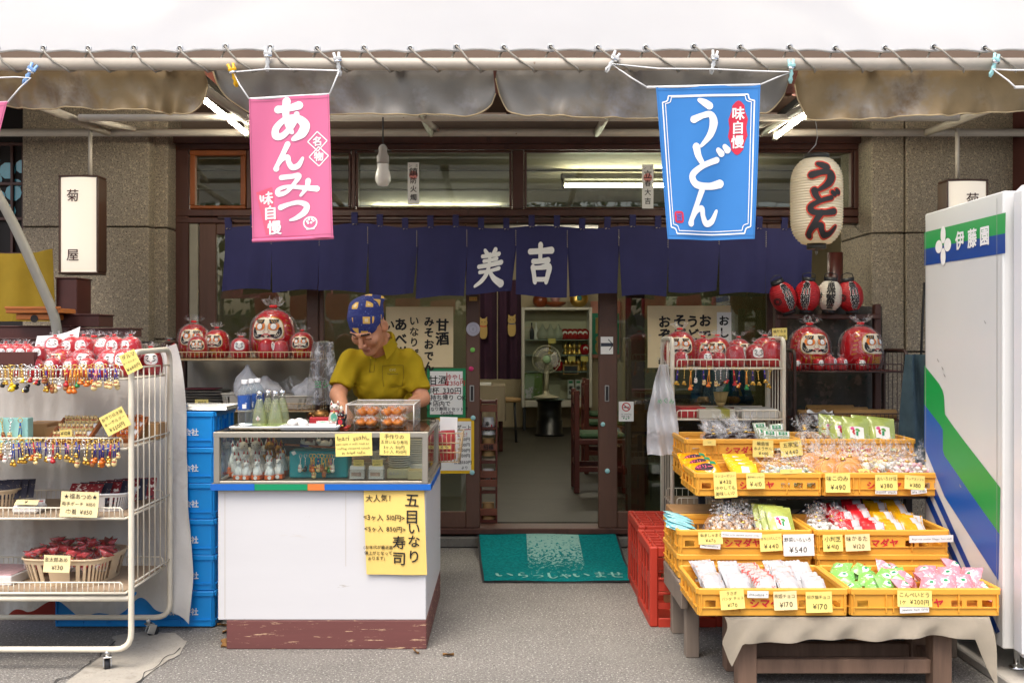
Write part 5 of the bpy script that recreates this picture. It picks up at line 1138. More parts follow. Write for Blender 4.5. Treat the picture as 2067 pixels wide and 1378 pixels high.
m = MB(); m.box((0, -.016, (cz0 + cz1) / 2), (cw - .025, .004, cz1 - cz0 - .04), case_glass, bev=0)
for s in (-1, 1): m.box((s * (cw / 2 - .002), dp / 2 - .018, (cz0 + cz1) / 2), (.004, dp - .03, cz1 - cz0 - .04), case_glass, bev=0)
m.build('case_glass', ct)
m = MB(); m.box((0, dp / 2 - .02, CT + .003), (cw + .02, dp - .012, .006), glass_mat('counter_top', '#d6cdbd', .02), bev=.001); m.build('top_plate', ct)
m = MB(); m.box((0, .82, .73), (cw + .02, .32, .03), mat('work_board', '#7d654a', .6, nz=(5, .15), stretch=(.2, 1, 1)), bev=.004); m.build('work_shelf', ct)
TZ = CT + .0065; CZ = .745
# handwritten cards on the counter
yc(714, 897, 4.405, 74, 46, [('Inari sushi,,', 1.25), ('Inari sushi is sushi made by', .75), ('stuffing vinegared sumeshi', .75), ('in fried tofu.', .75)], 'yellow handwritten English card stuck on the glass case', tilt=R(-2), jit=.1, sz=.9)
yc(797, 896, 4.405, 61, 45, [('手作りの', 1.1), ('五目いなり寿司', 1.1), ('3ヶ入 510円', .9), ('5ヶ入 850円', .9)], 'yellow Japanese card on the glass case above the yellow poster', tilt=R(1), jit=.07, sz=.9)
po = thing('price_poster', 'large yellow handwritten poster on the white counter front', 'poster', P(795, 1070, 4.425)); k = 4.425 / FOC
def pf_(x, z, e=0): return Vector((x - (z / (90 * k)) * 3.5 * k * -1 * 0, -.004 * math.cos(z * 14) - .002 * math.sin(x * 30) - .004 - e, z - x * .012))
m = MB(); m.sheet(lambda u, v: pf_((u - .5) * (122 * k + .0 * v) + (1 - v) * 6 * k, (v - .5) * 178 * k), 14, 18, .0012, mat('poster_yellow', '#ecca72', .8, nz=(6, .04)))
for i, (ch, y) in enumerate(zip('五目', (1008, 1040))): m.text(ch, pf_, 29 * k, ink, (832 - 795) * k, (1070 - y) * k, .012, .0035, .05)
for i, (ch, y) in enumerate(zip('いなり', (1064, 1091, 1122))): m.text(ch, pf_, 27 * k, ink, (836 - 795) * k, (1070 - y) * k, .012, .0035, .05)
for ch, y in (('寿', 1093), ('司', 1127)): m.text(ch, pf_, 28 * k, ink, (806 - 795) * k, (1070 - y) * k, .012, .0035, .05)
for tx, x, y, sz in (('大人気！', 768, 1005, 15), ('<3ヶ入 510円>', 776, 1043, 20), ('<5ヶ入 850円>', 778, 1066, 20), ('(お年代が最近高', 764, 1103, 8), ('値上がとなって', 764, 1115, 8), ('おります)', 760, 1126, 8)): m.text(tx, pf_, sz * k, ink, (x - 795) * k, (1070 - y) * k, .008, .0035, .06, 84 * k)
m.build('sheet', po)
# bottles, tray, eggs
m = MB(); m.box((0, 0, .003), (.33, .15, .004), steel, bev=.001)
for s in (-1, 1): m.box((0, s * .078, .009), (.345, .01, .014), steel, (s * -.5, 0, 0), .003); m.box((s * .168, 0, .009), (.01, .15, .014), steel, (0, s * .5, 0), .003)
solo('metal_tray', m, 'long steel tray under the bottles on the glass case', 'tray', None, (X(548, 4.56), 4.56, TZ))
pet = clear_mat('clear_pet', '#eef4f6', .06, .55, .08); lab_b = mat('bottle_label', '#27509a', .35, speck=[(60, '#dfe6f2', .63, .03)]); juice = clear_mat('pale_juice', '#eef2cc', .22, .6, .08, white=(.80, .80, .58)); cap_w = mat('cap_white', (.8, .8, .8), .4)
def make_pet():
    t = thing('water_bottle', '', 'bottle'); b = MB(); b.lathe(smooth_prof([(.026, 0), (.031, .006), (.031, .075), (.032, .08), (.032, .15), (.029, .17), (.013, .192), (.0125, .2)], 3), pet, 20); b.build('bottle', t)
    b = MB(); b.lathe([(.0325, .082), (.0325, .148)], lab_b, 20); b.f = b.f[:20]; b.m = b.m[:20]; b.s = b.s[:20]
    b.rect(-.009, .088, .009, .108, lambda x, z, e=0: Vector((.0332 * math.sin(x / .0325), -.0332 * math.cos(x / .0325), z)), paper, 0, 4, 1); b.build('label', t)
    b = MB(); b.lathe([(.014, .2), (.0145, .202), (.0145, .218), (.013, .22)], cap_w, 16); b.build('cap', t); return t
for i, (px, d, l) in enumerate([(494, 4.55, 'front water bottle with blue label on the counter tray'), (508, 4.64, 'middle water bottle with blue label on the counter tray'), (520, 4.72, 'rear water bottle with blue label on the counter tray')]): PR.put('pet', make_pet, (X(px, d), d, TZ + .006), .2, .98, l, 'water bottles on the counter')
def make_swing():
    t = thing('glass_bottle', '', 'bottle'); b = MB(); b.lathe(smooth_prof([(.030, 0), (.034, .006), (.034, .03), (.028, .075), (.018, .115), (.012, .14), (.012, .15)], 3), case_glass, 20); b.build('bottle', t)
    b = MB(); b.lathe(smooth_prof([(.028, .003), (.032, .008), (.032, .03), (.026, .075), (.016, .115), (.011, .13)], 3), juice, 20); b.build('amazake', t)
    b = MB(); b.lathe([(.0135, .148), (.014, .15), (.014, .163), (.011, .166)], chrome, 14); b.tube([(.012 * math.cos(a), -.004 - .010 * abs(math.sin(a / 2)), .137 + .013 * math.sin(a)) for a in np.arange(0, 6.3, .5)], .0014, chrome, 5); b.build('swing_cap', t); return t
for i, (px, d, l) in enumerate([(524, 4.51, 'glass bottle of pale drink with a diamond label, front left'), (556, 4.51, 'glass bottle of pale drink, front row right of the labelled one'), (541, 4.6, 'glass bottle of pale drink behind, between the two front ones'), (570, 4.6, 'glass bottle of pale drink, rightmost at the back')]):
    o = PR.put('swing', make_swing, (X(px, d), d, TZ + .006), .3 * i, 1.0, l, 'glass bottles on the counter')
    if i == 0:
        b = MB(); fn = lambda x, z, e=0: Vector((.0315 * math.sin(x / .031), -.0315 * math.cos(x / .031), z)); b.add([fn(0, .03), fn(.011, .043), fn(0, .056), fn(-.011, .043)], [(0, 1, 2, 3)], paper); b.text('の鶴', lambda x, z, e=0: fn(x, z) * 1.0 + Vector((0, -.0008, 0)), .009, red_ink, 0, .043, vert=True); b.build('paper_label', o)
foam = mat('foam_tray', (.8, .8, .8), .6)
m = MB(); m.box((0, 0, .002), (.24, .1, .004), foam, bev=.001)
for s in (-1, 1): m.box((0, s * .054, .010), (.255, .012, .02), foam, (s * -.6, 0, 0), .003); m.box((s * .125, 0, .010), (.012, .108, .02), foam, (0, s * .6, 0), .003)
solo('foam_tray', m, 'white foam tray holding eggs on the glass case', 'tray', None, (X(628, 4.52), 4.52, TZ))
eggm = mat('egg_shell', (.78, .75, .71), .5)
for px, d, l in ((590, 4.51, 'left white egg lying on the foam tray'), (612, 4.49, 'right white egg lying on the foam tray'), (604, 4.57, 'white egg behind the two front eggs')):
    o = solo('egg', MB().ball((0, 0, 0), (.027, .021, .021), eggm, 16), l, 'egg', 'eggs on the foam tray', (X(px, d), d, TZ + .0255)); o.rotation_euler = (0, 0, px)
o = PR.put(('smallpack',), lambda: make_pack(.055, .04, .008, mat('white_film', (.75, .75, .74), .25, nz=(60, .1), coat=.4), lambda b, f: b.ribbon([(-.02, .02), (.0, .022), (.02, .018)], .005, f, mat('green_print', '#2a9a5a', .6), .0008, 3)), (X(655, 4.5), 4.47, TZ + .02), (R(-65), 0, .3), None, 'small white sachet with green stripe on the foam tray')
m = MB(); m.box((0, 0, .022), (.105, .085, .044), mat('red_cloth_box', '#a8242c', .6, nz=(9, .15)), bev=.004); m.box((0, 0, .002), (.16, .12, .004), MATS['red_cloth_box'], bev=0); solo('red_box', m, 'small red cloth covered box under the bronze turtle', 'box', None, (X(650, 4.68), 4.68, TZ))
bronze = mat('bronze', '#6a4a22', .35, metal=.8, nz=(40, .3)); b = MB()
b.lathe(smooth_prof([(.040, 0), (.042, .006), (.036, .02), (.022, .03), (0, .034)], 3), bronze, 18, sy=.8); b.ball((-.047, -.006, .012), (.014, .009, .009), bronze, 8)
for sx in (-1, 1):
    for sy in (-1, 1): b.ball((sx * .028, sy * .028, .004), (.012, .012, .006), bronze, 6)
solo('turtle_figurine', b, 'bronze turtle figurine on the small red box', 'figurine', None, (X(648, 4.68), 4.68, TZ + .0445))
def make_lucky(c1_, c2_, h):
    t = thing('lucky_cat', '', 'figurine'); b = MB(); b.lathe(smooth_prof([(.022, 0), (.027, .01), (.025, .03), (.018, .048), (.012, .055)], 3), c1_, 16); b.ball((0, -.002, .066), (.021, .018, .018), c1_, 14)
    for s in (-1, 1): b.lathe([(.008, 0), (.005, .01), (0, .019)], c1_, 8, (s * .013, 0, .077)); b.lathe([(.004, 0), (0, .011)], red_ink, 6, (s * .013, -.006, .079)); b.ball((s * .012, -.02, .008), (.008, .01, .006), c2_, 8)
    b.tube([(.022, 0, .035), (.028, -.004, .055), (.027, -.006, .072)], [.006, .006, .008], c1_, 8); b.build('body', t)
    f = MB()
    for s in (-1, 1): f.ball((s * .008, -.0185, .069), .0032, dar_white if c1_ is black else ink, 8); f.ball((s * .008, -.0215, .069), .0015, ink, 6)
    f.ball((0, -.021, .063), (.003, .002, .002), red_ink, 6); f.build('face', t)
    f = MB(); f.lathe([(.0165, .049), (.019, .052), (.0165, .055)], red_ink, 14); f.ball((0, -.02, .049), .005, gold, 8); f.poly(ell(0, .03, .013, .016, 12), lambda x, z, e=0: Vector((x, -.026 + abs(x) * .3 - e, z)), mat('bib_green', '#5aa58c', .5) if c1_ is not black else red_ink, .003); f.build('bib', t); return t
o = make_lucky(mat('cat_silver', '#d9d2c0', .25, metal=.3), dar_white, 1); o.location = (X(676, 4.64), 4.64, TZ + .012); o.scale = (1.15,) * 3; o['label'] = 'pale lucky cat figurine with raised paw beside the turtle'
o = make_lucky(black, gold, 1); o.location = (X(688, 4.54), 4.54, TZ + .008); o.scale = (.8,) * 3; o['label'] = 'small black lucky cat figurine in front of the pale one'
m = MB(); m.box((0, 0, .004), (.1, .11, .007), mat('red_stand', '#b5302c', .5), bev=.002); solo('red_mat', m, 'small red mat under the two lucky cat figurines', 'mat', None, (X(683, 4.58), 4.585, TZ))
# sushi packs under acrylic cover
ac = thing('acrylic_cover', 'clear acrylic box covering the orange sushi packs on the counter', 'food cover', (X(775, 4.72), 4.74, TZ)); w2, d2, h2 = .31, .34, .105
m = MB()
m.box((0, 0, h2), (w2, d2, .005), acrylic, bev=0)
for s in (-1, 1): m.box((s * w2 / 2, 0, h2 / 2), (.004, d2, h2 - .006), acrylic, bev=0)
m.box((0, d2 / 2, h2 / 2), (w2 - .006, .004, h2 - .006), acrylic, bev=0); m.build('cover', ac)
m = MB(); e = mat('acrylic_edge', '#cfcac0', .2)
for s in (-1, 1):
    m.tube([(s * w2 / 2, -d2 / 2, 0), (s * w2 / 2, -d2 / 2, h2 + .002)], .003, e, 6); m.tube([(s * w2 / 2, -d2 / 2, h2 + .002), (s * w2 / 2, d2 / 2, h2 + .002)], .003, e, 6)
m.tube([(-w2 / 2, -d2 / 2, h2 + .002), (w2 / 2, -d2 / 2, h2 + .002)], .003, e, 6); m.tube([(-w2 / 2, d2 / 2, h2 + .002), (w2 / 2, d2 / 2, h2 + .002)], .003, e, 6); m.build('edges', ac)
inari = mat('inari_tofu', '#c9782a', .5, nz=(60, .25), bump=(90, .5)); pink_g = mat('pickled_ginger', '#e2a0a8', .4)
def make_sushi():
    t = thing('sushi_pack', '', 'sushi pack'); b = MB()
    for k in (-1, 1): b.ball((k * .021, 0, .018), (.024, .034, .017), inari, 14)
    b.build('inari_sushi', t); b = MB(); W, Dp = .1, .085; b.lathe([(.9, .0), (1, .026), (1.06, .027), (1.06, .030), (.98, .031), (.93, .045)], bag_fine, 36, wob=lambda a, t: 1 / max(abs(math.cos(a)) ** 6 + abs(math.sin(a)) ** 6, 1e-6) ** (1 / 6), T=Matrix.Diagonal((W / 2, Dp / 2, 1, 1))); b.build('clear_tray', t)
    b = MB()
    for k in range(9): b.box((-.034 + .0085 * k, -.036, .046), (.003, .018, .001), dar_white, bev=0)
    b.box((0, .012, .0465), (.03, .022, .002), pink_g, bev=0); b.build('lid_print', t); return t
for i, (px, z, d) in enumerate([(739, 0, 4.62), (793, 0, 4.62), (741, .048, 4.63), (791, .048, 4.63), (745, 0, 4.76), (800, 0, 4.76), (747, .048, 4.77), (799, .048, 4.77)]):
    PR.put('sushi', make_sushi, (X(px, d), d, TZ + .002 + z), random.uniform(-.08, .08), (1.12, 1.12, 1.04), 'pack of two orange fried tofu sushi, %s %s %s of stack' % (['left', 'right'][i % 2], 'front' if i < 4 else 'back', ['lower', 'upper'][(i // 2) % 2]), 'sushi packs on the counter')
# inside the glass case: foxes
porc = mat('porcelain', (.84, .84, .84), .2, coat=.5); f_or = mat('fox_base', '#d5622a', .45); porc_g = mat('fox_gold', '#b98a34', .3, metal=.7)
def make_fox(body, h=1):
    t = thing('fox_figurine', '', 'figurine'); b = MB(); b.lathe(smooth_prof([(.0, .014), (.017, .015), (.02, .026), (.014, .045), (.010, .058), (.009, .062)], 3), body, 14); b.ball((0, -.004, .066), (.0115, .014, .011), body, 10); b.ball((0, -.017, .063), (.005, .008, .005), body, 8)
    for s in (-1, 1): b.lathe([(.0055, 0), (.004, .01), (0, .02)], body, 6, (s * .007, .002, .072)); b.tube([(s * .009, -.012, .045), (s * .009, -.015, .016)], [.005, .0055], body, 6)
    b.tube([(.0, .018, .02), (.008, .028, .035), (.004, .026, .06)], [.008, .010, .003], body, 8); b.build('body', t)
    f = MB()
    for s in (-1, 1): f.lathe([(.0035, 0), (0, .014)], red_ink, 5, (s * .007, -.002, .074)); f.ball((s * .0055, -.014, .067), (.0024, .0014, .0012), ink, 5)
    f.build('face', t)
    f = MB(); f.box((0, 0, .009), (.038, .042, .018), f_or, bev=.002); f.disc(0, .009, .008, front(0, -.0215, 0), porc, .0005, 12); f.build('base', t); return t
fx = [(482, 4.53, 1.15), (498, 4.53, 1.05), (520, 4.53, 1.1), (544, 4.53, 1.1), (563, 4.56, 1.2), (478, 4.61, 1.35), (497, 4.62, 1.4), (520, 4.62, 1.4), (544, 4.62, 1.35), (570, 4.66, 1.4), (492, 4.72, 2.0), (516, 4.72, 2.05), (475, 4.74, 1.7), (533, 4.74, 1.75), (547, 4.73, 2.0), (562, 4.74, 1.75)]
for i, (px, d, s_) in enumerate(fx):
    g_ = i in (14, 15); rw = 'front' if i < 5 else 'middle' if i < 10 else 'back'; kk = i if i < 5 else i - 5 if i < 10 else [1, 2, 0, 3, 4, 5][i - 10]
    PR.put(('fox', g_), lambda: make_fox(porc_g if g_ else porc), (X(px, d), d, CZ), random.uniform(-.35, .35), s_, '%s fox figurine on orange base, %s in the %s row' % ('gold' if g_ else 'white', ordl(kk, 5 if i < 10 else 6), rw), 'fox figurines in the glass case')
teal = mat('teal_cloth', '#1b9aa6', .6, nz=(5, .08))
m = MB(); m.box((0, 0, .062), (.27, .12, .124), teal, bev=.006); m.poly([(-.125, .118), (-.11, .125), (-.1, .112), (-.115, .104)], front(0, -.0612, 0), porc, .0006); solo('teal_box', m, 'turquoise cloth covered box inside the glass case', 'box', None, (X(647, 4.62), 4.63, CZ))
m = MB(); m.tube([(-.17, 0, .02), (.15, 0, 0)], .005, MATS['tray_wood'], 8); m.tube([(-.1, 0, .0155), (-.06, 0, .013)], .0058, mat('navy_band', '#2a2f63', .6), 8); o = solo('wooden_rod', m, 'thin wooden rod of keychains across the turquoise box', 'rod', None, (X(650, 4.55), 4.55, CZ + .136))
for s in (-1, 1): pass
for i, (px, s_, y) in enumerate([(607, 'w', 917), (617, 'k', 917), (628, 'b', 917), (634, 'o', 917), (643, 'c', 917), (650, 'b', 917), (657, 'G', 918), (663, 'g', 918), (668, 'f', 918), (674, 'w', 918), (631, 'c', 930), (652, 'b', 928)]):
    sp = KC[s_]; key(px, y, 4.543, sp, '%s %s keychain hanging %s over the turquoise box' % (sp[2], CH[sp[1]].split()[0], ordl(i, 12) if i < 10 else ['low on the left', 'low on the right'][i - 10]), 'keychains in the glass case', .085)
for px, lab in ((722, 'left'), (760, 'right')):
    t = thing('card_bin', 'clear bin of small printed cards, %s one in glass case' % lab, 'bin', (X(px, 4.53), 4.53, CZ)); b = MB(); b.box((0, .0, .003), (.075, .06, .004), acrylic, bev=0)
    for s in (-1, 1): b.box((s * .037, 0, .026), (.002, .06, .046), acrylic, bev=0); b.box((0, s * .029, .026), (.072, .002, .046), acrylic, bev=0)
    b.build('bin', t); b = MB()
    for k in range(7): b.box((0, -.022 + .006 * k, .034), (.064, .002, .056), paper, (R(-12), 0, R(random.uniform(-3, 3))), 0)
    b.rect(-.025, .012, .02, .035, front(0, -.0245, 0, 0), mat('card_print', '#b98f70', .8, nz=(60, .5)), .002); b.build('cards', t)
    yc(px + 2, 934, 4.515, 21, 13, [('へびおみくじ' if px < 740 else 'えとおみくじ', 1), ('200円', 1)], 'tiny yellow tag behind the %s bin of printed cards' % lab)
dish = mat('dish_white', (.68, .69, .66), .3)
for k in range(9):
    m = MB(); m.lathe([(.02, 0), (.045, .003), (.052, .008), (.05, .0085), (.02, .004)], dish, 20); solo('small_plate', m, '%s stacked white plate right of the card bins' % (['bottom', 'second', 'third', 'fourth', 'middle', 'sixth', 'seventh', 'eighth', 'topmost'][k]), 'plate', 'white plates stacked in the glass case', (X(805, 4.6), 4.62, CZ + .045 + .0105 * k))
m = MB(); m.box((0, 0, .0215), (.1, .1, .043), mat('dish_box', '#b9b48f', .6), bev=.002); m.text('塩おみくじ', front(0, -.051, .024), .016, mat('grey_print', '#9a9aa4', .8), 0, 0, fit=.085); solo('paper_box', m, 'pale printed box under the stacked plates in the glass case', 'box', None, (X(805, 4.6), 4.6, CZ))
m = MB(); m.box((0, 0, .02), (.08, .09, .04), mat('cream_box', '#c2b486', .6), bev=.002); solo('paper_box', m, 'small cream box at the right end inside the glass case', 'box', None, (X(843, 4.56), 4.56, CZ))
for k in range(14):
    m = MB(); m.box((0, 0, .003), (.08, .08, .005), dish, bev=.001); o = solo('paper_packet', m, 'white folded packet in the tall pile at the case right end, all alike', 'packet', 'white packets piled in the glass case', (X(840, 4.68) + random.uniform(-.003, .003), 4.7, CZ + .05 + .0085 * k))
m = MB(); m.box((0, 0, .025), (.085, .085, .05), dish, bev=.002); solo('paper_box', m, 'white box under the tall pile of packets in glass case', 'box', None, (X(840, 4.68), 4.7, CZ))
for i, (px, d) in enumerate([(757, 4.74), (772, 4.78), (764, 4.7)]):
    m = MB(); m.lathe(smooth_prof([(.016, 0), (.03, .02), (.034, .04), (.032, .04), (.027, .02), (.0, .006)], 2), dish, 18); solo('small_bowl', m, 'small white bowl, %s of the three behind the card bins' % ['left', 'right', 'front'][i], 'bowl', 'bowls in the glass case', (X(px, d), d, CZ + (.06 if i < 2 else .03)))
for i, (px, d, s_) in enumerate([(622, 4.72, .9), (655, 4.72, 1.0)]):
    m = MB(); m.ball((0, 0, .02), (.03, .02, .02), porc, 12).ball((-.026, -.008, .036), (.014, .012, .012), porc, 10).lathe([(.004, 0), (0, .01)], porc, 6, (-.032, -.008, .046)).lathe([(.004, 0), (0, .01)], porc, 6, (-.02, -.008, .046)).ball((.03, 0, .03), (.008, .008, .016), porc, 8); o = solo('porcelain_dog', m, 'white porcelain animal on the turquoise box, %s one' % ['left', 'right'][i], 'figurine', None, (X(px, 4.66), 4.66, CZ + .1245)); o.scale = (s_,) * 3
# wire basket with red packages at the right side of the counter
t = thing('side_basket', 'wire basket of red packages hanging right of the glass case', 'wire basket', (X(908, 5.2), 5.2, .75)); b = MB()
wr = mat('dull_wire', '#b79f7c', .45)
for z, k in ((.0, .75), (.05, .85), (.1, .93), (.15, 1.0)): b.tube([(-.07 * k, -.1 * k, z), (.07 * k, -.1 * k, z), (.07 * k, .1 * k, z), (-.07 * k, .1 * k, z)], .003, wr, 6, closed=True)
for i in range(7):
    y = -.1 + .2 * i / 6
    for s in (-1, 1): b.tube([(s * .0525, y * .75, 0), (s * .07, y, .15)], .002, wr, 5)
for i in range(6): x = -.06 + .024 * i; b.tube([(x, -.1, .15), (x * .75, -.075, 0), (x * .75, .075, 0), (x, .1, .15)], .002, wr, 5)
b.build('basket', t)
for i in range(3):
    o = PR.put('redpk', lambda: make_pack(.075, .15, .02, mat('red_meat_film', '#a32a28', .3, nz=(20, .3), coat=.5)), (X(900 + 3 * i, 5.2), 5.14 + .04 * i, .755), (R(-8), 0, R(20)), None, 'dark red packet in the side basket, %s one' % ['front', 'middle', 'back'][i], 'red packets in the side basket')
m = MB(); m.box((0, 0, .11), (.1, .003, .22), paper, bev=0); solo('price_board', m, 'white card standing behind the red packets in the basket', 'card', None, (X(906, 5.28), 5.27, .75)).rotation_euler = (0, 0, R(-20))
yc(897, 902, 5.12, 28, 7, [('¥  350', 1)], 'yellow strip tag at the top of the red packets')

# ------------------------------------------------------------------ the shopkeeper
skin = mat('skin', '#c58a68', .55, nz=(40, .08), speck=[(60, '#8f5638', .74, .03)]); skin_d = mat('lip', '#a0604e', .55); hair = mat('hair', '#17130f', .6); navy_tr = mat('navy_apron', '#20243c', .85, nz=(6, .1))
polo = cloth_mat('mustard_polo', '#a38a14', 420, .85, (5, .06), .15)
pe = thing('person', 'man in mustard polo shirt and patterned blue headscarf bending over counter', 'person', (-.68, 5.6, 0))
O = np.array([-.68, 5.6, 0])
HS = 1.1; HC = np.array([-.722, 5.27, 1.448]); HR = (Matrix.Rotation(R(-24), 3, 'Z') @ Matrix.Rotation(R(43), 3, 'X') @ Matrix.Rotation(R(3), 3, 'Y')); HM = np.array(HR)
shL, shR = (-.845, 5.43, 1.262), (-.520, 5.45, 1.262); elL, elR = (-.895, 5.33, 1.085), (-.452, 5.40, 1.06); haL, haR = (-.835, 5.17, 1.005), (-.56, 5.18, 1.00)
def head_local(L):
    d = s_ell(L, (0, .012, .03), (.077, .097, .098)); d = s_un(d, s_ell(L, (0, -.03, -.055), (.056, .06, .07)), .045)
    d = s_un(d, s_ell(L, (0, -.072, -.098), (.024, .022, .018)), .03)
    for s in (-1, 1):
        d = s_un(d, s_ell(L, (s * .042, -.066, -.022), (.026, .022, .024)), .03)
        d = s_un(d, s_cap(L, (s * .012, -.094, .032), (s * .05, -.080, .030), .009, .007), .015)
        d = s_sub(d, s_ell(L, (s * .033, -.103, .010), (.019, .016, .011)), .012)
        d = s_un(d, s_ell(L, (s * .033, -.080, .008), (.017, .014, .010)), .006)
        d = s_un(d, s_ell(L, (s * .0795, .012, -.002), (.009, .022, .034), (0, 0, s * -.35)), .008)
        d = s_sub(d, s_ell(L, (s * .089, .006, .0), (.006, .012, .02), (0, 0, s * -.35)), .006)
    d = s_un(d, s_cap(L, (0, -.092, .022), (0, -.115, -.026), .008, .0125), .012)
    for s in (-1, 1): d = s_un(d, s_ell(L, (s * .013, -.104, -.030), (.009, .009, .008)), .008)
    d = s_un(d, s_ell(L, (0, -.091, -.060), (.024, .010, .006)), .006); d = s_un(d, s_ell(L, (0, -.089, -.072), (.021, .010, .007)), .006)
    d = s_sub(d, s_ell(L, (0, -.104, -.066), (.024, .008, .0016)), .004)
    return d
def head_sdf(G):
    L = (G - HC) @ HM / HS; d = head_local(L) * HS
    nk = np.array((-.685, 5.46, 1.30)); top = HC + HM @ np.array((0, .035, -.06)) * HS; return s_un(d, s_cap(G, nk, top, .062, .056), .03)
def torso(G, k):
    d = s_ell(G, (-.685, 5.505, 1.18), (.178 + k, .118 + k, .165 + k), (R(-24), 0, 0)); d = s_un(d, s_ell(G, (-.68, 5.615, .98), (.165 + k, .12 + k, .19 + k), (R(-14), 0, 0)), .07)
    d = s_un(d, s_cap(G, (shL[0] + .03, shL[1] + .02, shL[2] + .005), (shR[0] - .03, shR[1] + .02, shR[2] + .005), .055 + k, .055 + k), .05)
    d = s_un(d, s_cap(G, (-.69, 5.49, 1.28), (-.675, 5.46, 1.385), .08 + k, .062 + k), .05); return d
def body_sdf(G):
    d = torso(G, -.014)
    for s, e, h in ((shL, elL, haL), (shR, elR, haR)): d = s_un(d, s_cap(G, s, e, .046, .041), .03); d = s_un(d, s_cap(G, e, h, .042, .028), .02)
    for x in (-.77, -.6):
        d = s_un(d, s_cap(G, (x, 5.66, .9), (x, 5.64, .5), .085, .06), .04); d = s_un(d, s_cap(G, (x, 5.64, .5), (x, 5.7, .09), .058, .04), .03); d = s_un(d, s_cap(G, (x, 5.7, .05), (x, 5.56, .04), .045, .035), .02)
    return s_un(d, s_cap(G, (-.69, 5.5, 1.26), (-.70, 5.40, 1.35), .06, .055), .03)
def hand_sdf(G, wr, el, s):
    wr, el = np.array(wr), np.array(el); f = wr - el; f /= np.linalg.norm(f); up = np.array([0, 0, 1.]); sd = np.cross(f, up); sd /= np.linalg.norm(sd); nn = np.cross(sd, f)
    dn = f * .8 - up * .35; dn /= np.linalg.norm(dn); pc = wr + dn * .045; d = s_un(s_cap(G, wr - f * .02, wr + dn * .02, .027, .028), s_cap(G, pc - sd * .022, pc + sd * .022, .021, .021), .03); d = s_un(d, s_cap(G, wr + dn * .02, wr + dn * .075, .028, .022), .02)
    for i, (o_, ln) in enumerate(((-.030, .062), (-.010, .074), (.011, .07), (.030, .055))):
        b0 = wr + dn * .08 + sd * o_; k1 = b0 + (dn * .9 - nn * .25) * ln * .45; k2 = k1 + (dn * .45 - nn * .85) * ln * .33; k3 = k2 + (dn * .05 - nn * .95) * ln * .26
        for a, b, r0, r1 in ((b0 - dn * .015, k1, .0098, .0088), (k1, k2, .0088, .0078), (k2, k3, .0078, .0066)): d = s_un(d, s_cap(G, a, b, r0, r1), .004)
    t0 = wr + dn * .03 + sd * s * .026; t1 = t0 + (dn * .7 + sd * s * .7) * .035 - nn * .01; t2 = t1 + dn * .03 - nn * .012
    d = s_un(d, s_cap(G, t0, t1, .013, .0105), .012); return s_un(d, s_cap(G, t1, t2, .0105, .008), .005)
mb = MB()
def add_sdf(mbb, fn, lo, hi, h, mf):
    V, F = sdf_mesh(fn, lo, hi, h); cen = V[F].mean(1); off = len(mbb.v); mbb.v += [tuple(v - O) for v in V]; mats_ = mf(cen)
    for f, mm in zip(F, mats_): mbb.f.append(tuple(int(off + q) for q in f)); mbb.m.append(mbb.mi(mm)); mbb.s.append(True)
def body_m(c): return [navy_tr if z < .95 and not (z > .9 and (x < -.86 or x > -.5)) else skin for x, y, z in c]
def head_m(c):
    L = (c - HC) @ HM / HS; out = []
    for x, y, z in L:
        ax = abs(x); m_ = skin
        if z > -.02 and y > .02 and (ax > .045 or y > .05) and z < .06 and not (ax > .074 and y < .04): m_ = hair
        if ax > .066 and -.01 < y < .012 and -.0 < z < .06 and ax < .0765: m_ = hair
        if y < -.07:
            if .031 < z + ax * .08 < .040 and .014 < ax < .054: m_ = hair
            if abs(z - .0015 + (ax - .033) ** 2 * 12) < .0022 and .018 < ax < .050 and y < -.07: m_ = hair
            if -.074 < z < -.058 and ax < .020 and y < -.088: m_ = skin_d
        out.append(m_)
    return out
add_sdf(mb, body_sdf, (-1.02, 5.1, -.01), (-.36, 5.85, 1.42), .011, body_m)
add_sdf(mb, head_sdf, HC - np.array((.15, .17, .2)), HC + np.array((.16, .26, .16)), .0028, head_m)
for wr_, el_, s in ((haL, elL, 1), (haR, elR, -1)):
    add_sdf(mb, lambda G: hand_sdf(G, wr_, el_, s), np.array(wr_) - .15, np.array(wr_) + .12, .0035, lambda c: [skin] * len(c))
mb.build('body', pe)
mb = MB()
def shirt_sdf(G):
    d = torso(G, .006)
    for s, e in ((shL, elL), (shR, elR)):
        e2 = tuple(np.array(s) + (np.array(e) - np.array(s)) * .80); ax = (np.array(e) - np.array(s)); ax = ax / np.linalg.norm(ax)
        sl = s_cap(G, s, tuple(np.array(s) + (np.array(e) - np.array(s)) * 1.1), .060, .063); sl = np.maximum(sl, (G - np.array(e2)) @ ax); d = s_un(d, sl, .03)
    d = np.maximum(d, .90 - G[..., 2])
    cut = s_cap(G, (-.68, 5.43, 1.385), (-.725, 5.30, 1.47), .066, .07); d = s_sub(d, cut, .006)
    fx_ = G[..., 0]; fz = G[..., 2]; fy = G[..., 1]
    wr = .0055 * np.sin((fz * 60 + fx_ * 45) + 2 * np.sin(fx_ * 22 + fy * 9)) * np.clip(1.25 - fz, 0, .3) / .3 + .0045 * np.sin(fx_ * 55 - fz * 38 + fy * 20)
    for s_, q in (((-.80, 5.40, 1.13), 1), ((-.57, 5.42, 1.12), -1)):      # folds that fan out from the armpits
        r_ = np.sqrt(((G - np.array(s_)) ** 2).sum(-1)); an = np.arctan2(fz - s_[2], (fx_ - s_[0]) * q); wr = wr + .0035 * np.sin(an * 5 + r_ * 30) * np.exp(-(r_ / .11) ** 2)
    return d + wr
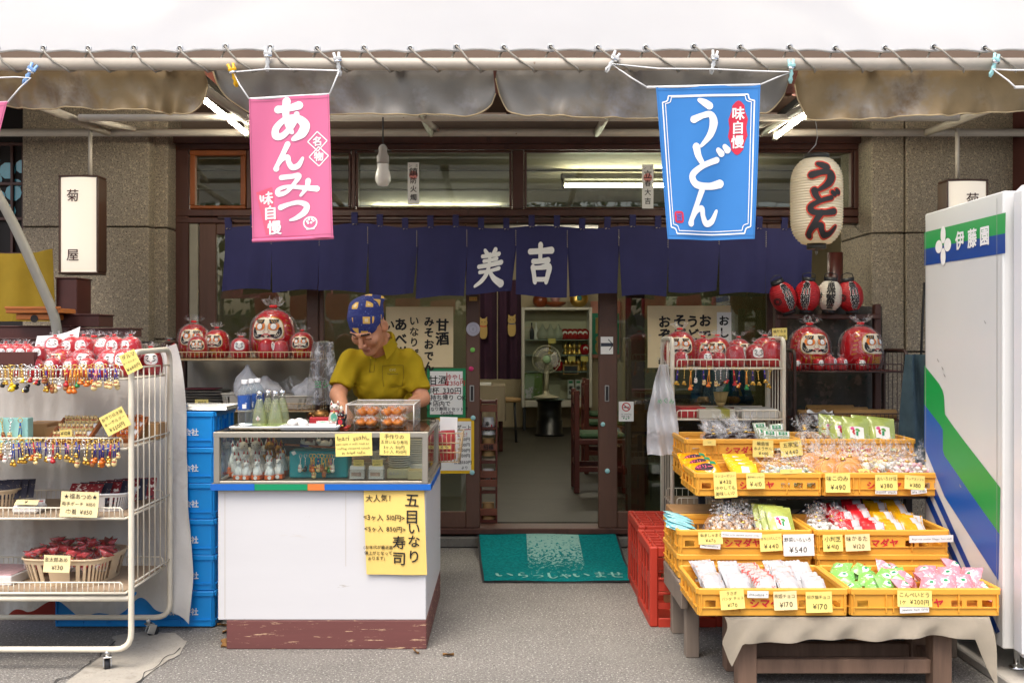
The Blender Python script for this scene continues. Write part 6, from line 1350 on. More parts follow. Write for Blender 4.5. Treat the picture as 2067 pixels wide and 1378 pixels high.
add_sdf(mb, shirt_sdf, (-1.0, 5.2, .88), (-.38, 5.85, 1.42), .007, lambda c: [polo] * len(c))
sh = mb.build('polo_shirt', pe)
# collar, placket, pocket
mb = MB(); nc = np.array((-.682, 5.437, 1.362)); axn = Vector((-.045, -.12, .12)).normalized(); uu = Vector((1, 0, 0)); vv = axn.cross(uu).normalized() * -1
def colr(u, v):
    a = R(-62 + 304 * u) ; a = a + R(0); r = .066 + .022 * v; fr = max(0, math.cos(a + math.pi / 2)); p = Vector(nc) + (uu * math.cos(a) + Vector((0, 1, .35)).normalized() * math.sin(a)) * r + axn * (.034 * (1 - v) - .016 * v)
    e = min(u, 1 - u); 
    if e < .16: p += Vector((0, -.02, -.035)) * (1 - e / .16) * (.5 + v)
    return p - Vector(O)
mb.sheet(colr, 40, 5, .004, polo); mb.build('collar', sh)
mb = MB(); pd = mat('polo_seam', '#6f5f08', .85); 
def surf(px, py):                                     # nearest point of the shirt along the line of sight
    dlo, dhi = 5.1, 5.6
    for q in np.arange(5.1, 5.7, .004):
        p = P(px, py, q)
        if shirt_sdf(np.array([[p.x, p.y, p.z]], np.float32))[0] < .001: return p + Vector((0, -.003, 0))
    return P(px, py, 5.45)
def sline(pts, r=.0012): mb.tube([surf(*p) - Vector(O) for p in pts], r, pd, 5)
sline([(761, 712), (758, 725), (756, 738), (755, 750)]); sline([(748, 722), (747, 738), (746, 751)]); sline([(746, 751), (755, 750)])
sline([(772, 738), (792, 737), (814, 737)]); sline([(814, 737), (815, 758), (812, 778)]); sline([(772, 738), (772, 758), (774, 779)]); sline([(774, 779), (793, 781), (812, 778)])
mb.build('placket', sh)
mb = MB(); o_ = surf(793, 754) - Vector(O); mb.text('Valentino', lambda x, z, e=0: o_ + Vector((x, -.003 - e, z)), .014, ink, 0, 0, .0, fit=.07); o_ = surf(793, 746) - Vector(O); mb.text('CVC', lambda x, z, e=0: o_ + Vector((x, -.003 - e, z)), .016, mat('logo_pale', '#cfc48a', .8), 0, 0); mb.build('lettering', sh)
# headscarf
scarf = mat('scarf_blue', '#26306e', .85, speck=[(90, '#6f7bb8', .60, .03)]); _t = scarf.node_tree; _N = _t.nodes; _L = _t.links; _b = _N['Principled BSDF']
_tc = _N.new('ShaderNodeTexCoord'); _vo = _N.new('ShaderNodeTexVoronoi'); _vo.distance = 'CHEBYCHEV'; _vo.inputs['Scale'].default_value = 15; _vo.inputs['Randomness'].default_value = .7; _L.new(_tc.outputs['Object'], _vo.inputs['Vector'])
_r = _N.new('ShaderNodeValToRGB'); _r.color_ramp.interpolation = 'CONSTANT'; _r.color_ramp.elements[0].color = (.74, .52, .14, 1); _r.color_ramp.elements[0].position = 0
_r.color_ramp.elements.new(.12).color = (.7, .45, .1, 1); _r.color_ramp.elements[-1].position = 1; _r2 = _N.new('ShaderNodeMath'); _r2.operation = 'LESS_THAN'; _r2.inputs[1].default_value = .27; _L.new(_vo.outputs['Distance'], _r2.inputs[0])
_r3 = _N.new('ShaderNodeMath'); _r3.operation = 'LESS_THAN'; _r3.inputs[1].default_value = .13; _L.new(_vo.outputs['Distance'], _r3.inputs[0])
_m1 = _N.new('ShaderNodeMix'); _m1.data_type = 'RGBA'; _m1.inputs[6].default_value = (.72, .44, .09, 1); _m1.inputs[7].default_value = (.78, .62, .38, 1); _L.new(_r3.outputs[0], _m1.inputs[0])
_m2 = _N.new('ShaderNodeMix'); _m2.data_type = 'RGBA'; _src = _b.inputs['Base Color'].links[0].from_socket; _L.new(_r2.outputs[0], _m2.inputs[0]); _L.new(_src, _m2.inputs[6]); _L.new(_m1.outputs[2], _m2.inputs[7]); _L.new(_m2.outputs[2], _b.inputs['Base Color'])
def scarf_sdf(G):
    L = (G - HC) @ HM / HS; d = s_ell(L, (0, .014, .035), (.086, .108, .106)); d = s_un(d, s_ell(L, (0, .03, .092), (.07, .08, .045)), .04); d = s_un(d, s_ell(L, (.03, .118, .05), (.035, .022, .04)), .025)
    pl = .042 - L[..., 2] + .30 * np.clip(L[..., 1], -.2, .2) * 1.0; d = np.maximum(d, pl)
    return d + .0025 * np.sin(L[..., 0] * 60 + L[..., 2] * 25) + .002 * np.sin(L[..., 2] * 80 + L[..., 1] * 40) * (L[..., 1] > -.05)
mb = MB(); add_sdf(mb, scarf_sdf, HC - np.array((.14, .17, .1)), HC + np.array((.15, .22, .22)), .004, lambda c: [scarf] * len(c)); mb.build('headscarf', pe)
# ------------------------------------------------------------------ yellow crates on the right
plank = mat('grey_plank', '#7d7064', .75, nz=(6, .25), bump=(40, .3), stretch=(1, 1, .1), speck=[(12, '#4a3d34', .62, .1)])
brown_leg = mat('brown_leg', '#705848', .7, nz=(9, .4), bump=(40, .3), stretch=(1, 1, .1), speck=[(10, '#35261f', .62, .1)])
TR = mat('crate_print', '#c01f2e', .6)
FZ, MZ, LZ2, UZ = .303, .434, .327, .655
CR = [('F1', 1.042, 4.08, FZ, 'yellow plastic crate of white candy packets, front row left'), ('F2', 1.636, 4.08, FZ, 'yellow plastic crate of green and pink candies, front row right'),
      ('L1', 1.055, 4.585, LZ2, 'yellow crate under the marshmallow crate, left in the middle row'), ('L2', 1.66, 4.585, LZ2, 'yellow crate under the red and gold packets, middle row'),
      ('M1', 1.055, 4.585, MZ, 'yellow crate of pale blue packets and vegetable pouches, middle row'), ('M2', 1.66, 4.585, MZ, 'yellow crate of red and gold packets, middle row'),
      ('U1', 1.174, 4.81, UZ, 'yellow crate of orange jelly pouches, upper row left'), ('U2', 1.763, 4.81, UZ, 'yellow crate of cracker bags, upper row right'),
      ('K1', 1.218, 5.31, UZ, 'yellow crate under the bean sweets, back row left'), ('K2', 1.81, 5.31, UZ, 'yellow crate under the vegetable pouches, back row right'),
      ('B1', 1.218, 5.31, UZ + .106, 'yellow crate of dark bean sweets, back row left top'), ('B2', 1.81, 5.31, UZ + .106, 'yellow crate of pale green pouches, back row right top')]
for k, x, y, z, l in CR: PR.put('yellow_crate', lambda: make_crate(.588, .405, .108, ylw_pl, 'シマダヤ', TR, 1, 3, side_holes=True), (x, y, z), None, None, l, 'yellow crates of sweets on the right stand')
def stand(name, label, x0, x1, y0, y1, top, lg, mt, planks=4, st=.12, rails=True):
    t = thing(name, label, 'stand', ((x0 + x1) / 2, (y0 + y1) / 2, 0)); c = t.location
    m = MB(); n = planks; wd = (y1 - y0) / n
    for i in range(n): m.box((0, y0 + wd * (i + .5) - c.y, top - .012), (x1 - x0, wd - .006, .022), mt, bev=.002)
    m.build('top', t)
    for x in (x0 + lg, x1 - lg):
        for y in (y0 + lg, y1 - lg): m = MB(); m.box((x - c.x, y - c.y, (top - .024) / 2), (lg, lg, top - .026), mt, bev=.003); m.build('leg', t)
    if rails:
        for y in (y0 + lg, y1 - lg): m = MB(); m.box((0, y - c.y, st), (x1 - x0 - 3 * lg, lg * .5, lg * .75), mt, bev=.003); m.build('rail', t)
        for x in (x0 + lg, x1 - lg): m = MB(); m.box((x - c.x, 0, st), (lg * .5, y1 - y0 - 3 * lg, lg * .75), mt, bev=.003); m.build('rail', t)
    return t
stand('wooden_stand', 'low brown wooden table draped with burlap under the front crates', .88, 1.80, 3.89, 4.25, FZ - .006, .075, brown_leg, 4, .085)
t2 = stand('wooden_stand', 'weathered grey wooden stand under the middle row of crates', .755, 1.99, 4.29, 4.76, LZ2 - .002, .058, plank, 4, .17, False)
m = MB(); m.box((-.60, 0, .262), (.03, .47, .085), plank, bev=.003); m.build('side_board', t2)
burlap = cloth_mat('burlap', '#c6baa6', 150, .95, (6, .1), .8)
_sp = burlap.node_tree
def burl(u, v):                                       # v 0 = hem at the front, 1 = back edge on the table top
    L = 1.03; x = .853 + L * u; s = .20 + .36 - (.20 + .36) * v; hang = .085 + .006 * math.sin(u * 14) + .008 * math.sin(u * 5 + 1) + (.10 * max(0, 1 - abs(u - .035) / .04)) + (.19 * max(0, (u - .92) / .08))
    if v > .4: return Vector((x, 3.878 + (v - .4) / .6 * .38, FZ - .001 - (.0 if .04 < u < .93 else 0)))
    k = (.4 - v) / .4; return Vector((x + (.01 * math.sin(k * 5) + .03 * k * (1 if u > .9 else 0)) , 3.874 - .02 * math.sin(k * 1.57) + (.014 * math.sin(u * 40 + k) + .012 * math.sin(u * 17)) * k, FZ - .001 - hang * k))
m = MB(); o = burl(.5, .5); m.sheet(lambda u, v: burl(u, v) - o, 110, 20, .002, burlap); solo('burlap_cloth', m, 'beige burlap cloth hanging from the front table edge', 'cloth', None, o)
t = thing('folding_table', 'dark metal folding table under the upper rows of crates', 'table', (1.49, 5.05, 0)); m = MB(); m.box((.02, .03, .64), (1.06, .78, .022), dark_metal); m.build('top', t)
for x in (-.42, -.25, .45): m = MB(); m.box((x, -.25, .31), (.035, .03, .62), dark_metal, bev=.003); m.build('leg', t)
for x in (-.42, .45): m = MB(); m.box((x, .38, .31), (.035, .03, .62), dark_metal, bev=.003); m.build('leg', t)
m = MB(); m.tube([(-.22, -.25, .45), (.05, -.25, .62)], .012, dark_metal, 8); m.tube([(.42, -.25, .45), (.2, -.25, .62)], .012, dark_metal, 8); m.build('brace', t)
m = MB(); m.box((0, 0, .13), (.3, .25, .26), cb, bev=.003); solo('cardboard_box', m, 'cardboard box under the folding table behind the crates, left', 'box', None, (1.0, 5.15, .25)); 
m = MB(); m.box((0, 0, .12), (.34, .3, .24), cb, bev=.003); solo('cardboard_box', m, 'lower cardboard box on the ground behind the grey stand', 'box', None, (1.0, 5.16, .0))
m = MB(); m.box((0, 0, .16), (.5, .3, .32), mat('pale_box', '#9c9486', .7), bev=.003); solo('paper_box', m, 'pale long box under the folding table, right of the cardboard', 'box', None, (1.55, 5.2, .2))

# --- snack packets
def M2(name, col, *specks, rough=.25, nz=(40, .1), coat=.5): return mat(name, col, rough, nz=nz, speck=list(specks) or None, coat=coat)
wf = M2('candy_white', (.46, .46, .48), (30, '#b98a70', .58, .05), (24, '#5c4a44', .64, .04), (14, '#8d8c96', .55, .1)); wf2 = M2('candy_white_red', (.46, .44, .44), (30, '#c0504a', .55, .04), (24, '#3c2a24', .62, .03)); wf3 = M2('candy_white_plain', (.48, .48, .5), (22, '#8f8c98', .54, .08))
grn = M2('candy_green', '#7fbf5e', (75, '#d6ecc4', .58, .05)); pnk = M2('candy_pink', '#d98a98', (75, '#f0cfd2', .56, .05), (60, '#b84a5e', .7, .03)); aqua = M2('candy_aqua', '#8fcfd6', (45, '#e6f4f4', .6, .04)); redp = M2('rice_red', '#c01c28', (30, '#d8d6d4', .68, .03)); goldp = M2('rice_gold', '#c8920e', (36, '#e6c65a', .58, .06), rough=.2)
mango = M2('jelly_orange', '#ee9208', (14, '#f5c61e', .56, .05)); jy = M2('jelly_yellow', '#e6bc24', (16, '#efe3a8', .58, .08)); silver = M2('foil_silver', '#b9bbc0', rough=.2); vegm = M2('veg_green', '#9aa852', (30, '#b8c284', .55, .1)); vegc = M2('veg_chips', '#a87038', (45, '#6a3a1c', .55, .06), (40, '#4a7a2c', .64, .04)); bean = mat('bean_paste', '#2c1216', .3, coat=.4)
pgrn = mat('print_green', '#1f8a58', .6); pdark = mat('print_dark', '#2c1420', .5)
def front_label(col, w, h, z, extra=None):
    def f(b, fm):
        b.rect(-w / 2, z - h / 2, w / 2, z + h / 2, fm, col, .0012, 4, 4)
        if extra: extra(b, fm)
    return f
def two_tone(top, w):                                 # white upper end printed on the packet
    def f(b, fm):
        b.rect(.004, .03, w / 2 * .96, .086, fm, top, .001, 3, 5)
        b.poly(ell(0, .024, w * .3, .016, 14), fm, mat('cracker_print', '#c87a34', .5), .0012, 2); b.text('味', fm, .022, ink, 0, .028, .02, .0022)
    return f
def veg_front(b, fm):
    b.rect(-.03, .05, .035, .115, fm, paper, .0014, 4, 4); b.disc(-.018, .104, .009, fm, mat('magenta_dot', '#c8327a', .5), .002, 10)
    for q in range(9): b.disc(.004 + .018 * math.cos(q * 1.9) * (q % 3) / 2, .085 + .014 * math.sin(q * 1.9), .006, fm, [pgrn, mat('leaf_print', '#5a9a3c', .6), red_ink][q % 3], .0021 + .0001 * q, 8)
    for q in range(6): b.disc(-.03 + .012 * q, .03 + .008 * (q % 2), .012, fm, [mat('chip_orange', '#c8823c', .5), mat('chip_green', '#4a7a2c', .5), mat('chip_brown', '#7a4420', .5)][q % 3], .0016 + .0001 * q, 8)
KIND = {
 'wa': ('white candy packet', lambda: make_pack(.055, .085, .016, wf, None, 1)), 'wb': ('red figured candy packet', lambda: make_pack(.055, .085, .016, wf2, None, 2)), 'wc': ('plain white candy packet', lambda: make_pack(.055, .085, .014, wf3, None, 3)),
 'aq': ('pale blue marshmallow packet', lambda: make_pack(.075, .10, .014, aqua, None, 4)), 'rd': ('red rice cracker packet', lambda: make_pack(.075, .088, .014, redp, two_tone(wf3, .075), 5)), 'gd': ('gold rice cracker packet', lambda: make_pack(.075, .088, .014, goldp, two_tone(silver, .075), 6)),
 'mg': ('orange jelly pouch', lambda: make_pack(.13, .12, .035, mango, lambda b, fm: (b.poly(ell(-.005, .07, .042, .022, 16), fm, pdark, .0012, 3), b.text('ゼリー', fm, .026, mat('jelly_pink', '#e0567a', .5), -.005, .07, .02, .003), b.rect(.025, .085, .055, .108, fm, pgrn, .0014, 3, 3)), 7)),
 'jy': ('yellow sweet pouch with a white label', lambda: make_pack(.11, .12, .02, jy, front_label(paper, .035, .07, .05), 8)), 'vg': ('green vegetable chip pouch with a white label', lambda: make_pack(.12, .175, .028, vegm, veg_front, 9)),
 'gl': ('green labelled bean bag', lambda: make_pack(.07, .12, .02, M2('green_bean_film', '#9aa58c', (50, '#e4e6df', .56, .06), (40, '#4f7a4a', .62, .05)), lambda b, fm: (b.rect(-.03, .082, .03, .112, fm, paper, .0012, 3, 3), b.rect(-.022, .086, .022, .109, fm, pgrn, .0022, 3, 3), b.text('吉五', fm, .016, white_ink, 0, .097, .01, .0034)), 10)),
}
def clear_sack(kind, seed):
    t = thing('snack_bag', '', 'snack bag'); rn = random.Random(seed); b = MB()
    if kind == 'cracker':
        cm = mat('cracker', '#c88a4a', .55, nz=(25, .2), bump=(60, .4), speck=[(30, '#9a5a28', .64, .08)])
        for q in range(4): b.lathe(smooth_prof([(.0, 0), (.045, .001), (.05, .005), (.045, .009), (0, .01)], 2), cm, 18, T=Matrix.Translation((.002 * q, -.022 + .016 * q, .052 + rn.uniform(-.004, .004))) @ Euler((R(78), R(rn.uniform(-8, 8)), 0)).to_matrix().to_4x4())
    else:
        col = {'brown': [mat('sweet_brown', '#7a5236', .5, nz=(30, .25)), mat('sweet_tan', '#b08a62', .5, nz=(30, .2)), mat('sweet_pale', '#cfc4b4', .5)], 'popcorn': [mat('pop_cream', '#d8c27a', .6, nz=(30, .2)), mat('pop_pale', '#e4dcc0', .6)], 'pink': [mat('pop_pink', '#dca8b4', .6), mat('pop_white', '#dcd6d0', .6), mat('pop_pale', '#e4dcc0', .6)], 'mix': [mat('nut_brown', '#8a4a24', .45), mat('nut_orange', '#c4712c', .45), mat('sweet_pale', '#cfc4b4', .5)], 'green': [mat('drop_green', '#a9c0a0', .4), mat('drop_white', '#d6dbd2', .4)], 'white': [mat('pop_white', '#dcd6d0', .6), mat('drop_white', '#d6dbd2', .4)]}[kind]
        for q in range(26): b.ball((rn.uniform(-.042, .042), rn.uniform(-.026, .026), rn.uniform(.010, .07)), (rn.uniform(.009, .014), .010, rn.uniform(.008, .012)), col[q % len(col)], 7)
    b.build('contents', t); make_bag(t, .062, .10, .108, .155, seed, gold, .62, bag_fine, .045, gold)
    return t
def bean_sack(seed):
    t = thing('snack_bag', '', 'snack bag'); b = MB(); b.lathe(smooth_prof([(0, 0), (.042, .002), (.046, .012), (.042, .022), (0, .024)], 2), bean, 20, (0, 0, .004)); b.build('bean_sweet', t); make_bag(t, .058, .05, .062, .115, seed, gold, .8, bag_m, .06, gold)
    return t
GRP = 'snacks in the yellow crates'
def place(kind, x, y, z, rot, label, sc=1, cat=None):
    if kind in KIND: return PR.put(('pk', kind), KIND[kind][1], (x, y, z), rot, sc, label, GRP)
    if kind == 'bean': return PR.put(('bean',), lambda: bean_sack(3), (x, y, z), rot, sc, label, GRP)
    return PR.put(('sack', kind), lambda: clear_sack(kind, len(kind)), (x, y, z), rot, sc, label, GRP)
def domino(kind, x, y0, z, n, step, lean, where, dz=.006, sc=1, rx=0):
    """a column of packets leaning back one behind the other."""
    for i in range(n):
        place(kind, x + random.uniform(-.004, .004) + rx * i, y0 + step * i + random.uniform(-.006, .006), z + dz * i + random.uniform(0, .006), (R(-lean + random.uniform(-9, 9)), R(random.uniform(-6, 6)), R(random.uniform(-11, 11))), '%s, %s in the %s' % (KIND[kind][0], 'frontmost' if i == 0 else 'rearmost' if i == n - 1 else ORD[i] + ' from front', where), sc)
fx0 = 1.042 - .25
for c, (k, w_) in enumerate([('wa', 'first column'), ('wc', 'second column'), ('wb', 'third column'), ('wa', 'fourth column'), ('wc', 'fifth column')]): domino(k, fx0 + .05 + .1 * c, 3.935, FZ + .05, 7, .036, 62, '%s of front left crate' % w_, .004, 1.5)
rn = random.Random(4)
for r in range(3):
    for c in range(8):
        k = 'g' if c < 3 or (c == 3 and r == 1) else 'p'; key_ = ('kon', k)
        mk = lambda k=k: make_pack(.085, .095, .038, grn if k == 'g' else pnk, lambda b, fm: (b.poly(ell(0, .05, .018, .014, 12), fm, paper, .001, 2), b.poly(ell(.002, .051, .009, .007, 8), fm, pgrn, .002, 1)), 12)
        PR.put(key_, mk, (1.636 - .245 + .07 * c + rn.uniform(-.012, .012), 3.95 + .1 * r + rn.uniform(-.01, .01), FZ + .055 + .012 * r + rn.uniform(0, .015)), (R(-60 + rn.uniform(-18, 18)), R(rn.uniform(-25, 25)), R(rn.uniform(-50, 50))), 1.0, '%s star candy bag, %s in the %s line of the front right crate' % ('green' if k == 'g' else 'pink', ordl(c, 8), ['front', 'middle', 'back'][r]), GRP)
# M1
for i in range(6): place('aq', .845 + .004 * i, 4.46 + .035 * i, MZ + .075 + .006 * i, (R(-72), R(rn.uniform(-8, 8)), R(90 + rn.uniform(-12, 12))), 'pale blue marshmallow packet, %s at left of middle left crate' % ('frontmost' if i == 0 else 'rearmost' if i == 5 else ORD[i] + ' from front'), 1.3)
for i, (dx, dy) in enumerate([(-.08, 4.47), (0.0, 4.46), (.06, 4.5), (-.09, 4.56), (-.02, 4.57), (.05, 4.58), (-.05, 4.66), (.02, 4.67)]): place('brown', 1.04 + dx, dy, MZ + .035 + .008 * (i > 2), (R(rn.uniform(-30, 5)), R(rn.uniform(-18, 18)), rn.uniform(-.8, .8)), 'clear gold tied bag of brown candies, %s, middle left crate' % ['front left', 'front centre', 'front right', 'second row left', 'second row centre', 'second row right', 'back left', 'back right'][i], .95)
for i in range(3): place('vg', 1.255 - .02 * i, 4.47 + .045 * i, MZ + .045, (R(-42), R(4), R(6)), 'green vegetable chip pouch with label, %s of three in middle left crate' % ['front', 'second', 'rear'][i], 1.0)
# M2
for i, (dx, dy) in enumerate([(0, 4.46), (.075, 4.46), (.01, 4.55), (.08, 4.56), (.03, 4.65)]): place('white', 1.42 + dx, dy, MZ + .04, (R(rn.uniform(-25, 0)), R(rn.uniform(-10, 10)), rn.uniform(-.5, .5)), 'clear bag of white sweets, %s, left end of middle right crate' % ['front left', 'front right', 'second row left', 'second row right', 'rear'][i], .9)
domino('rd', 1.56, 4.44, MZ + .045, 8, .038, 50, 'left red column of middle right crate', .008, 1.2); domino('rd', 1.655, 4.44, MZ + .045, 8, .038, 50, 'right red column of middle right crate', .008, 1.2)
domino('gd', 1.755, 4.44, MZ + .045, 9, .036, 50, 'left gold column of middle right crate', .008, 1.2); domino('gd', 1.855, 4.44, MZ + .045, 9, .036, 50, 'right gold column of middle right crate', .008, 1.2)
# U1, U2
for i, (x, y, dz) in enumerate([(.97, 4.70, 0), (.96, 4.80, .01), (.95, 4.9, .02)]): place('mg', x, y, UZ + .055 + dz, (R(-55), R(-6 + 3 * i), R(8)), 'orange and yellow jelly pouch, %s of three in upper left crate' % ['front', 'second', 'rear'][i], 1.15)
for i in range(4): place('jy', 1.14 + .005 * i, 4.69 + .07 * i, UZ + .06 + .008 * i, (R(-58), 0, R(-4 + 3 * i)), 'yellow sweet pouch with white label, %s in upper left crate' % ['front', 'second', 'third', 'rear'][i], 1.05)
for i, (dx, dy) in enumerate([(-.06, 4.69), (.02, 4.69), (.1, 4.7), (-.04, 4.78), (.05, 4.79), (.12, 4.8), (-.02, 4.88), (.07, 4.89)]): place('green', 1.32 + dx, dy, UZ + .035 + .006 * (i > 2), (R(rn.uniform(-40, -5)), R(rn.uniform(-20, 20)), rn.uniform(-.8, .8)), 'clear bag of pale green sweets, %s in upper left crate' % ['front left', 'front centre', 'front right', 'second row left', 'second row centre', 'second row right', 'back left', 'back right'][i], .9)
for i, (x, y) in enumerate([(1.53, 4.69), (1.61, 4.68), (1.55, 4.78), (1.64, 4.78), (1.51, 4.86), (1.59, 4.88), (1.67, 4.87)]): place('cracker', x, y, UZ + .03 + .018 * (i > 3), (R(rn.uniform(-22, 0)), R(rn.uniform(-10, 10)), rn.uniform(-.4, .4)), 'clear bag of round crackers, %s in upper right crate' % ['front left', 'front right', 'second row left', 'second row right', 'back left', 'back centre', 'back right'][i], 1.25)
for i, (x, y, k) in enumerate([(1.71, 4.69, 'mix'), (1.79, 4.69, 'mix'), (1.88, 4.69, 'pink'), (1.97, 4.7, 'pink'), (1.73, 4.79, 'popcorn'), (1.82, 4.79, 'white'), (1.9, 4.8, 'pink'), (1.98, 4.81, 'pink'), (1.77, 4.9, 'popcorn'), (1.87, 4.9, 'popcorn'), (1.96, 4.91, 'pink')]): place(k, x, y, UZ + .03 + .012 * (i > 3) + .012 * (i > 7), (R(rn.uniform(-25, 0)), R(rn.uniform(-14, 14)), rn.uniform(-.6, .6)), 'clear bag of %s, %s of the upper right crate' % ({'mix': 'nut mix', 'pink': 'pink puffs', 'popcorn': 'yellow puffs', 'white': 'white puffs'}[k], ['front line left of centre', 'front line centre', 'front line right of centre', 'front right corner', 'second line left', 'second line left of centre', 'second line right of centre', 'second line right end', 'back line left', 'back line centre', 'back right corner'][i]), 1.15)
sg = thing('fan_tag', 'fan shaped yellow tag with red lettering on the cracker bags', 'tag', (1.675, 4.655, UZ + .105)); m = MB(); A_ = [(.062 * math.sin(a), -.045 + .062 * math.cos(a)) for a in np.linspace(-.95, .95, 12)] + [(.02 * math.sin(a), -.045 + .02 * math.cos(a)) for a in np.linspace(.95, -.95, 6)]; m.poly(A_, front(0, 0, 0), mat('fan_paper', '#d6d37a', .7)); m.text('味このみ', front(0, 0, 0), .022, red_ink, 0, -.002, .02, .001, .05, .085); m.build('fan', sg); sg.rotation_euler = (R(-15), 0, 0)
# B1, B2
for i, (x, y) in enumerate([(1.09, 5.2), (1.18, 5.19), (1.27, 5.2), (1.1, 5.29), (1.2, 5.3), (1.29, 5.31), (1.14, 5.4), (1.24, 5.4)]): place('bean', x, y, UZ + .106 + .06 + .004 * i, (R(-28 + rn.uniform(-8, 8)), R(rn.uniform(-8, 8)), rn.uniform(-.4, .4)), 'clear bag with dark bean jelly, %s in back left crate' % ['front left', 'front centre', 'front right', 'second row left', 'second row centre', 'second row right', 'back left', 'back right'][i], 1.15)
domino('gl', 1.39, 5.2, UZ + .106 + .04, 4, .05, 40, 'left column of back left crate', .006, 1.05); domino('gl', 1.46, 5.21, UZ + .106 + .04, 4, .05, 40, 'right column of back left crate', .006, 1.05)
for i, (x, y) in enumerate([(1.0, 5.2), (1.0, 5.28)]): place('wb', x, y, UZ + .106 + .05, (R(-60), 0, .6), 'white packet with red figures, %s at left end of back left crate' % ['front', 'rear'][i], 1.0)
for i, (x, y) in enumerate([(1.58, 5.2), (1.66, 5.2), (1.6, 5.3), (1.68, 5.31), (1.63, 5.4)]): place('brown', x, y, UZ + .106 + .04, (R(rn.uniform(-20, 0)), R(rn.uniform(-12, 12)), rn.uniform(-.6, .6)), 'clear bag of brown sweets, %s, back right crate' % ['front left', 'front right', 'second row left', 'second row right', 'rear'][i], 1.05)
for i, (x, y) in enumerate([(1.83, 5.19), (1.97, 5.2), (1.79, 5.27), (1.92, 5.3), (1.76, 5.36)]): place('vg', x, y, UZ + .106 + .045, (R(-38), R(6), R(-8)), 'green vegetable chip pouch, %s in the back right crate' % ['front left', 'front right', 'second row left', 'second row right', 'rear left'][i], 1.15)

# --- price cards on the crates
y_ = 'yellow card '
for px, py, d, w, h, L, lab, wh, ti in [
 (1464, 978, 4.58, 46, 51, [('マンゴーゼリー', 1), ('¥420', 1.2), ('冷やしても', 1), ('美味しい♡', 1)], 'tall yellow card below the orange jelly pouches', 0, 3), (1525, 970, 4.585, 37, 31, [('湯子肉しいたけ', .9), ('¥410', 1.1)], 'small yellow card below the yellow pouches, upper left crate', 0, 1), (1691, 974, 4.585, 50, 38, [('味このみ', 1.1), ('¥490', 1.1)], 'yellow card at the left end of upper right crate', 0, 0),
 (1789, 973, 4.585, 45, 31, [('おいろけ豆', 1), ('¥380', 1.1)], 'yellow card in the middle of the upper right crate', 0, 0), (1789, 992, 4.58, 44, 10, [('peanut snack', 1)], 'white English strip under the middle card, upper right crate', 1, -1), (1846, 973, 4.585, 41, 28, [('ミックスソフト', 1), ('¥380', 1.1)], 'yellow card at the right end of upper right crate', 0, -4), (1855, 991, 4.58, 32, 10, [('jelly candy', 1)], 'white English strip under the right card, upper right crate', 1, 6),
 (1540, 905, 5.08, 42, 34, [('輪島塩', 1), ('水ようかん', .9), ('¥440', 1)], 'yellow card below the dark bean sweets, back left crate', 0, -1), (1597, 905, 5.08, 44, 31, [('五家宝', 1), ('¥440', 1.1)], 'yellow card below the green labelled bags, back left crate', 0, 6), (1597, 951, 4.6, 44, 9, [('ー', 1)], 'yellow card lying on the front rim of upper left crate', 0, 2), (1432, 893, 5.08, 26, 12, [('ー', 1)], 'blank yellow card tucked at left of back left crate', 0, 0),
 (1434, 1085, 4.365, 49, 24, [('鮎ましゅまろ', 1), ('¥470', 1.1)], 'yellow card below the pale blue packets', 0, 1), (1434, 1101, 4.36, 41, 11, [('"Marshmallow"', 1)], 'white English strip under the pale blue packets card', 1, -4), (1497, 1079, 4.362, 82, 11, [('Kinako candy (Japanese soybean candy)', 1)], 'long white English strip below the brown candy bags', 1, -2), (1556, 1094, 4.365, 45, 34, [('きなこげんこつ', 1), ('¥440', 1.1)], 'yellow card left of the large white card, middle left crate', 0, 3), (1612, 1099, 4.36, 62, 43, [('野菜いろいろ', 1), ('¥540', 1.1)], 'large white card below the green vegetable pouch', 1, 1),
 (1681, 1095, 4.365, 40, 33, [('小判芝', 1), ('¥410', 1.1)], 'yellow card at the left of the middle right crate', 0, 1), (1731, 1094, 4.365, 50, 33, [('味かるた', 1), ('¥120', 1.1)], 'pale yellow card below the red cracker packets', 2, 2), (1880, 1087, 4.36, 89, 14, [('Fried rice cracker (Happy Turn sand)', 1)], 'long white English strip below the gold packets', 1, 1),
 (1478, 1209, 3.86, 49, 38, [('うさぎ', .8), ('パンダ チョコ', .9), ('¥170', 1.1)], 'leftmost yellow card on the front left crate', 0, 4), (1530, 1199, 3.862, 43, 14, [('chocolate *', 1)], 'white English strip between yellow cards, front left crate', 1, -1), (1585, 1211, 3.86, 47, 37, [('熊姫チョコ', 1), ('¥170', 1.1)], 'pale orange card in the middle of the front left crate', 2, 2), (1653, 1214, 3.86, 53, 41, [('招き猫チョコ', 1), ('¥170', 1.1)], 'yellow card at the right of the front left crate', 0, 1), (1846, 1207, 3.86, 70, 32, [('こんぺいとう', 1), ('1ヶ ¥200円', 1.1)], 'wide yellow card on the front right crate', 0, -1), (1846, 1229, 3.855, 59, 14, [('Japanese sugar candy', 1)], 'white English strip on the front right crate', 1, 2)]:
    yc(px, py, d, w, h, L, lab, m=[None, paper, card_y2][wh], tilt=R(-ti), curl=.012 if h > 20 else 0, jit=.07)

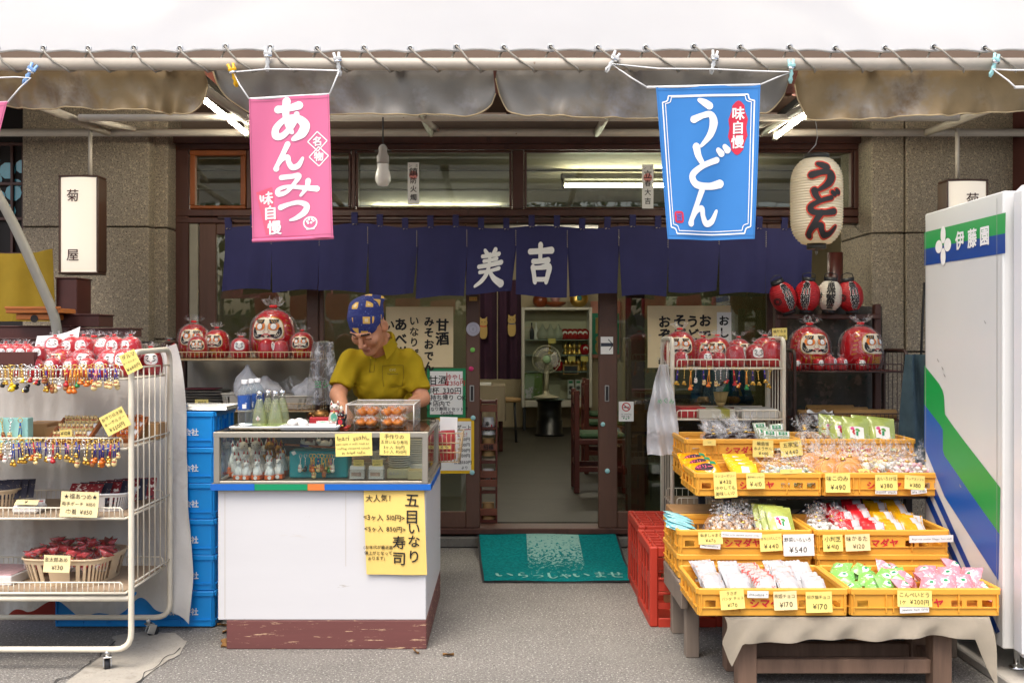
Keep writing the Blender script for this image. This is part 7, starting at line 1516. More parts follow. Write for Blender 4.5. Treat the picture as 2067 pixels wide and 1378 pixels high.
# ------------------------------------------------------------------ red drink crates
red_pl = mat('crate_red', '#ad3322', .45, nz=(6, .1), speck=[(40, '#c9806e', .74, .03)])
def make_red():
    t = thing('drink_crate', '', 'crate'); b = MB(); W, Dp, H = .36, .46, .385
    for x in (-1, 1):
        for y in (-1, 1): b.box((x * (W / 2 - .02), y * (Dp / 2 - .02), H / 2), (.04, .04, H), red_pl, bev=.006)
    for z in (.02, H - .025):
        for y in (-1, 1): b.box((0, y * (Dp / 2 - .008), z), (W - .082, .014, .045), red_pl, bev=.003)
        for x in (-1, 1): b.box((x * (W / 2 - .008), 0, z), (.014, Dp - .082, .045), red_pl, bev=.003)
    for z in (.16, .23): 
        for y in (-1, 1): b.box((0, y * (Dp / 2 - .010), z), (W - .082, .010, .012), red_pl, bev=.002)
    for y in (-1, 1): b.box((0, y * (Dp / 2 - .014), .2), (W - .082, .006, .06), red_pl, bev=0); b.box((0, y * (Dp / 2 - .014), .1), (W - .082, .006, .03), red_pl, bev=0)
    for x in (-1, 1):
        for k in range(4): b.box((x * (W / 2 - .010), -Dp / 2 + .08 + .1 * k, .19), (.010, .02, .30), red_pl, bev=.002)
        b.box((x * (W / 2 - .012), 0, .2), (.006, Dp - .084, .07), red_pl, bev=0)
    for k in range(6): b.box((-W / 2 + .03 + .06 * k, 0, H - .012), (.008, Dp - .02, .02), red_pl, bev=.002)
    for k in range(7): b.box((0, -Dp / 2 + .03 + .066 * k, H - .013), (W - .02, .008, .018), red_pl, bev=.002)
    b.box((0, 0, .008), (W - .03, Dp - .03, .012), red_pl, bev=0); b.build('body', t)
    q = MB(); q.text('明', front(0, -Dp / 2 + .010, .2), .055, white_ink, -.02, 0, .02); q.text('911H', front(0, -Dp / 2 + .010, .1), .022, white_ink, -.0, 0, .01); q.build('lettering', t); return t
rz = PR.put('redc', make_red, (X(1312, 4.78) + .18, 5.01, 0), None, None, 'red plastic drink crate on the ground beside the wooden stand, front one', 'red drink crates'); PR.put('redc', None, (X(1291, 5.27) + .18, 5.50, 0), None, 1.03, 'red plastic drink crate behind the front one, nearer the door', 'red drink crates')

# ------------------------------------------------------------------ racks, dolls, lanterns at the right
def tall_rack(x0, x1, yf, yb, top, shelves, m_, label):
    t = thing('wire_rack', label, 'display rack', ((x0 + x1) / 2, (yf + yb) / 2, 0)); c = t.location
    for x in (x0, x1):
        m = MB(); m.tube(bend([(x, yf, 0), (x, yf, top), (x, yb, top), (x, yb, 0)], .05), .0125, m_, 10); rel(m, c).build('side_frame', t); m = MB()
        for i in range(1, 6): y = yf + (yb - yf) * i / 6; m.tube([(x, y, .2), (x, y, top - .01)], .003, m_, 5)
        rel(m, c).build('side_wires', t)
    for z in shelves: rack_shelf(t, x0 + .014 - c.x, x1 - .014 - c.x, yf - .012 - c.y, yb - c.y, z, m_, .05, .034, True, True, card_b)
    return t
r0, r1 = X(1357, 5.55), X(1582, 5.55)
tall_rack(r0, r1, 5.55, 5.9, 1.385, [1.218, .935, .45], cream_metal, 'cream wire rack of small dolls in front of the right door')
GR = 'bagged daruma dolls on the cream right rack'; bz = 1.224
for i, (px, h, k, d, yw) in enumerate([(1372, .205, 'big', 5.8, -.1), (1419, .165, 'big', 5.82, .35), (1448, .17, 'big', 5.78, -.3), (1491, .16, 'big', 5.82, .6), (1525, .13, 'mini', 5.7, .1), (1544, .17, 'big', 5.84, .3), (1560, .15, 'mini', 5.68, 1.3)]): daruma(px, bz, h, d, k, yw, 'bagged daruma, %s in the back row of the cream right rack' % ordl(i, 7), GR, 1 + i % 3)
for i, (px, h, k, yw) in enumerate([(1374, .09, 'mini', 1.2), (1424, .095, 'mini', .2), (1452, .085, 'mini', 1.4), (1484, .125, 'mini', 1.5)]): daruma(px, bz, h, 5.62, k, yw, 'small bagged daruma, %s in the front row of the cream right rack' % ordl(i, 4), GR, 1 + i % 2)
key_row('pGowcoskrRvgpGpG', 1368, 1556, 742, 5.525, 'on cream right rack', 'keychains on the cream right rack', .125)
for i, (px, w_, d, hh, mm, l) in enumerate([(1395, .14, 5.66, .055, mat('gift_red', '#b02a2e', .5), 'red flat gift box on the lower shelf of cream right rack'), (1440, .2, 5.62, .05, mat('gift_cream', '#b9b3a0', .6), 'cream gift box with olive band, lower shelf of cream rack'), (1525, .2, 5.64, .05, mat('gift_white', '#c2beb4', .6), 'pale gift box at the right of the lower shelf, cream rack')]):
    m = MB(); m.box((0, 0, hh / 2), (w_, .2, hh), mm, bev=.002)
    if i == 1: m.box((.045, 0, hh / 2), (.05, .202, hh + .002), mat('olive_band', '#8f8a34', .6), bev=0)
    solo('gift_box', m, l, 'box', None, (X(px, d), d + .03 * (i == 0), .942 + .0 * i))
m = MB(); m.box((0, 0, .02), (.34, .2, .04), mat('gift_maroon', '#5a2530', .5), bev=.002); solo('gift_box', m, 'long maroon box behind the gift boxes on the cream rack', 'box', None, (X(1470, 5.82), 5.85, .942))
b = MB(); straw = mat('straw', '#a8905a', .8, nz=(40, .3), stretch=(1, 1, .1)); b.lathe([(.03, .03), (.034, .05), (.045, .09)], straw, 18, sy=.6); b.lathe([(.012, 0), (.03, .03)], straw, 12, sy=.6); solo('straw_brush', b, 'small straw brush standing on the gift boxes, cream rack', 'brush', None, (X(1455, 5.8), 5.8, .985))
m = MB(); fn = lambda u, v: Vector(((u - .5) * .1 * (.5 + 1.2 * math.sin(min(1, (1 - v) * 1.3) * 1.6)) , .025 * math.sin(u * 11 + v * 5) + .012 * math.sin(v * 17), -.5 * (1 - v))); m.sheet(fn, 24, 30, .003, film_w); m.text('めぐみ', lambda a, b, e=0: Vector((a, -.035 - e, b)), .032, MATS['green_print'], 0.01, -.2, 0, .002, .1)
solo('hanging_bag', m, 'white plastic bag hanging at the left side of the cream right rack', 'plastic bag', None, P(1338, 735, 5.5))
brr = brown_rack(X(1604, 5.85), X(1830, 5.85), 5.85, 6.2, 1.315, [1.19, .9, .4], 'dark brown wire rack of two big dolls at the right', (mat('maroon_board', '#5b2620', .5), brown_metal))
G5 = 'daruma dolls on the brown right rack'
daruma(1634, 1.196, .262, 6.03, 'big', .05, 'big bagged daruma with white eyes, left one on the brown right rack', G5, 2, True); daruma(1737, 1.196, .265, 6.03, 'big', .55, 'big bagged daruma turned to the right on the brown right rack', G5, 3, True)
for i, (px, h) in enumerate([(1608, .07), (1652, .075), (1676, .085), (1698, .08), (1737, .075)]): daruma(px, 1.196, h, 5.89, 'mini', rn.uniform(-.5, .9), 'tiny red daruma, %s along the front of the brown right rack' % ordl(i, 5), G5, 2, i in (2, 3))
kraft = mat('kraft_paper', '#9c7642', .75, nz=(8, .1), bump=(20, .3))
for px, py, w_, r_, d, l in [(1675, 808, .28, .03, 6.05, 'upper brown paper roll leaning at the back of the lower shelf'), (1640, 832, .17, .028, 5.95, 'short brown paper roll at the left of the lower shelf'), (1745, 833, .37, .03, 5.93, 'long brown paper roll at the front right of the lower shelf'), (1700, 828, .3, .026, 6.02, 'brown paper roll behind the long front roll, lower shelf')]:
    m = MB(); m.tube([(-w_ / 2, 0, 0), (w_ / 2, 0, 0)], r_, kraft, 12); m.tube([(-w_ / 2 - .001, 0, 0), (w_ / 2 + .001, 0, 0)], r_ * .6, mat('roll_core', '#5a4326', .8), 10); o = P(px, py, d); o.z = .905 + r_ * (1 if d < 6 else 1.6); solo('paper_roll', m, l, 'paper roll', None, o)
m = MB(); m.sheet(lambda u, v: Vector(((u - .5) * .16, .02 * math.sin(u * 9 + v * 6), (v - .5) * .05 + .01 * math.sin(u * 13))), 14, 5, .002, paper); solo('crumpled_paper', m, 'crumpled white paper between the brown rolls', 'paper', None, P(1655, 838, 5.88))
flor = mat('floral_cloth', '#4a4640', .85, nz=(7, .25), speck=[(11, '#6e6058', .56, .06), (17, '#2f4038', .58, .06), (23, '#7a4a44', .66, .05)])
m = MB(); m.sheet(lambda u, v: Vector(((u - .5) * .60, .018 * math.sin(u * 22), (v - .5) * .95)), 40, 8, .003, flor); solo('floral_curtain', m, 'dark floral curtain behind the big dolls on the right', 'curtain', None, P(1685, 770, 6.28))
t = thing('lantern_shelf', 'dark wooden frame carrying the four small lanterns at right', 'shelf frame', (X(1670, 6.2), 6.2, 0)); m = MB(); m.box((0, 0, Z(639, 6.2)), (.64, .06, .03), dark_wood); m.build('rail', t)
for s in (-1, 1): m = MB(); m.box((s * .31, .01, .8), (.04, .05, 1.6), dark_wood); m.build('post', t)
m = MB(); m.tube([P(1686, 510, 6.6), P(1684, 650, 6.6)], .05, mat('red_pole', '#4a1f18', .4), 14); solo('red_pole', m, 'dark red round pole behind the small lanterns', 'pole')
def make_chochin(col, txt, tcol, seed):
    t = thing('small_lantern', '', 'lantern'); b = MB(); pr = []
    for k in range(61):
        q = k / 60; r = .066 * (1 - abs(2 * q - 1) ** 2.6 * .5); pr.append((r + .0012 * math.sin(q * 6.283 * 14), .018 + .15 * q))
    b.lathe(pr, col, 24); fm = lambda x, z, e=0: Vector(((float(np.interp(z, [p[1] for p in pr], [p[0] for p in pr])) + e) * math.sin(x / .06), -(float(np.interp(z, [p[1] for p in pr], [p[0] for p in pr])) + e) * math.cos(x / .06), z)); b.build('shade', t)
    b = MB()
    for k, ch in enumerate(txt): b.text(ch, fm, .042, tcol[1], -.004, .146 - .0345 * k, .07, .003); b.text(ch, fm, .042, tcol[0], -.004, .146 - .0345 * k, .03, .0045)
    for k in range(2): b.ribbon([(-.062 + .018 * math.cos(a) * (1 - .35 * k), .09 + .018 * math.sin(a) * (1 - .35 * k)) for a in np.arange(0, 6.6, .5)], .004, fm, ink, .004 + .0005 * k, 2, False)
    b.build('lettering', t); b = MB(); b.lathe([(.03, .165), (.034, .168), (.034, .188), (.03, .188)], black, 18); b.lathe([(.028, .0), (.033, .0), (.033, .02), (.028, .02)], black, 18); b.build('rings', t)
    b = MB(); b.tube([(-.033, 0, .18), (-.03, 0, .205), (0, 0, .215), (.03, 0, .205), (.033, 0, .18)], .0025, black, 6); b.build('handle', t); return t
l_red = mat('lantern_red_paper', '#a5141c', .5, nz=(10, .08)); l_wh = mat('lantern_white_paper', '#c9c2b4', .6)
lz = Z(637, 6.2) + .012
for i, (px, rot, k, l) in enumerate([(1594, (0, R(-24), .25), 'r', 'small red lantern leaning left, leftmost of the row of four'), (1626, (0, R(5), -.35), 'r', 'small red lantern leaning right, second of the row of four'), (1672, (0, R(4), -.15), 'w', 'small white lantern among the red ones on the rail'), (1721, (0, R(-9), .1), 'r', 'small red lantern, rightmost of the row of four')]):
    PR.put(('cho', k), lambda: make_chochin(l_red, '豊川稲荷', (ink, white_ink), 1) if k == 'r' else make_chochin(l_wh, '商売繁盛', (ink, l_wh), 2), (X(px, 6.15), 6.15, lz), rot, 1.18, l, 'small paper lanterns at the right')
yc(1574, 674, 5.9, 30, 24, [('福だるま', 1), ('¥1,200', 1)], 'yellow price card hanging left of the big dolls', tilt=R(-2))
den = cloth_mat('denim_cloth', '#4a5e68', 260, .9, (9, .2), .3)
m = MB(); m.sheet(lambda u, v: Vector(((u - .5) * .17 * (1.3 - .6 * v), .03 * math.sin(u * 9 + v * 3), (v - .5) * .75)), 18, 20, .004, den); solo('denim_cloth', m, 'blue grey cloth hanging between the brown rack and vending machine', 'cloth', None, P(1850, 850, 5.6))
m = MB(); m.tube(bend([P(1866, 570, 6.3), P(1862, 640, 6.3), P(1858, 760, 6.3)], .1), .008, black, 8); solo('black_cable', m, 'black cable hanging down the granite behind the vending machine', 'cable')
m = MB(); m.box((0, 0, .01), (.1, .06, .02), mat('block_wood', '#8a5c38', .7, nz=(8, .2)), bev=.002); solo('wood_block', m, 'small brown wood block lying under the burlap table', 'wood block', None, gnd(1728, 1292) )

# ------------------------------------------------------------------ vending machine
vm = thing('vending_machine', 'white drinks vending machine with green and blue bands on its side', 'vending machine', (2.4, 4.35, 0)); vw = mat('machine_white', '#d6d7d6', .35, nz=(1.5, .02), coat=.3, speck=[(9, '#a8a49a', .78, .03)]); VX = 1.99
def vrel(mb): return rel(mb, (2.4, 4.35, 0))
m = MB(); m.box(((VX + 2.8) / 2, 4.352, 1.0585), (2.8 - VX, .744, 1.831), vw, bev=.006); vrel(m).build('cabinet', vm)
m = MB(); m.box((2.41, 3.905, 1.0585), (.80, .12, 1.86), mat('machine_door', (.78, .78, .8), .3, coat=.4), bev=.03); m.box((2.41, 3.97, 1.05), (.74, .012, 1.8), black, bev=0); vrel(m).build('door', vm)
def sd_(px, py, e=0): d = VX * FOC / (px - CX); return Vector((VX - e, d, Z(py, d)))
def vpoly(m, pts, mt, e): m.add([sd_(a, b, e) for a, b in pts], [tuple(range(len(pts)))], mt)
vg_, vb_, vbd = mat('band_green', '#0d9a48', .35), mat('band_blue', '#0b55ae', .35), mat('band_deep_blue', '#0a3f93', .35)
m = MB(); vpoly(m, [(1866.5, 469), (2031, 429), (2030, 471), (1866.5, 503)], vg_, .0015); vpoly(m, [(1866.5, 503), (2030, 471), (2030, 511), (1866.5, 536)], vbd, .0015)
vpoly(m, [(1866.5, 737), (1880, 754), (1896, 774), (1903, 787), (1906, 799), (1908, 836), (1922, 856), (1944, 886), (2020, 984), (2018, 1077), (1990, 1038), (1961, 997), (1930, 952), (1907, 919), (1904, 908), (1904, 867), (1898, 857), (1866.5, 816)], vg_, .0015)
vpoly(m, [(1866.5, 816), (1898, 857), (1904, 867), (1904, 908), (1907, 919), (1930, 952), (1961, 997), (1990, 1038), (2018, 1077), (2016, 1171), (1960, 1084), (1907, 1001), (1866.5, 902)], vb_, .0017)
for a, b in (((1868, 1006), (1994, 1276)), ((1880, 990), (2014, 1276))): vpoly(m, [a, (a[0] + 9, a[1] - 4), (b[0] + 5, b[1] - 2), (b[0] - 3, b[1] + 2)], vbd, .0015)
vrel(m).build('side_bands', vm)
m = MB(); sm = mat('panel_line', '#9a9a98', .5)
for a, b, c in ((2013, 400, 1290), (1869, 445, 1190)): vpoly(m, [(a, b), (a + .8, b), (a + .8, c), (a, c)], sm, .0024)
for a, b in ((1904, 743), (1908, 757), (1895, 727), (1990, 650), (1940, 980)): m.add([sd_(a + 2.5 * math.cos(t), b + 4 * math.sin(t * 1.3), .0024) for t in np.arange(0, 6, .9)], [tuple(range(7))], sm)
vrel(m).build('side_panel_marks', vm)
m = MB(); pl = lambda x, z, e=0: Vector((VX - .003 - e, cy_ - x, cz_ + z))
dd = VX * FOC / (1905 - CX); cy_, cz_ = dd, Z(496, dd)
for ax, az in ((0, 1), (0, -1), (1, 0), (-1, 0)):
    rx_, rz_ = (.036, .03) if ax else (.026, .04); m.poly([(ax * .045 + rx_ * math.cos(t), az * .05 + rz_ * math.sin(t)) for t in np.arange(0, 6.28, .4)], pl, white_ink)
for k, ch in enumerate('伊藤園'): px = [1939, 1964, 1989][k]; dd = VX * FOC / (px - CX); cy_, cz_ = dd, Z([485, 481, 476][k], dd); m.text(ch, pl, .085, white_ink, 0, 0, .03, .0004, sx=1.0)
vrel(m).build('lettering', vm)
for x, y in ((2.08, 4.05), (2.08, 4.62), (2.7, 4.05)): m = MB(); m.lathe([(.03, .045), (.032, .05), (.02, .06), (.012, .065), (.012, .145)], chrome, 16, (x, y, 0)); vrel(m).build('foot', vm)
m = MB(); m.box((2.6, 4.2, .021), (1.26, 1.5, .042), mat('plinth_concrete', '#b3aea4', .85, nz=(8, .1), speck=[(60, '#8a857a', .6, .1)]), bev=.006); struct('concrete_base', m)

# ------------------------------------------------------------------ door mat
mat_m = mat('mat_pile', '#0a7f80', .95, nz=(60, .35), bump=(160, 1.0), spec=.1); _t = mat_m.node_tree; _N, _L = _t.nodes, _t.links; _b = _N['Principled BSDF']
_tc = _N.new('ShaderNodeTexCoord'); _sx = _N.new('ShaderNodeSeparateXYZ'); _L.new(_tc.outputs['Object'], _sx.inputs[0])
def _mth(op, a, b=None, c=None):
    n = _N.new('ShaderNodeMath'); n.operation = op
    for i, q in enumerate((a, b, c)):
        if q is None: continue
        if isinstance(q, (int, float)): n.inputs[i].default_value = q
        else: _L.new(q, n.inputs[i])
    return n.outputs[0]
_no = _N.new('ShaderNodeTexNoise'); _no.inputs['Scale'].default_value = 55; _no.inputs['Detail'].default_value = 3; _L.new(_tc.outputs['Object'], _no.inputs['Vector'])
_in = _mth('MULTIPLY', _mth('GREATER_THAN', _sx.outputs[0], -.145), _mth('LESS_THAN', _sx.outputs[0], .20)); _lv = _mth('MULTIPLY_ADD', _sx.outputs[1], -.42, .54)   # worn panel thins out towards the street
_hit = _mth('MULTIPLY', _in, _mth('GREATER_THAN', _no.outputs[0], _lv)); _mx = _N.new('ShaderNodeMix'); _mx.data_type = 'RGBA'; _src = _b.inputs['Base Color'].links[0].from_socket; _L.new(_hit, _mx.inputs[0]); _L.new(_src, _mx.inputs[6]); _mx.inputs[7].default_value = lin('#8fbdb4'); _L.new(_mx.outputs[2], _b.inputs['Base Color'])
y0, y1 = 5.66, 6.64; mo = Vector((.285, 6.15, 0))
def matf(u, v):
    y = y0 + (y1 - y0) * v; xl = X(978, y0) + (X(966, 6.5) - X(978, y0)) * v; xr = X(1282, y0) + (X(1246, 6.5) - X(1282, y0)) * v
    return Vector((xl + (xr - xl) * u, y, .010 + .075 * max(0, min(1, (v - .55) / .4)) + .003 * math.sin(u * 9 + v * 4))) - mo
dm = thing('door_mat', 'green door mat with white welcome lettering before the entrance', 'door mat', mo); m = MB(); m.grid(matf, 30, 24, mat_m); m.build('pile', dm)
m = MB(); rub = MATS['rubber']; m.grid(lambda u, v: matf(-.015 + 1.03 * u, -.02 + 1.04 * v) - Vector((0, 0, .004)), 12, 12, rub); m.build('rubber_backing', dm)
m = MB(); pale_t = mat('mat_lettering', '#86bfb4', .95, spec=.1, nz=(80, .2)); fl = lambda x, z, e=0: matf(.5 + x / .87, (z) / .98) + Vector((0, 0, .003 + e))
for ch, px, w_, h_ in [('い', 1020, 34, .085), ('ら', 1058, 26, .1), ('っ', 1090, 24, .09), ('し', 1118, 26, .1), ('ゃ', 1146, 26, .09), ('い', 1178, 32, .085), ('ま', 1216, 26, .1), ('せ', 1248, 30, .1)]:
    brush(m, ch, fl, (px - 1130) / 304 * .87, .125, w_ / 304 * .9, h_ * 1.3, pale_t, .001, 1.5)
m.build('lettering', dm)
# ------------------------------------------------------------------ posters and stickers on the doors
PDp = 6.665
def poster(x0, y0, x1, y1, m, label, cols, border=None, d=PDp, tilt=0, name='menu_poster'):
    k = d / FOC; c = P((x0 + x1) / 2, (y0 + y1) / 2, d); W, H = (x1 - x0) * k, (y1 - y0) * k; b = MB(); f = lambda a, q, e=0: Vector((a, -.0035 - .003 * math.sin((q / H + .5) * 5) * 1 - e, q))
    b.sheet(lambda u, v: f((u - .5) * W, (v - .5) * H) + Vector((0, .0003, 0)), 6, 10, .0008, border or m)
    if border: b.rect(-W / 2 + 6 * k, -H / 2 + 6 * k, W / 2 - 6 * k, H / 2 - 6 * k, f, m, .0008, 4, 8)
    for c_ in cols:
        if c_[0] == 'v': _, tx, px, py, sz, col = c_; pt = sz * 1.08
        if c_[0] == 'v':
            for i, ch in enumerate(tx): b.text(ch, f, sz * k, col, (px - (x0 + x1) / 2) * k, ((y0 + y1) / 2 - py - i * pt) * k, .038 if sz > 20 else .022, .0016, .05)
        elif c_[0] == 'h': _, tx, px, py, sz, col = c_; b.text(tx, f, sz * k, col, (px - (x0 + x1) / 2) * k, ((y0 + y1) / 2 - py) * k, .012, .0016, .05)
        elif c_[0] == 'l': _, xa, ya, xb, yb2, col = c_; b.ribbon([((xa - (x0 + x1) / 2) * k, ((y0 + y1) / 2 - ya) * k), ((xb - (x0 + x1) / 2) * k, ((y0 + y1) / 2 - yb2) * k)], 1.6 * k, f, col, .0018)
        elif c_[0] == 'r': _, xa, ya, xb, yb2, col = c_; b.rect((xa - (x0 + x1) / 2) * k, ((y0 + y1) / 2 - yb2) * k, (xb - (x0 + x1) / 2) * k, ((y0 + y1) / 2 - ya) * k, f, col, .0011, 2, 6)
    o = solo(name, b, label, 'poster', None, c); o.rotation_euler = (0, tilt, 0); return o
kraft_l = mat('menu_paper', '#d8c49c', .85, nz=(3, .05), speck=[(9, '#cfc0a4', .6, .05)]); bk = ink; rk = red_ink
poster(779, 619, 915, 741, kraft_l, 'cream menu poster on the glass behind the man in the headscarf', [('v', '甘酒', 893, 655, 27, bk), ('v', 'みそおでん', 866, 649, 21, bk), ('v', 'いなりげ', 836, 648, 20, bk), ('v', 'あべ川', 809, 655, 26, bk), ('v', 'いそべ', 786, 655, 22, bk)])
poster(1307, 617, 1475, 742, kraft_l, 'cream menu poster on the right door glass with large brushed columns', [('v', 'おぞう煮', 1341, 648, 26, bk), ('v', 'そば', 1372, 648, 26, bk), ('v', 'うどん', 1398, 648, 26, bk), ('v', 'おでん', 1423, 648, 26, bk), ('r', 1447, 630, 1476, 742, paper), ('v', 'おしるこ', 1461, 648, 22, bk)])
poster(862, 743, 940, 842, paper, 'green bordered price sign on the door glass right of the man', [('h', '甘酒', 884, 767, 19, bk), ('h', '冷やし', 918, 761, 12, rk), ('h', 'は350円', 918, 773, 12, rk), ('l', 868, 778, 902, 776, rk), ('l', 902, 752, 903, 778, rk), ('h', '1杯 330円', 900, 788, 15, bk), ('l', 876, 795, 926, 793, rk), ('h', '＊持ち帰り OK', 899, 802, 12, bk), ('h', '＊店内で', 886, 814, 12, bk), ('h', 'いなり寿司とセットで', 903, 825, 8.5, bk), ('h', '500円', 902, 834, 10, bk)], mat('sign_green', '#0d7a4a', .6), name='price_sign')
poster(879, 844, 957, 955, paper, 'yellow bordered price sign low on the door glass, right of basket', [('h', '冷たいデザート', 917, 862, 10, bk), ('l', 890, 868, 950, 866, rk), ('h', '始めました！', 922, 876, 9, rk), ('h', '450円', 938, 886, 8, bk), ('h', '400円', 938, 897, 8, bk), ('h', '600円', 938, 908, 8, bk), ('h', '600円', 938, 919, 8, bk), ('h', '甘酒350円', 934, 932, 8, bk), ('h', 'より', 938, 943, 7, bk)], mat('sign_yellow', '#e2b414', .6), d=6.66, name='price_sign')
b = MB(); k = PDp / FOC; f = front(0, -.001, 0); b.box((0, 0, 0), (30 * k, .002, 40 * k), paper, bev=0); n = 20
b.ribbon([(8 * k * math.cos(a * 6.2832 / n), 9 * k + 8 * k * math.sin(a * 6.2832 / n)) for a in range(n + 1)], 2 * k, f, rk, .0008, 2, False); b.ribbon([(-6 * k, 14 * k), (6 * k, 4 * k)], 1.8 * k, f, rk, .0012); b.ribbon([(-5 * k, 8 * k), (5 * k, 8 * k)], 2 * k, f, bk, .0004)
b.text('no smoking', f, 4 * k, bk, 0, -5 * k); b.text('禁煙 お願い', f, 3.6 * k, bk, 0, -10 * k)
for q in (-5, 0, 5): b.disc(q * k, -15 * k + abs(q) * .3 * k, 1.5 * k, f, pgrn, .0008, 8)
solo('no_smoking_sign', b, 'small white no smoking sign on the right door glass', 'sign', None, P(1264, 830, PDp))
b = MB(); b.box((0, 0, 0), (25 * k, .002, 35 * k), paper, bev=0); b.rect(-12 * k, -2 * k, 12.4 * k, 5 * k, f, mat('sticker_dark', '#2a3040', .6), .0006); b.ribbon([(3 * k, 12 * k), (11 * k, 1.5 * k), (5 * k, -9 * k)], 1.6 * k, f, bk, .0012); solo('arrow_sticker', b, 'white sticker with a dark arrow on the right door stile', 'sticker', None, P(1225, 697, PDp - .012))
for px, py, r, col, l in [(1217, 856, 4.6, '#9fd0d2', 'pale aqua dot sticker on right door stile, upper one'), (1226, 950, 5, '#9fd0d2', 'pale aqua dot sticker on right door stile, lower one'), (955, 843, 5, '#9fd0d2', 'pale aqua dot sticker at top corner of the yellow sign'), (953, 953, 5, '#9fd0d2', 'pale aqua dot sticker at bottom corner of the yellow sign'), (954, 706, 5, '#7cc25a', 'green dot sticker on the left door stile'), (951, 744, 5, '#c82868', 'magenta dot sticker on the left door stile'), (955, 664, 14, '#b9b6c4', 'round white sticker with grey rings on the left door stile')]:
    b = MB(); mm = mat('dot_' + col[1:], col, .5); b.lathe([(0, 0), (r * k, .0005), (r * k * .96, .002), (0, .0024)], mm, 20, T=Matrix.Rotation(R(90), 4, 'X'))
    if r > 10: b.ribbon([(r * k * .55 * math.cos(a), r * k * .55 * math.sin(a)) for a in np.arange(0, 6.5, .35)], .8 * k, f, MATS['grey_print'], .003, 2, False); b.text('8', f, 8 * k, MATS['grey_print'], 0, 0, .02, .003)
    solo('round_sticker', b, l, 'sticker', None, P(px, py, PDp - .013 if px > 1000 or py > 840 else PDp - .008))
b = MB(); b.box((0, 0, 0), (16 * k, .002, 8 * k), mat('gold_sticker', '#c9a850', .5), bev=0); b.text('だるま', f, 5 * k, rk, 0, 0); solo('gold_sticker', b, 'small gold label at the top of the left door stile', 'sticker', None, P(955, 603, PDp - .008))

# ------------------------------------------------------------------ inside the shop
mah = mat('mahogany', '#5e2a20', .45, nz=(5, .25), stretch=(1, 1, .2)); FL = .092
def make_chair():
    t = thing('wooden_chair', '', 'chair'); 
    for s in (-1, 1): m = MB(); m.box((-.2, s * .19, .43), (.045, .04, .86), mah, bev=.006); m.build('back_post', t); m = MB(); m.box((.2, s * .19, .22), (.045, .04, .44), mah, bev=.006); m.build('leg', t)
    for z, h in ((.78, .1), (.62, .06), (.24, .05)): m = MB(); m.box((-.2, 0, z), (.025, .34, h), mah, bev=.005); m.build('back_rail', t)
    m = MB(); m.box((0, 0, .43), (.42, .42, .05), mah, bev=.008); m.build('seat', t)
    for s in (-1, 1): m = MB(); m.box((0, s * .19, .2), (.36, .025, .045), mah, bev=.004); m.build('stretcher', t)
    m = MB(); m.box((.02, 0, .475), (.39, .4, .045), mat('green_cushion', '#3a5a38', .8, nz=(9, .1)), bev=.018); m.build('cushion', t); return t
for x, y, rzz, l in [(.80, 8.55, 0, 'dark red wooden chair nearest the doorway inside the shop'), (.98, 9.75, 0, 'dark red wooden chair behind the nearest chair in the shop'), (1.08, 10.9, 0, 'dark red wooden chair farthest inside beside the tables')]: PR.put('chair', make_chair, (x, y, FL), rzz, 1.0, l, 'wooden chairs inside the shop')
asa = mat('asanoha_cloth', '#232a4c', .85, speck=[(26, '#7d86b0', .62, .03)]); table_w = mat('table_wood', '#7a5432', .5, nz=(6, .15))
for x, y, l in [(1.58, 8.6, 'shop table with a dark blue patterned cloth behind the right door'), (1.75, 10.1, 'second shop table with blue patterned cloth farther inside')]:
    t = thing('shop_table', l, 'table', (x, y, FL)); m = MB(); m.box((0, 0, .69), (.95, .75, .03), table_w); m.build('tabletop', t); m = MB(); m.grid(lambda u, v: Vector(((u - .5) * .98, -.385 - .012 * math.sin(u * 30) * (1 - v), .33 + .375 * v)), 50, 6, asa); m.grid(lambda u, v: Vector((-.485 - .012 * math.sin(u * 24) * (1 - v), .385 - u * .77, .33 + .375 * v)), 40, 6, asa); m.box((0, 0, .708), (.985, .775, .004), asa, bev=0); m.build('cloth', t)
    for sx in (-1, 1):
        for sy in (-1, 1): m = MB(); m.box((sx * .42, sy * .32, .34), (.05, .05, .675), mah, bev=.004); m.build('leg', t)
t = thing('shop_table', 'small table with a beige cloth inside the doorway at left', 'table', (X(985, 11.2) - .12, 11.2, FL)); m = MB(); m.box((0, 0, .76), (.6, .7, .03), table_w); m.grid(lambda u, v: Vector(((u - .5) * .62, -.36 - .012 * math.sin(u * 30) * (1 - v), .4 + .38 * v)), 40, 6, mat('beige_cloth', '#a0937c', .85)); m.grid(lambda u, v: Vector((.312 + .012 * math.sin(u * 24) * (1 - v), -.36 + u * .72, .4 + .38 * v)), 40, 6, MATS['beige_cloth']); m.box((0, 0, .778), (.625, .725, .004), MATS['beige_cloth'], bev=0); m.build('tabletop', t)
for sx in (-1, 1): m = MB(); m.box((sx * .26, .28, .37), (.05, .05, .74), mah); m.build('leg', t)
m = MB(); m.box((0, 0, .012), (.22, .3, .024), paper, bev=.003); solo('folded_paper', m, 'white papers lying on the beige cloth table', 'paper', None, (X(990, 11.2) - .1, 11.1, FL + .782))
t = thing('round_stool', 'stool with pale round seat and dark legs inside the doorway', 'stool', (X(1025, 12.6), 12.6, FL)); m = MB(); m.lathe([(.16, .5), (.17, .51), (.17, .54), (.15, .55)], mat('stool_seat', '#a8875a', .5), 20); m.build('seat', t)
for a in range(4): m = MB(); m.tube([(.12 * math.cos(a * 1.57 + .78), .12 * math.sin(a * 1.57 + .78), .5), (.15 * math.cos(a * 1.57 + .78), .15 * math.sin(a * 1.57 + .78), 0)], .016, dark_metal, 8); m.build('leg', t)
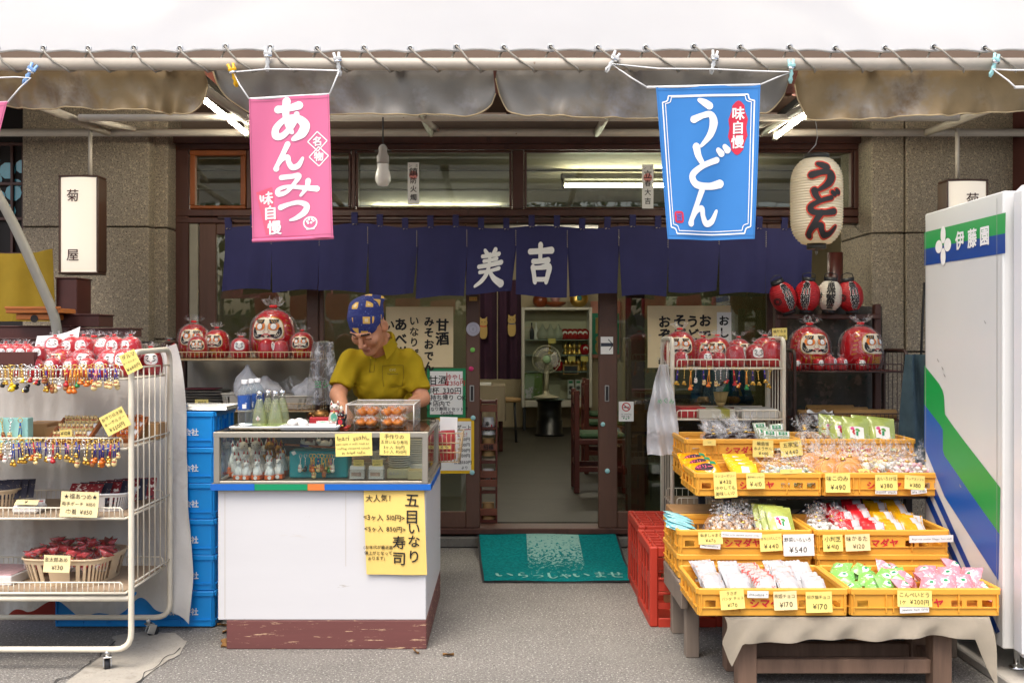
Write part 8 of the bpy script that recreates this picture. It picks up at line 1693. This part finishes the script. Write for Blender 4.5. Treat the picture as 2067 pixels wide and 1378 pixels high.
# glass cabinet
cd_ = 14.1; k = cd_ / FOC; t = thing('glass_cabinet', 'white framed glass cabinet of figurines at the back of shop', 'cabinet', (X(1124, cd_), cd_, FL)); W, z0, z1 = 142 * k, Z(822, cd_) - FL, Z(620, cd_) - FL
cabw = mat('cabinet_white', '#c9c6b8', .5)
m = MB()
for s in (-1, 1): m.box((s * (W / 2 - .02), 0, (z0 + z1) / 2), (.04, .035, z1 - z0), cabw); m.box((s * (W / 2 - .02), .38, (z0 + z1) / 2), (.04, .035, z1 - z0), cabw)
m.box((0, .19, z1 - .02), (W - .085, .42, .04), cabw); m.box((0, .19, z0 + .05), (W - .085, .42, .1), cabw); m.build('frame', t)
m = MB(); m.box((0, .395, (z0 + z1) / 2), (W, .01, z1 - z0 - .1), mat('cabinet_back', '#c8c2a6', .6), bev=0); m.build('back_panel', t)
m = MB()
for s in (-1, 1):
    for y in (.05, .35): m.box((s * (W / 2 - .04), y, z0 / 2), (.04, .04, z0), dark_metal)
m.build('legs', t); sh_z = [Z(y, cd_) - FL for y in (686, 717, 750, 768)]; sh_z[3:] = []
for z in sh_z: m = MB(); m.box((0, .19, z), (W - .09, .34, .012), mat('glass_shelf', '#9aa89c', .1)); m.build('shelf', t)
m = MB(); m.box((0, -.02, (z0 + z1) / 2 + .04), (W - .09, .005, z1 - z0 - .15), case_glass, bev=0); m.build('glass_pane', t)
gour = mat('gourd_grey', '#a9ab98', .4)
its = [(1074, 0, 'k'), (1083, 0, 'w'), (1096, 0, 'g'), (1112, 0, 'g'), (1128, 0, 'g'), (1142, 0, 'r'), (1152, 0, 'r'), (1162, 0, 'r'), (1172, 0, 'r'), (1182, 0, 'r'), (1143, 1, 'G'), (1152, 1, 'G'), (1161, 1, 'G'), (1171, 1, 'G'), (1182, 1, 'r'), (1128, 2, 'r'), (1144, 2, 'G'), (1153, 2, 'G'), (1161, 2, 'G'), (1170, 2, 'G'), (1181, 2, 'G'), (1110, 1, 'G')]
nmm = {'k': ('dark bottle', black), 'w': ('pale bottle', dar_white), 'g': ('grey gourd', gour), 'r': ('red doll', dar_red), 'G': ('gold figure', gold)}
for i, (px, r, q) in enumerate(its):
    n_, mm = nmm[q]
    def mk(q=q, mm=mm):
        b = MB()
        if q == 'g': b.lathe(smooth_prof([(.06, 0), (.09, .04), (.085, .1), (.03, .17), (.012, .22)], 2), mm, 14)
        elif q == 'r': b.lathe(smooth_prof([(.05, 0), (.075, .05), (.07, .11), (.03, .15), (0, .155)], 2), mm, 14); b.poly(ell(0, .09, .035, .03, 10), front(0, -.072, 0), dar_white)
        elif q == 'G': b.lathe(smooth_prof([(.04, 0), (.045, .03), (.02, .07), (.035, .11), (.012, .17), (.0, .2)], 2), mm, 12)
        else: b.lathe(smooth_prof([(.025, 0), (.03, .02), (.03, .12), (.01, .18), (.01, .24)], 2), mm, 10)
        return solo('cabinet_figurine', b, '', 'figurine')
    PR.put(('cab', q), mk, (X(px, cd_), cd_ + .16, FL + sh_z[r] + .008), random.uniform(-.3, .3), 1, '%s on %s cabinet shelf, %s of its kind there' % (n_, ['top', 'middle', 'lowest'][r], ordl(sum(1 for z in its if z[1] == r and z[2] == q and z[0] < px), sum(1 for z in its if z[1] == r and z[2] == q))), 'figurines in the glass cabinet')
for px, py, w_, h_, mm, l in [(1076, 779, 38, 52, mat('cat_photo', '#6f8a4a', .5, speck=[(5, '#b5b2aa', .55, .04), (9, '#3a342e', .62, .04)]), 'green photo poster of a cat low in the glass cabinet'), (1118, 793, 26, 34, mat('note_paper', '#b8b49c', .7, speck=[(30, '#5a564a', .66, .04)]), 'pale written poster low in the glass cabinet')]:
    m = MB(); m.box((0, 0, 0), (w_ * k, .004, h_ * k), mm, bev=0); solo('small_poster', m, l, 'poster', None, P(px, py, cd_ + .02) + Vector((0, .03, 0)))
for i, px in enumerate((1152, 1167, 1180)):
    m = MB(); m.box((0, 0, 0), (12 * k, .06, 38 * k), paper, bev=.004); m.text('奉納', front(0, -.031, 0), 9 * k, ink, 0, -2 * k, .02, .001, vert=True); m.rect(-4 * k, 12 * k, 4 * k, 17 * k, front(0, -.031, 0), pgrn, .001); solo('offering_box', m, 'white box with black characters low in the cabinet, %s one' % ['left', 'middle', 'right'][i], 'box', None, P(px, 785, cd_ + .12))
m = MB(); m.box((0, 0, 0), (32 * k, .02, 20 * k), mat('photo_frame', '#a8824a', .5)); m.box((0, -.011, 0), (26 * k, .004, 15 * k), mat('dark_photo', '#2c2e34', .4, speck=[(14, '#77808a', .6, .05)]), bev=0); solo('picture_frame', m, 'small wooden picture frame inside the glass cabinet', 'picture frame', None, P(1152, 746, cd_ + .05))
for px, py in ((1114, 688), (1154, 724), (1180, 724)):
    m = MB(); m.box((0, 0, 0), (15 * k, .004, 10 * k), card_y, bev=0); solo('price_tag', m, 'tiny yellow tag in the cabinet, %s' % {1114: 'on the middle shelf', 1154: 'under the gold figures at left', 1180: 'under the gold figures at right'}[px], 'price tag', None, P(px, py, cd_) + Vector((0, .005, 0)))
topz = FL + z1
m = MB(); m.lathe(smooth_prof([(.05, 0), (.1, .06), (.1, .14), (.05, .2), (.045, .21)], 3), mat('brown_vase', '#7a3a1c', .3), 18); solo('brown_vase', m, 'round brown vase on top of the glass cabinet', 'vase', None, (X(1091, cd_), cd_ + .15, topz))
m = MB(); m.lathe(smooth_prof([(.06, 0), (.14, .05), (.15, .08)], 3), mat('brown_bowl', '#8a4a2a', .4), 18); m.ball((0, 0, .13), (.07, .07, .06), mat('pink_pot', '#b58a80', .5), 12); solo('brown_bowl', m, 'brown bowl with a pinkish pot on the glass cabinet', 'bowl', None, (X(1122, cd_), cd_ + .15, topz))
m = MB(); m.lathe(smooth_prof([(.09, -.1), (.13, -.05), (.13, .05), (.09, .1)], 2), gold, 18, T=Matrix.Translation((0, 0, .13)) @ Matrix.Rotation(R(80), 4, 'X')); m.ball((0, -.1, .13), (.04, .02, .04), mat('teal_centre', '#2a7a7a', .4), 10); m.lathe([(.08, .2), (.1, .26), (.1, .36)], bronze, 14); solo('gold_drum', m, 'gold drum shaped ornament on top of the glass cabinet', 'ornament', None, (X(1170, cd_), cd_ + .15, topz))
# fan and heater
fd = 13.2; k = fd / FOC; t = thing('electric_fan', 'cream electric fan standing on the stove before the cabinet', 'fan', (X(1103, fd), fd, Z(803, fd))); fz = Z(725, fd) - Z(803, fd); fanm = mat('fan_cream', '#b7b49a', .4)
m = MB(); m.lathe(smooth_prof([(.16, 0), (.17, .02), (.05, .05), (.035, .09)], 2), fanm, 20); m.tube([(0, 0, .08), (0, 0, fz - .08)], .028, fanm, 12); m.build('stand', t)
m = MB(); r = 28 * k
for rr, y in ((r, 0), (r * .99, -.05), (r * .99, .05), (r * .7, -.07), (r * .4, -.08)): m.tube([(rr * math.cos(a), y, fz + rr * math.sin(a)) for a in np.linspace(0, 6.2832, 32, endpoint=False)], .004, fanm, 5, closed=True)
for a in np.linspace(0, 6.2832, 32, endpoint=False): m.tube([(.05 * math.cos(a), -.085, fz + .05 * math.sin(a)), (r * .7 * math.cos(a), -.07, fz + r * .7 * math.sin(a)), (r * math.cos(a), 0, fz + r * math.sin(a))], .0022, fanm, 4)
m.build('guard', t); m = MB(); m.lathe([(.05, 0), (.055, .02), (.045, .03)], mat('fan_hub', '#8fae86', .4), 18, T=Matrix.Translation((0, -.08, fz)) @ Matrix.Rotation(R(90), 4, 'X')); m.tube([(0, -.02, fz), (0, .12, fz)], .06, fanm, 14); m.build('motor', t)
m = MB(); bl = clear_mat('fan_blade', '#d8dccc', .35, .6)
for q in range(3):
    a0 = q * 2.094; m.grid(lambda u, v: Vector((r * (.15 + .72 * u) * math.cos(a0 + (v - .5) * 1.5), -.02 + .05 * (v - .5), fz + r * (.15 + .72 * u) * math.sin(a0 + (v - .5) * 1.5))), 6, 8, bl)
m.build('blades', t)
t = thing('oil_stove', 'round black oil stove with pale top under the electric fan', 'stove', (X(1109, 13.4), 13.4, FL)); hz = Z(805, 13.4) - FL
m = MB(); m.lathe([(.2, 0), (.2, .03), (.175, .04), (.175, hz * .42), (.16, hz * .43), (.16, hz * .92), (.175, hz * .94), (.175, hz * .97)], mat('stove_black', '#15171a', .35), 28); m.build('body', t); m = MB(); m.lathe([(.175, hz * .97), (.2, hz * .985), (.2, hz), (.05, hz + .01)], mat('stove_top', '#8fa398', .4), 28); m.build('top_plate', t); m = MB(); m.lathe([(.162, hz * .45), (.162, hz * .9)], case_glass, 28); m.f = m.f[:28]; m.m = m.m[:28]; m.s = m.s[:28]; m.build('glass_cylinder', t)
# purple curtain with two cats
pur = mat('purple_cloth', '#33162c', .9, nz=(3, .15)); catm = mat('cat_patch', '#b09458', .85); ck = 11.0 / FOC
t = thing('purple_curtain', 'dark purple curtain with two cream cats hanging inside the doorway', 'curtain', P(1000, 665, 11.0))
for x0, x1 in ((950, 1003), (1005, 1052)):
    f = lambda u, v, x0=x0, x1=x1: Vector((((x0 + (x1 - x0) * u) - 1000) * ck, .03 * math.sin(u * 14), (-100 + 200 * v) * ck)); m = MB(); m.sheet(f, 24, 8, .004, pur); m.build('panel', t)
for px, py in ((976, 662), (1033, 657)):
    m = MB(); g_ = lambda x, z, e=0: Vector(((px - 1000) * ck + x, -.04 - e, (665 - py) * ck + z)); m.poly(ell(0, -6 * ck, 8 * ck, 16 * ck, 16, .7), g_, catm); m.poly(ell(0, 11 * ck, 8 * ck, 8 * ck, 14, .8), g_, catm, .001)
    for s in (-1, 1): m.poly([(s * 7 * ck, 14 * ck), (s * 7.5 * ck, 23 * ck), (s * 1.5 * ck, 18 * ck)], g_, catm, .002); m.disc(s * 3 * ck, 12 * ck, 1 * ck, g_, ink, .003, 6)
    m.ribbon([(-6 * ck, 4 * ck), (0, 3 * ck), (6 * ck, 4 * ck)], 2 * ck, g_, red_ink if px < 1000 else mat('collar_blue', '#3a4a6a', .7), .003); m.build('cat_patch', t)
pk = 14.55 / FOC
t = thing('wall_picture', 'pink and green painted panel on the back wall right of cabinet', 'picture', P(1222, 665, 14.6)); m = MB(); f = front(0, -.012, 0); m.box((0, 0, 0), (60 * pk, .02, 115 * pk), mat('panel_pink', '#c98a76', .7), bev=.004); m.rect(-28 * pk, -50 * pk, 28 * pk, 33 * pk, f, mat('panel_green', '#2f8a6a', .7), .001); m.rect(-20 * pk, -8 * pk, -4 * pk, 24 * pk, f, catm, .002); m.poly(ell(-14 * pk, -36 * pk, 7 * pk, 13 * pk, 14), f, catm, .002); m.disc(-14 * pk, -19 * pk, 6 * pk, f, catm, .003); m.build('panel', t)
# slim wooden rack in the doorway with offering bags
td = 6.95; k = td / FOC; t = thing('slim_rack', 'slim brown wooden rack of offering bags just inside the doorway', 'rack', (X(986, td), td, FL)); hz = Z(806, td) - FL; m = MB()
for s in (-1, 1): m.box((s * 16 * k, .06, hz / 2), (4 * k, .13, hz), mah, bev=.003)
m.build('sides', t)
for z in (.0, .28, .52, .79, 1.0): m = MB(); m.box((0, .06, max(.02, hz * z - .02)), (28 * k, .12, .02), mah, bev=.002); m.build('shelf', t)
for z in (.1, .33, .40, .62, .93):
    m = MB(); m.box((0, -.004, hz * z), (34 * k, .012, .05), mat('rack_slat', '#7a4530', .5, nz=(6, .3)), bev=.003)
    if z == .62: m.text('招福', front(0, -.0105, hz * .62), .036, ink, 0, 0, .02)
    m.build('slat', t)
kr = mat('kraft_bag', '#b08a58', .8, nz=(7, .1), bump=(25, .4))
for i, (z, w_) in enumerate([(.012, 0), (.285, 1), (.53, 0), (.70, 1)]):
    m = MB(); H = .12; m.grid(lambda u, v: Vector((.05 * math.cos(u * 6.2832) * (1 + .08 * math.sin(u * 20)) * (1 - .25 * v), .04 * math.sin(u * 6.2832) * (1 - .4 * v), H * v)), 24, 6, paper if w_ else kr)
    if w_: m.text('奉納', lambda a, b, e=0: Vector((a, -.045 - e, b)), .034, ink, -.005, .06, .02, .002, vert=True); m.ribbon([(.025, .04), (.025, .07)], .008, lambda a, b, e=0: Vector((a, -.043 - e, b)), red_ink)
    else: m.box((0, 0, H), (.08, .05, .004), kr, bev=0)
    solo('offering_bag', m, ['plain brown paper bag on the lowest shelf of the slim rack', 'white offering bag on the lower shelf of the slim rack', 'brown paper bag in the middle of the slim rack', 'white offering bag on the upper shelf of the slim rack'][i], 'paper bag', 'bags in the slim rack', (X(985, td), td + .055, FL + hz * z + .012))
# seated customer behind the right door
cu = thing('person', 'seated customer in a blue shirt seen through the right door glass', 'person', (1.98, 8.95, FL)); O = np.array([1.98, 9.25, FL])
def cust(G):
    x = 2.0; d = s_ell(G, (x, 9.28, .82), (.18, .12, .28)); d = s_un(d, s_cap(G, (x - .16, 9.26, 1.05), (x + .16, 9.26, 1.05), .06, .06), .05); d = s_un(d, s_cap(G, (x, 9.27, 1.1), (x, 9.22, 1.2), .05, .05), .03); d = s_un(d, s_ell(G, (x, 9.2, 1.30), (.08, .1, .12)), .02); d = s_un(d, s_cap(G, (x, 9.09, 1.3), (x, 9.08, 1.28), .012, .014), .01)
    for s in (-1, 1):
        d = s_un(d, s_ell(G, (x + s * .08, 9.21, 1.30), (.012, .02, .032)), .01)
        d = s_un(d, s_cap(G, (x + s * .2, 9.26, 1.04), (x + s * .25, 9.2, .82), .05, .042), .03); d = s_un(d, s_cap(G, (x + s * .25, 9.2, .82), (x + s * .08 - .12, 8.95, .84), .04, .03), .02); d = s_un(d, s_cap(G, (x + s * .08 - .12, 8.95, .84), (x + s * .07 - .13, 8.87, .83), .028, .02), .01)
        d = s_un(d, s_cap(G, (x + s * .09, 9.3, .58), (x + s * .1, 8.98, .58), .08, .065), .03); d = s_un(d, s_cap(G, (x + s * .1, 8.98, .58), (x + s * .1, 9.0, .16), .055, .04), .03); d = s_un(d, s_cap(G, (x + s * .1, 9.02, .13), (x + s * .1, 8.86, .125), .04, .03), .02)
    return d
blue_sh = cloth_mat('blue_shirt', '#2c5f96', 300, .9, (5, .1), .2)
mb = MB(); add_sdf(mb, cust, (1.66, 8.8, .085), (2.34, 9.5, 1.46), .014, lambda c: [hair if z > 1.34 and (y > 9.16 or z > 1.385) else navy_tr if z < .62 else blue_sh if z < 1.12 and y > 9.06 else skin for x, y, z in c]); bo = mb.build('body', cu); bo.location = (0, .3, 0)
m = MB(); m.lathe([(.19, .42), (.2, .44), (.2, .46), (.17, .47)], MATS['stool_seat'], 20)
for a in range(4): m.tube([(.13 * math.cos(a * 1.57), .13 * math.sin(a * 1.57), .43), (.17 * math.cos(a * 1.57), .17 * math.sin(a * 1.57), 0)], .016, mah, 8)
solo('round_stool', m, 'wooden stool under the seated customer in the blue shirt', 'stool', None, (2.0, 9.32, FL))
# added tube lamps, out of view, that brighten the shop interior
tube_lamp((X(880, 9.6), 9.6, 2.6), 1.2, 'x', 'added unseen tube lamp brightening the shop, deeper inside, left of centre'); tube_lamp((X(1150, 11.9), 11.9, 2.6), 1.2, 'x', 'added unseen tube lamp brightening the rear of the shop')
# ------------------------------------------------------------------ across the street (seen only as reflections in the glass)
hedge_l = mat('hedge_leaf', '#2f5a22', .6, var=.2); rn = random.Random(11); m = MB()
for _ in range(5200):
    p = Vector((rn.uniform(-14, 14), rn.uniform(-10.5, -8.5), 0)); p.z = 1.6 + rn.random() ** .8 * (2.4 + 1.2 * math.sin(p.x * .7)); s = rn.uniform(.08, .2); T = Matrix.Translation(p) @ Euler((rn.uniform(0, 6), rn.uniform(0, 6), rn.uniform(0, 6))).to_matrix().to_4x4()
    m.add([(-s, 0, 0), (0, -s * .5, .02), (s, 0, 0), (0, s * .5, .02)], [(0, 1, 2, 3)], hedge_l, False, T)
h = m.build('street_hedge'); tag(h, 'leafy green hedge across the street reflected in the door glass', 'hedge', None, 'stuff')
m = MB(); m.box((0, -11.2, 1.0), (30, .3, 2.0), mat('street_wall', '#8f8a80', .85, nz=(2, .1)), bev=.02); solo('street_wall', m, 'low grey wall across the street under the hedge', 'wall')
lanr_ = mat('street_lantern_red', '#c3202a', .5)
def mk_sl():
    t = thing('street_lantern', '', 'lantern'); b = MB(); b.lathe(smooth_prof([(.12, 0), (.2, .08), (.22, .26), (.2, .44), (.12, .52)], 3), lanr_, 20); b.build('shade', t); b = MB(); b.lathe([(.11, .5), (.12, .52), (.12, .56), (.1, .56)], black, 16); b.lathe([(.1, -.05), (.12, -.04), (.12, .01), (.1, .01)], dar_white, 16); b.build('rings', t); return t
for i in range(14): PR.put('sl', mk_sl, (-4.2 + .62 * i, -4.2, 1.72), None, None, 'red paper lantern in a row across the street, reflected in the glass', 'red lanterns across the street')
m = MB(); m.tube([(-5, -4.2, 2.31), (5, -4.2, 2.31)], .03, dark_metal, 8)
for x in (-5, 5): m.tube([(x, -4.2, 0), (x, -4.2, 2.5)], .04, dark_metal, 8)
solo('lantern_rail', m, 'dark rail carrying the red lanterns across the street', 'rail')
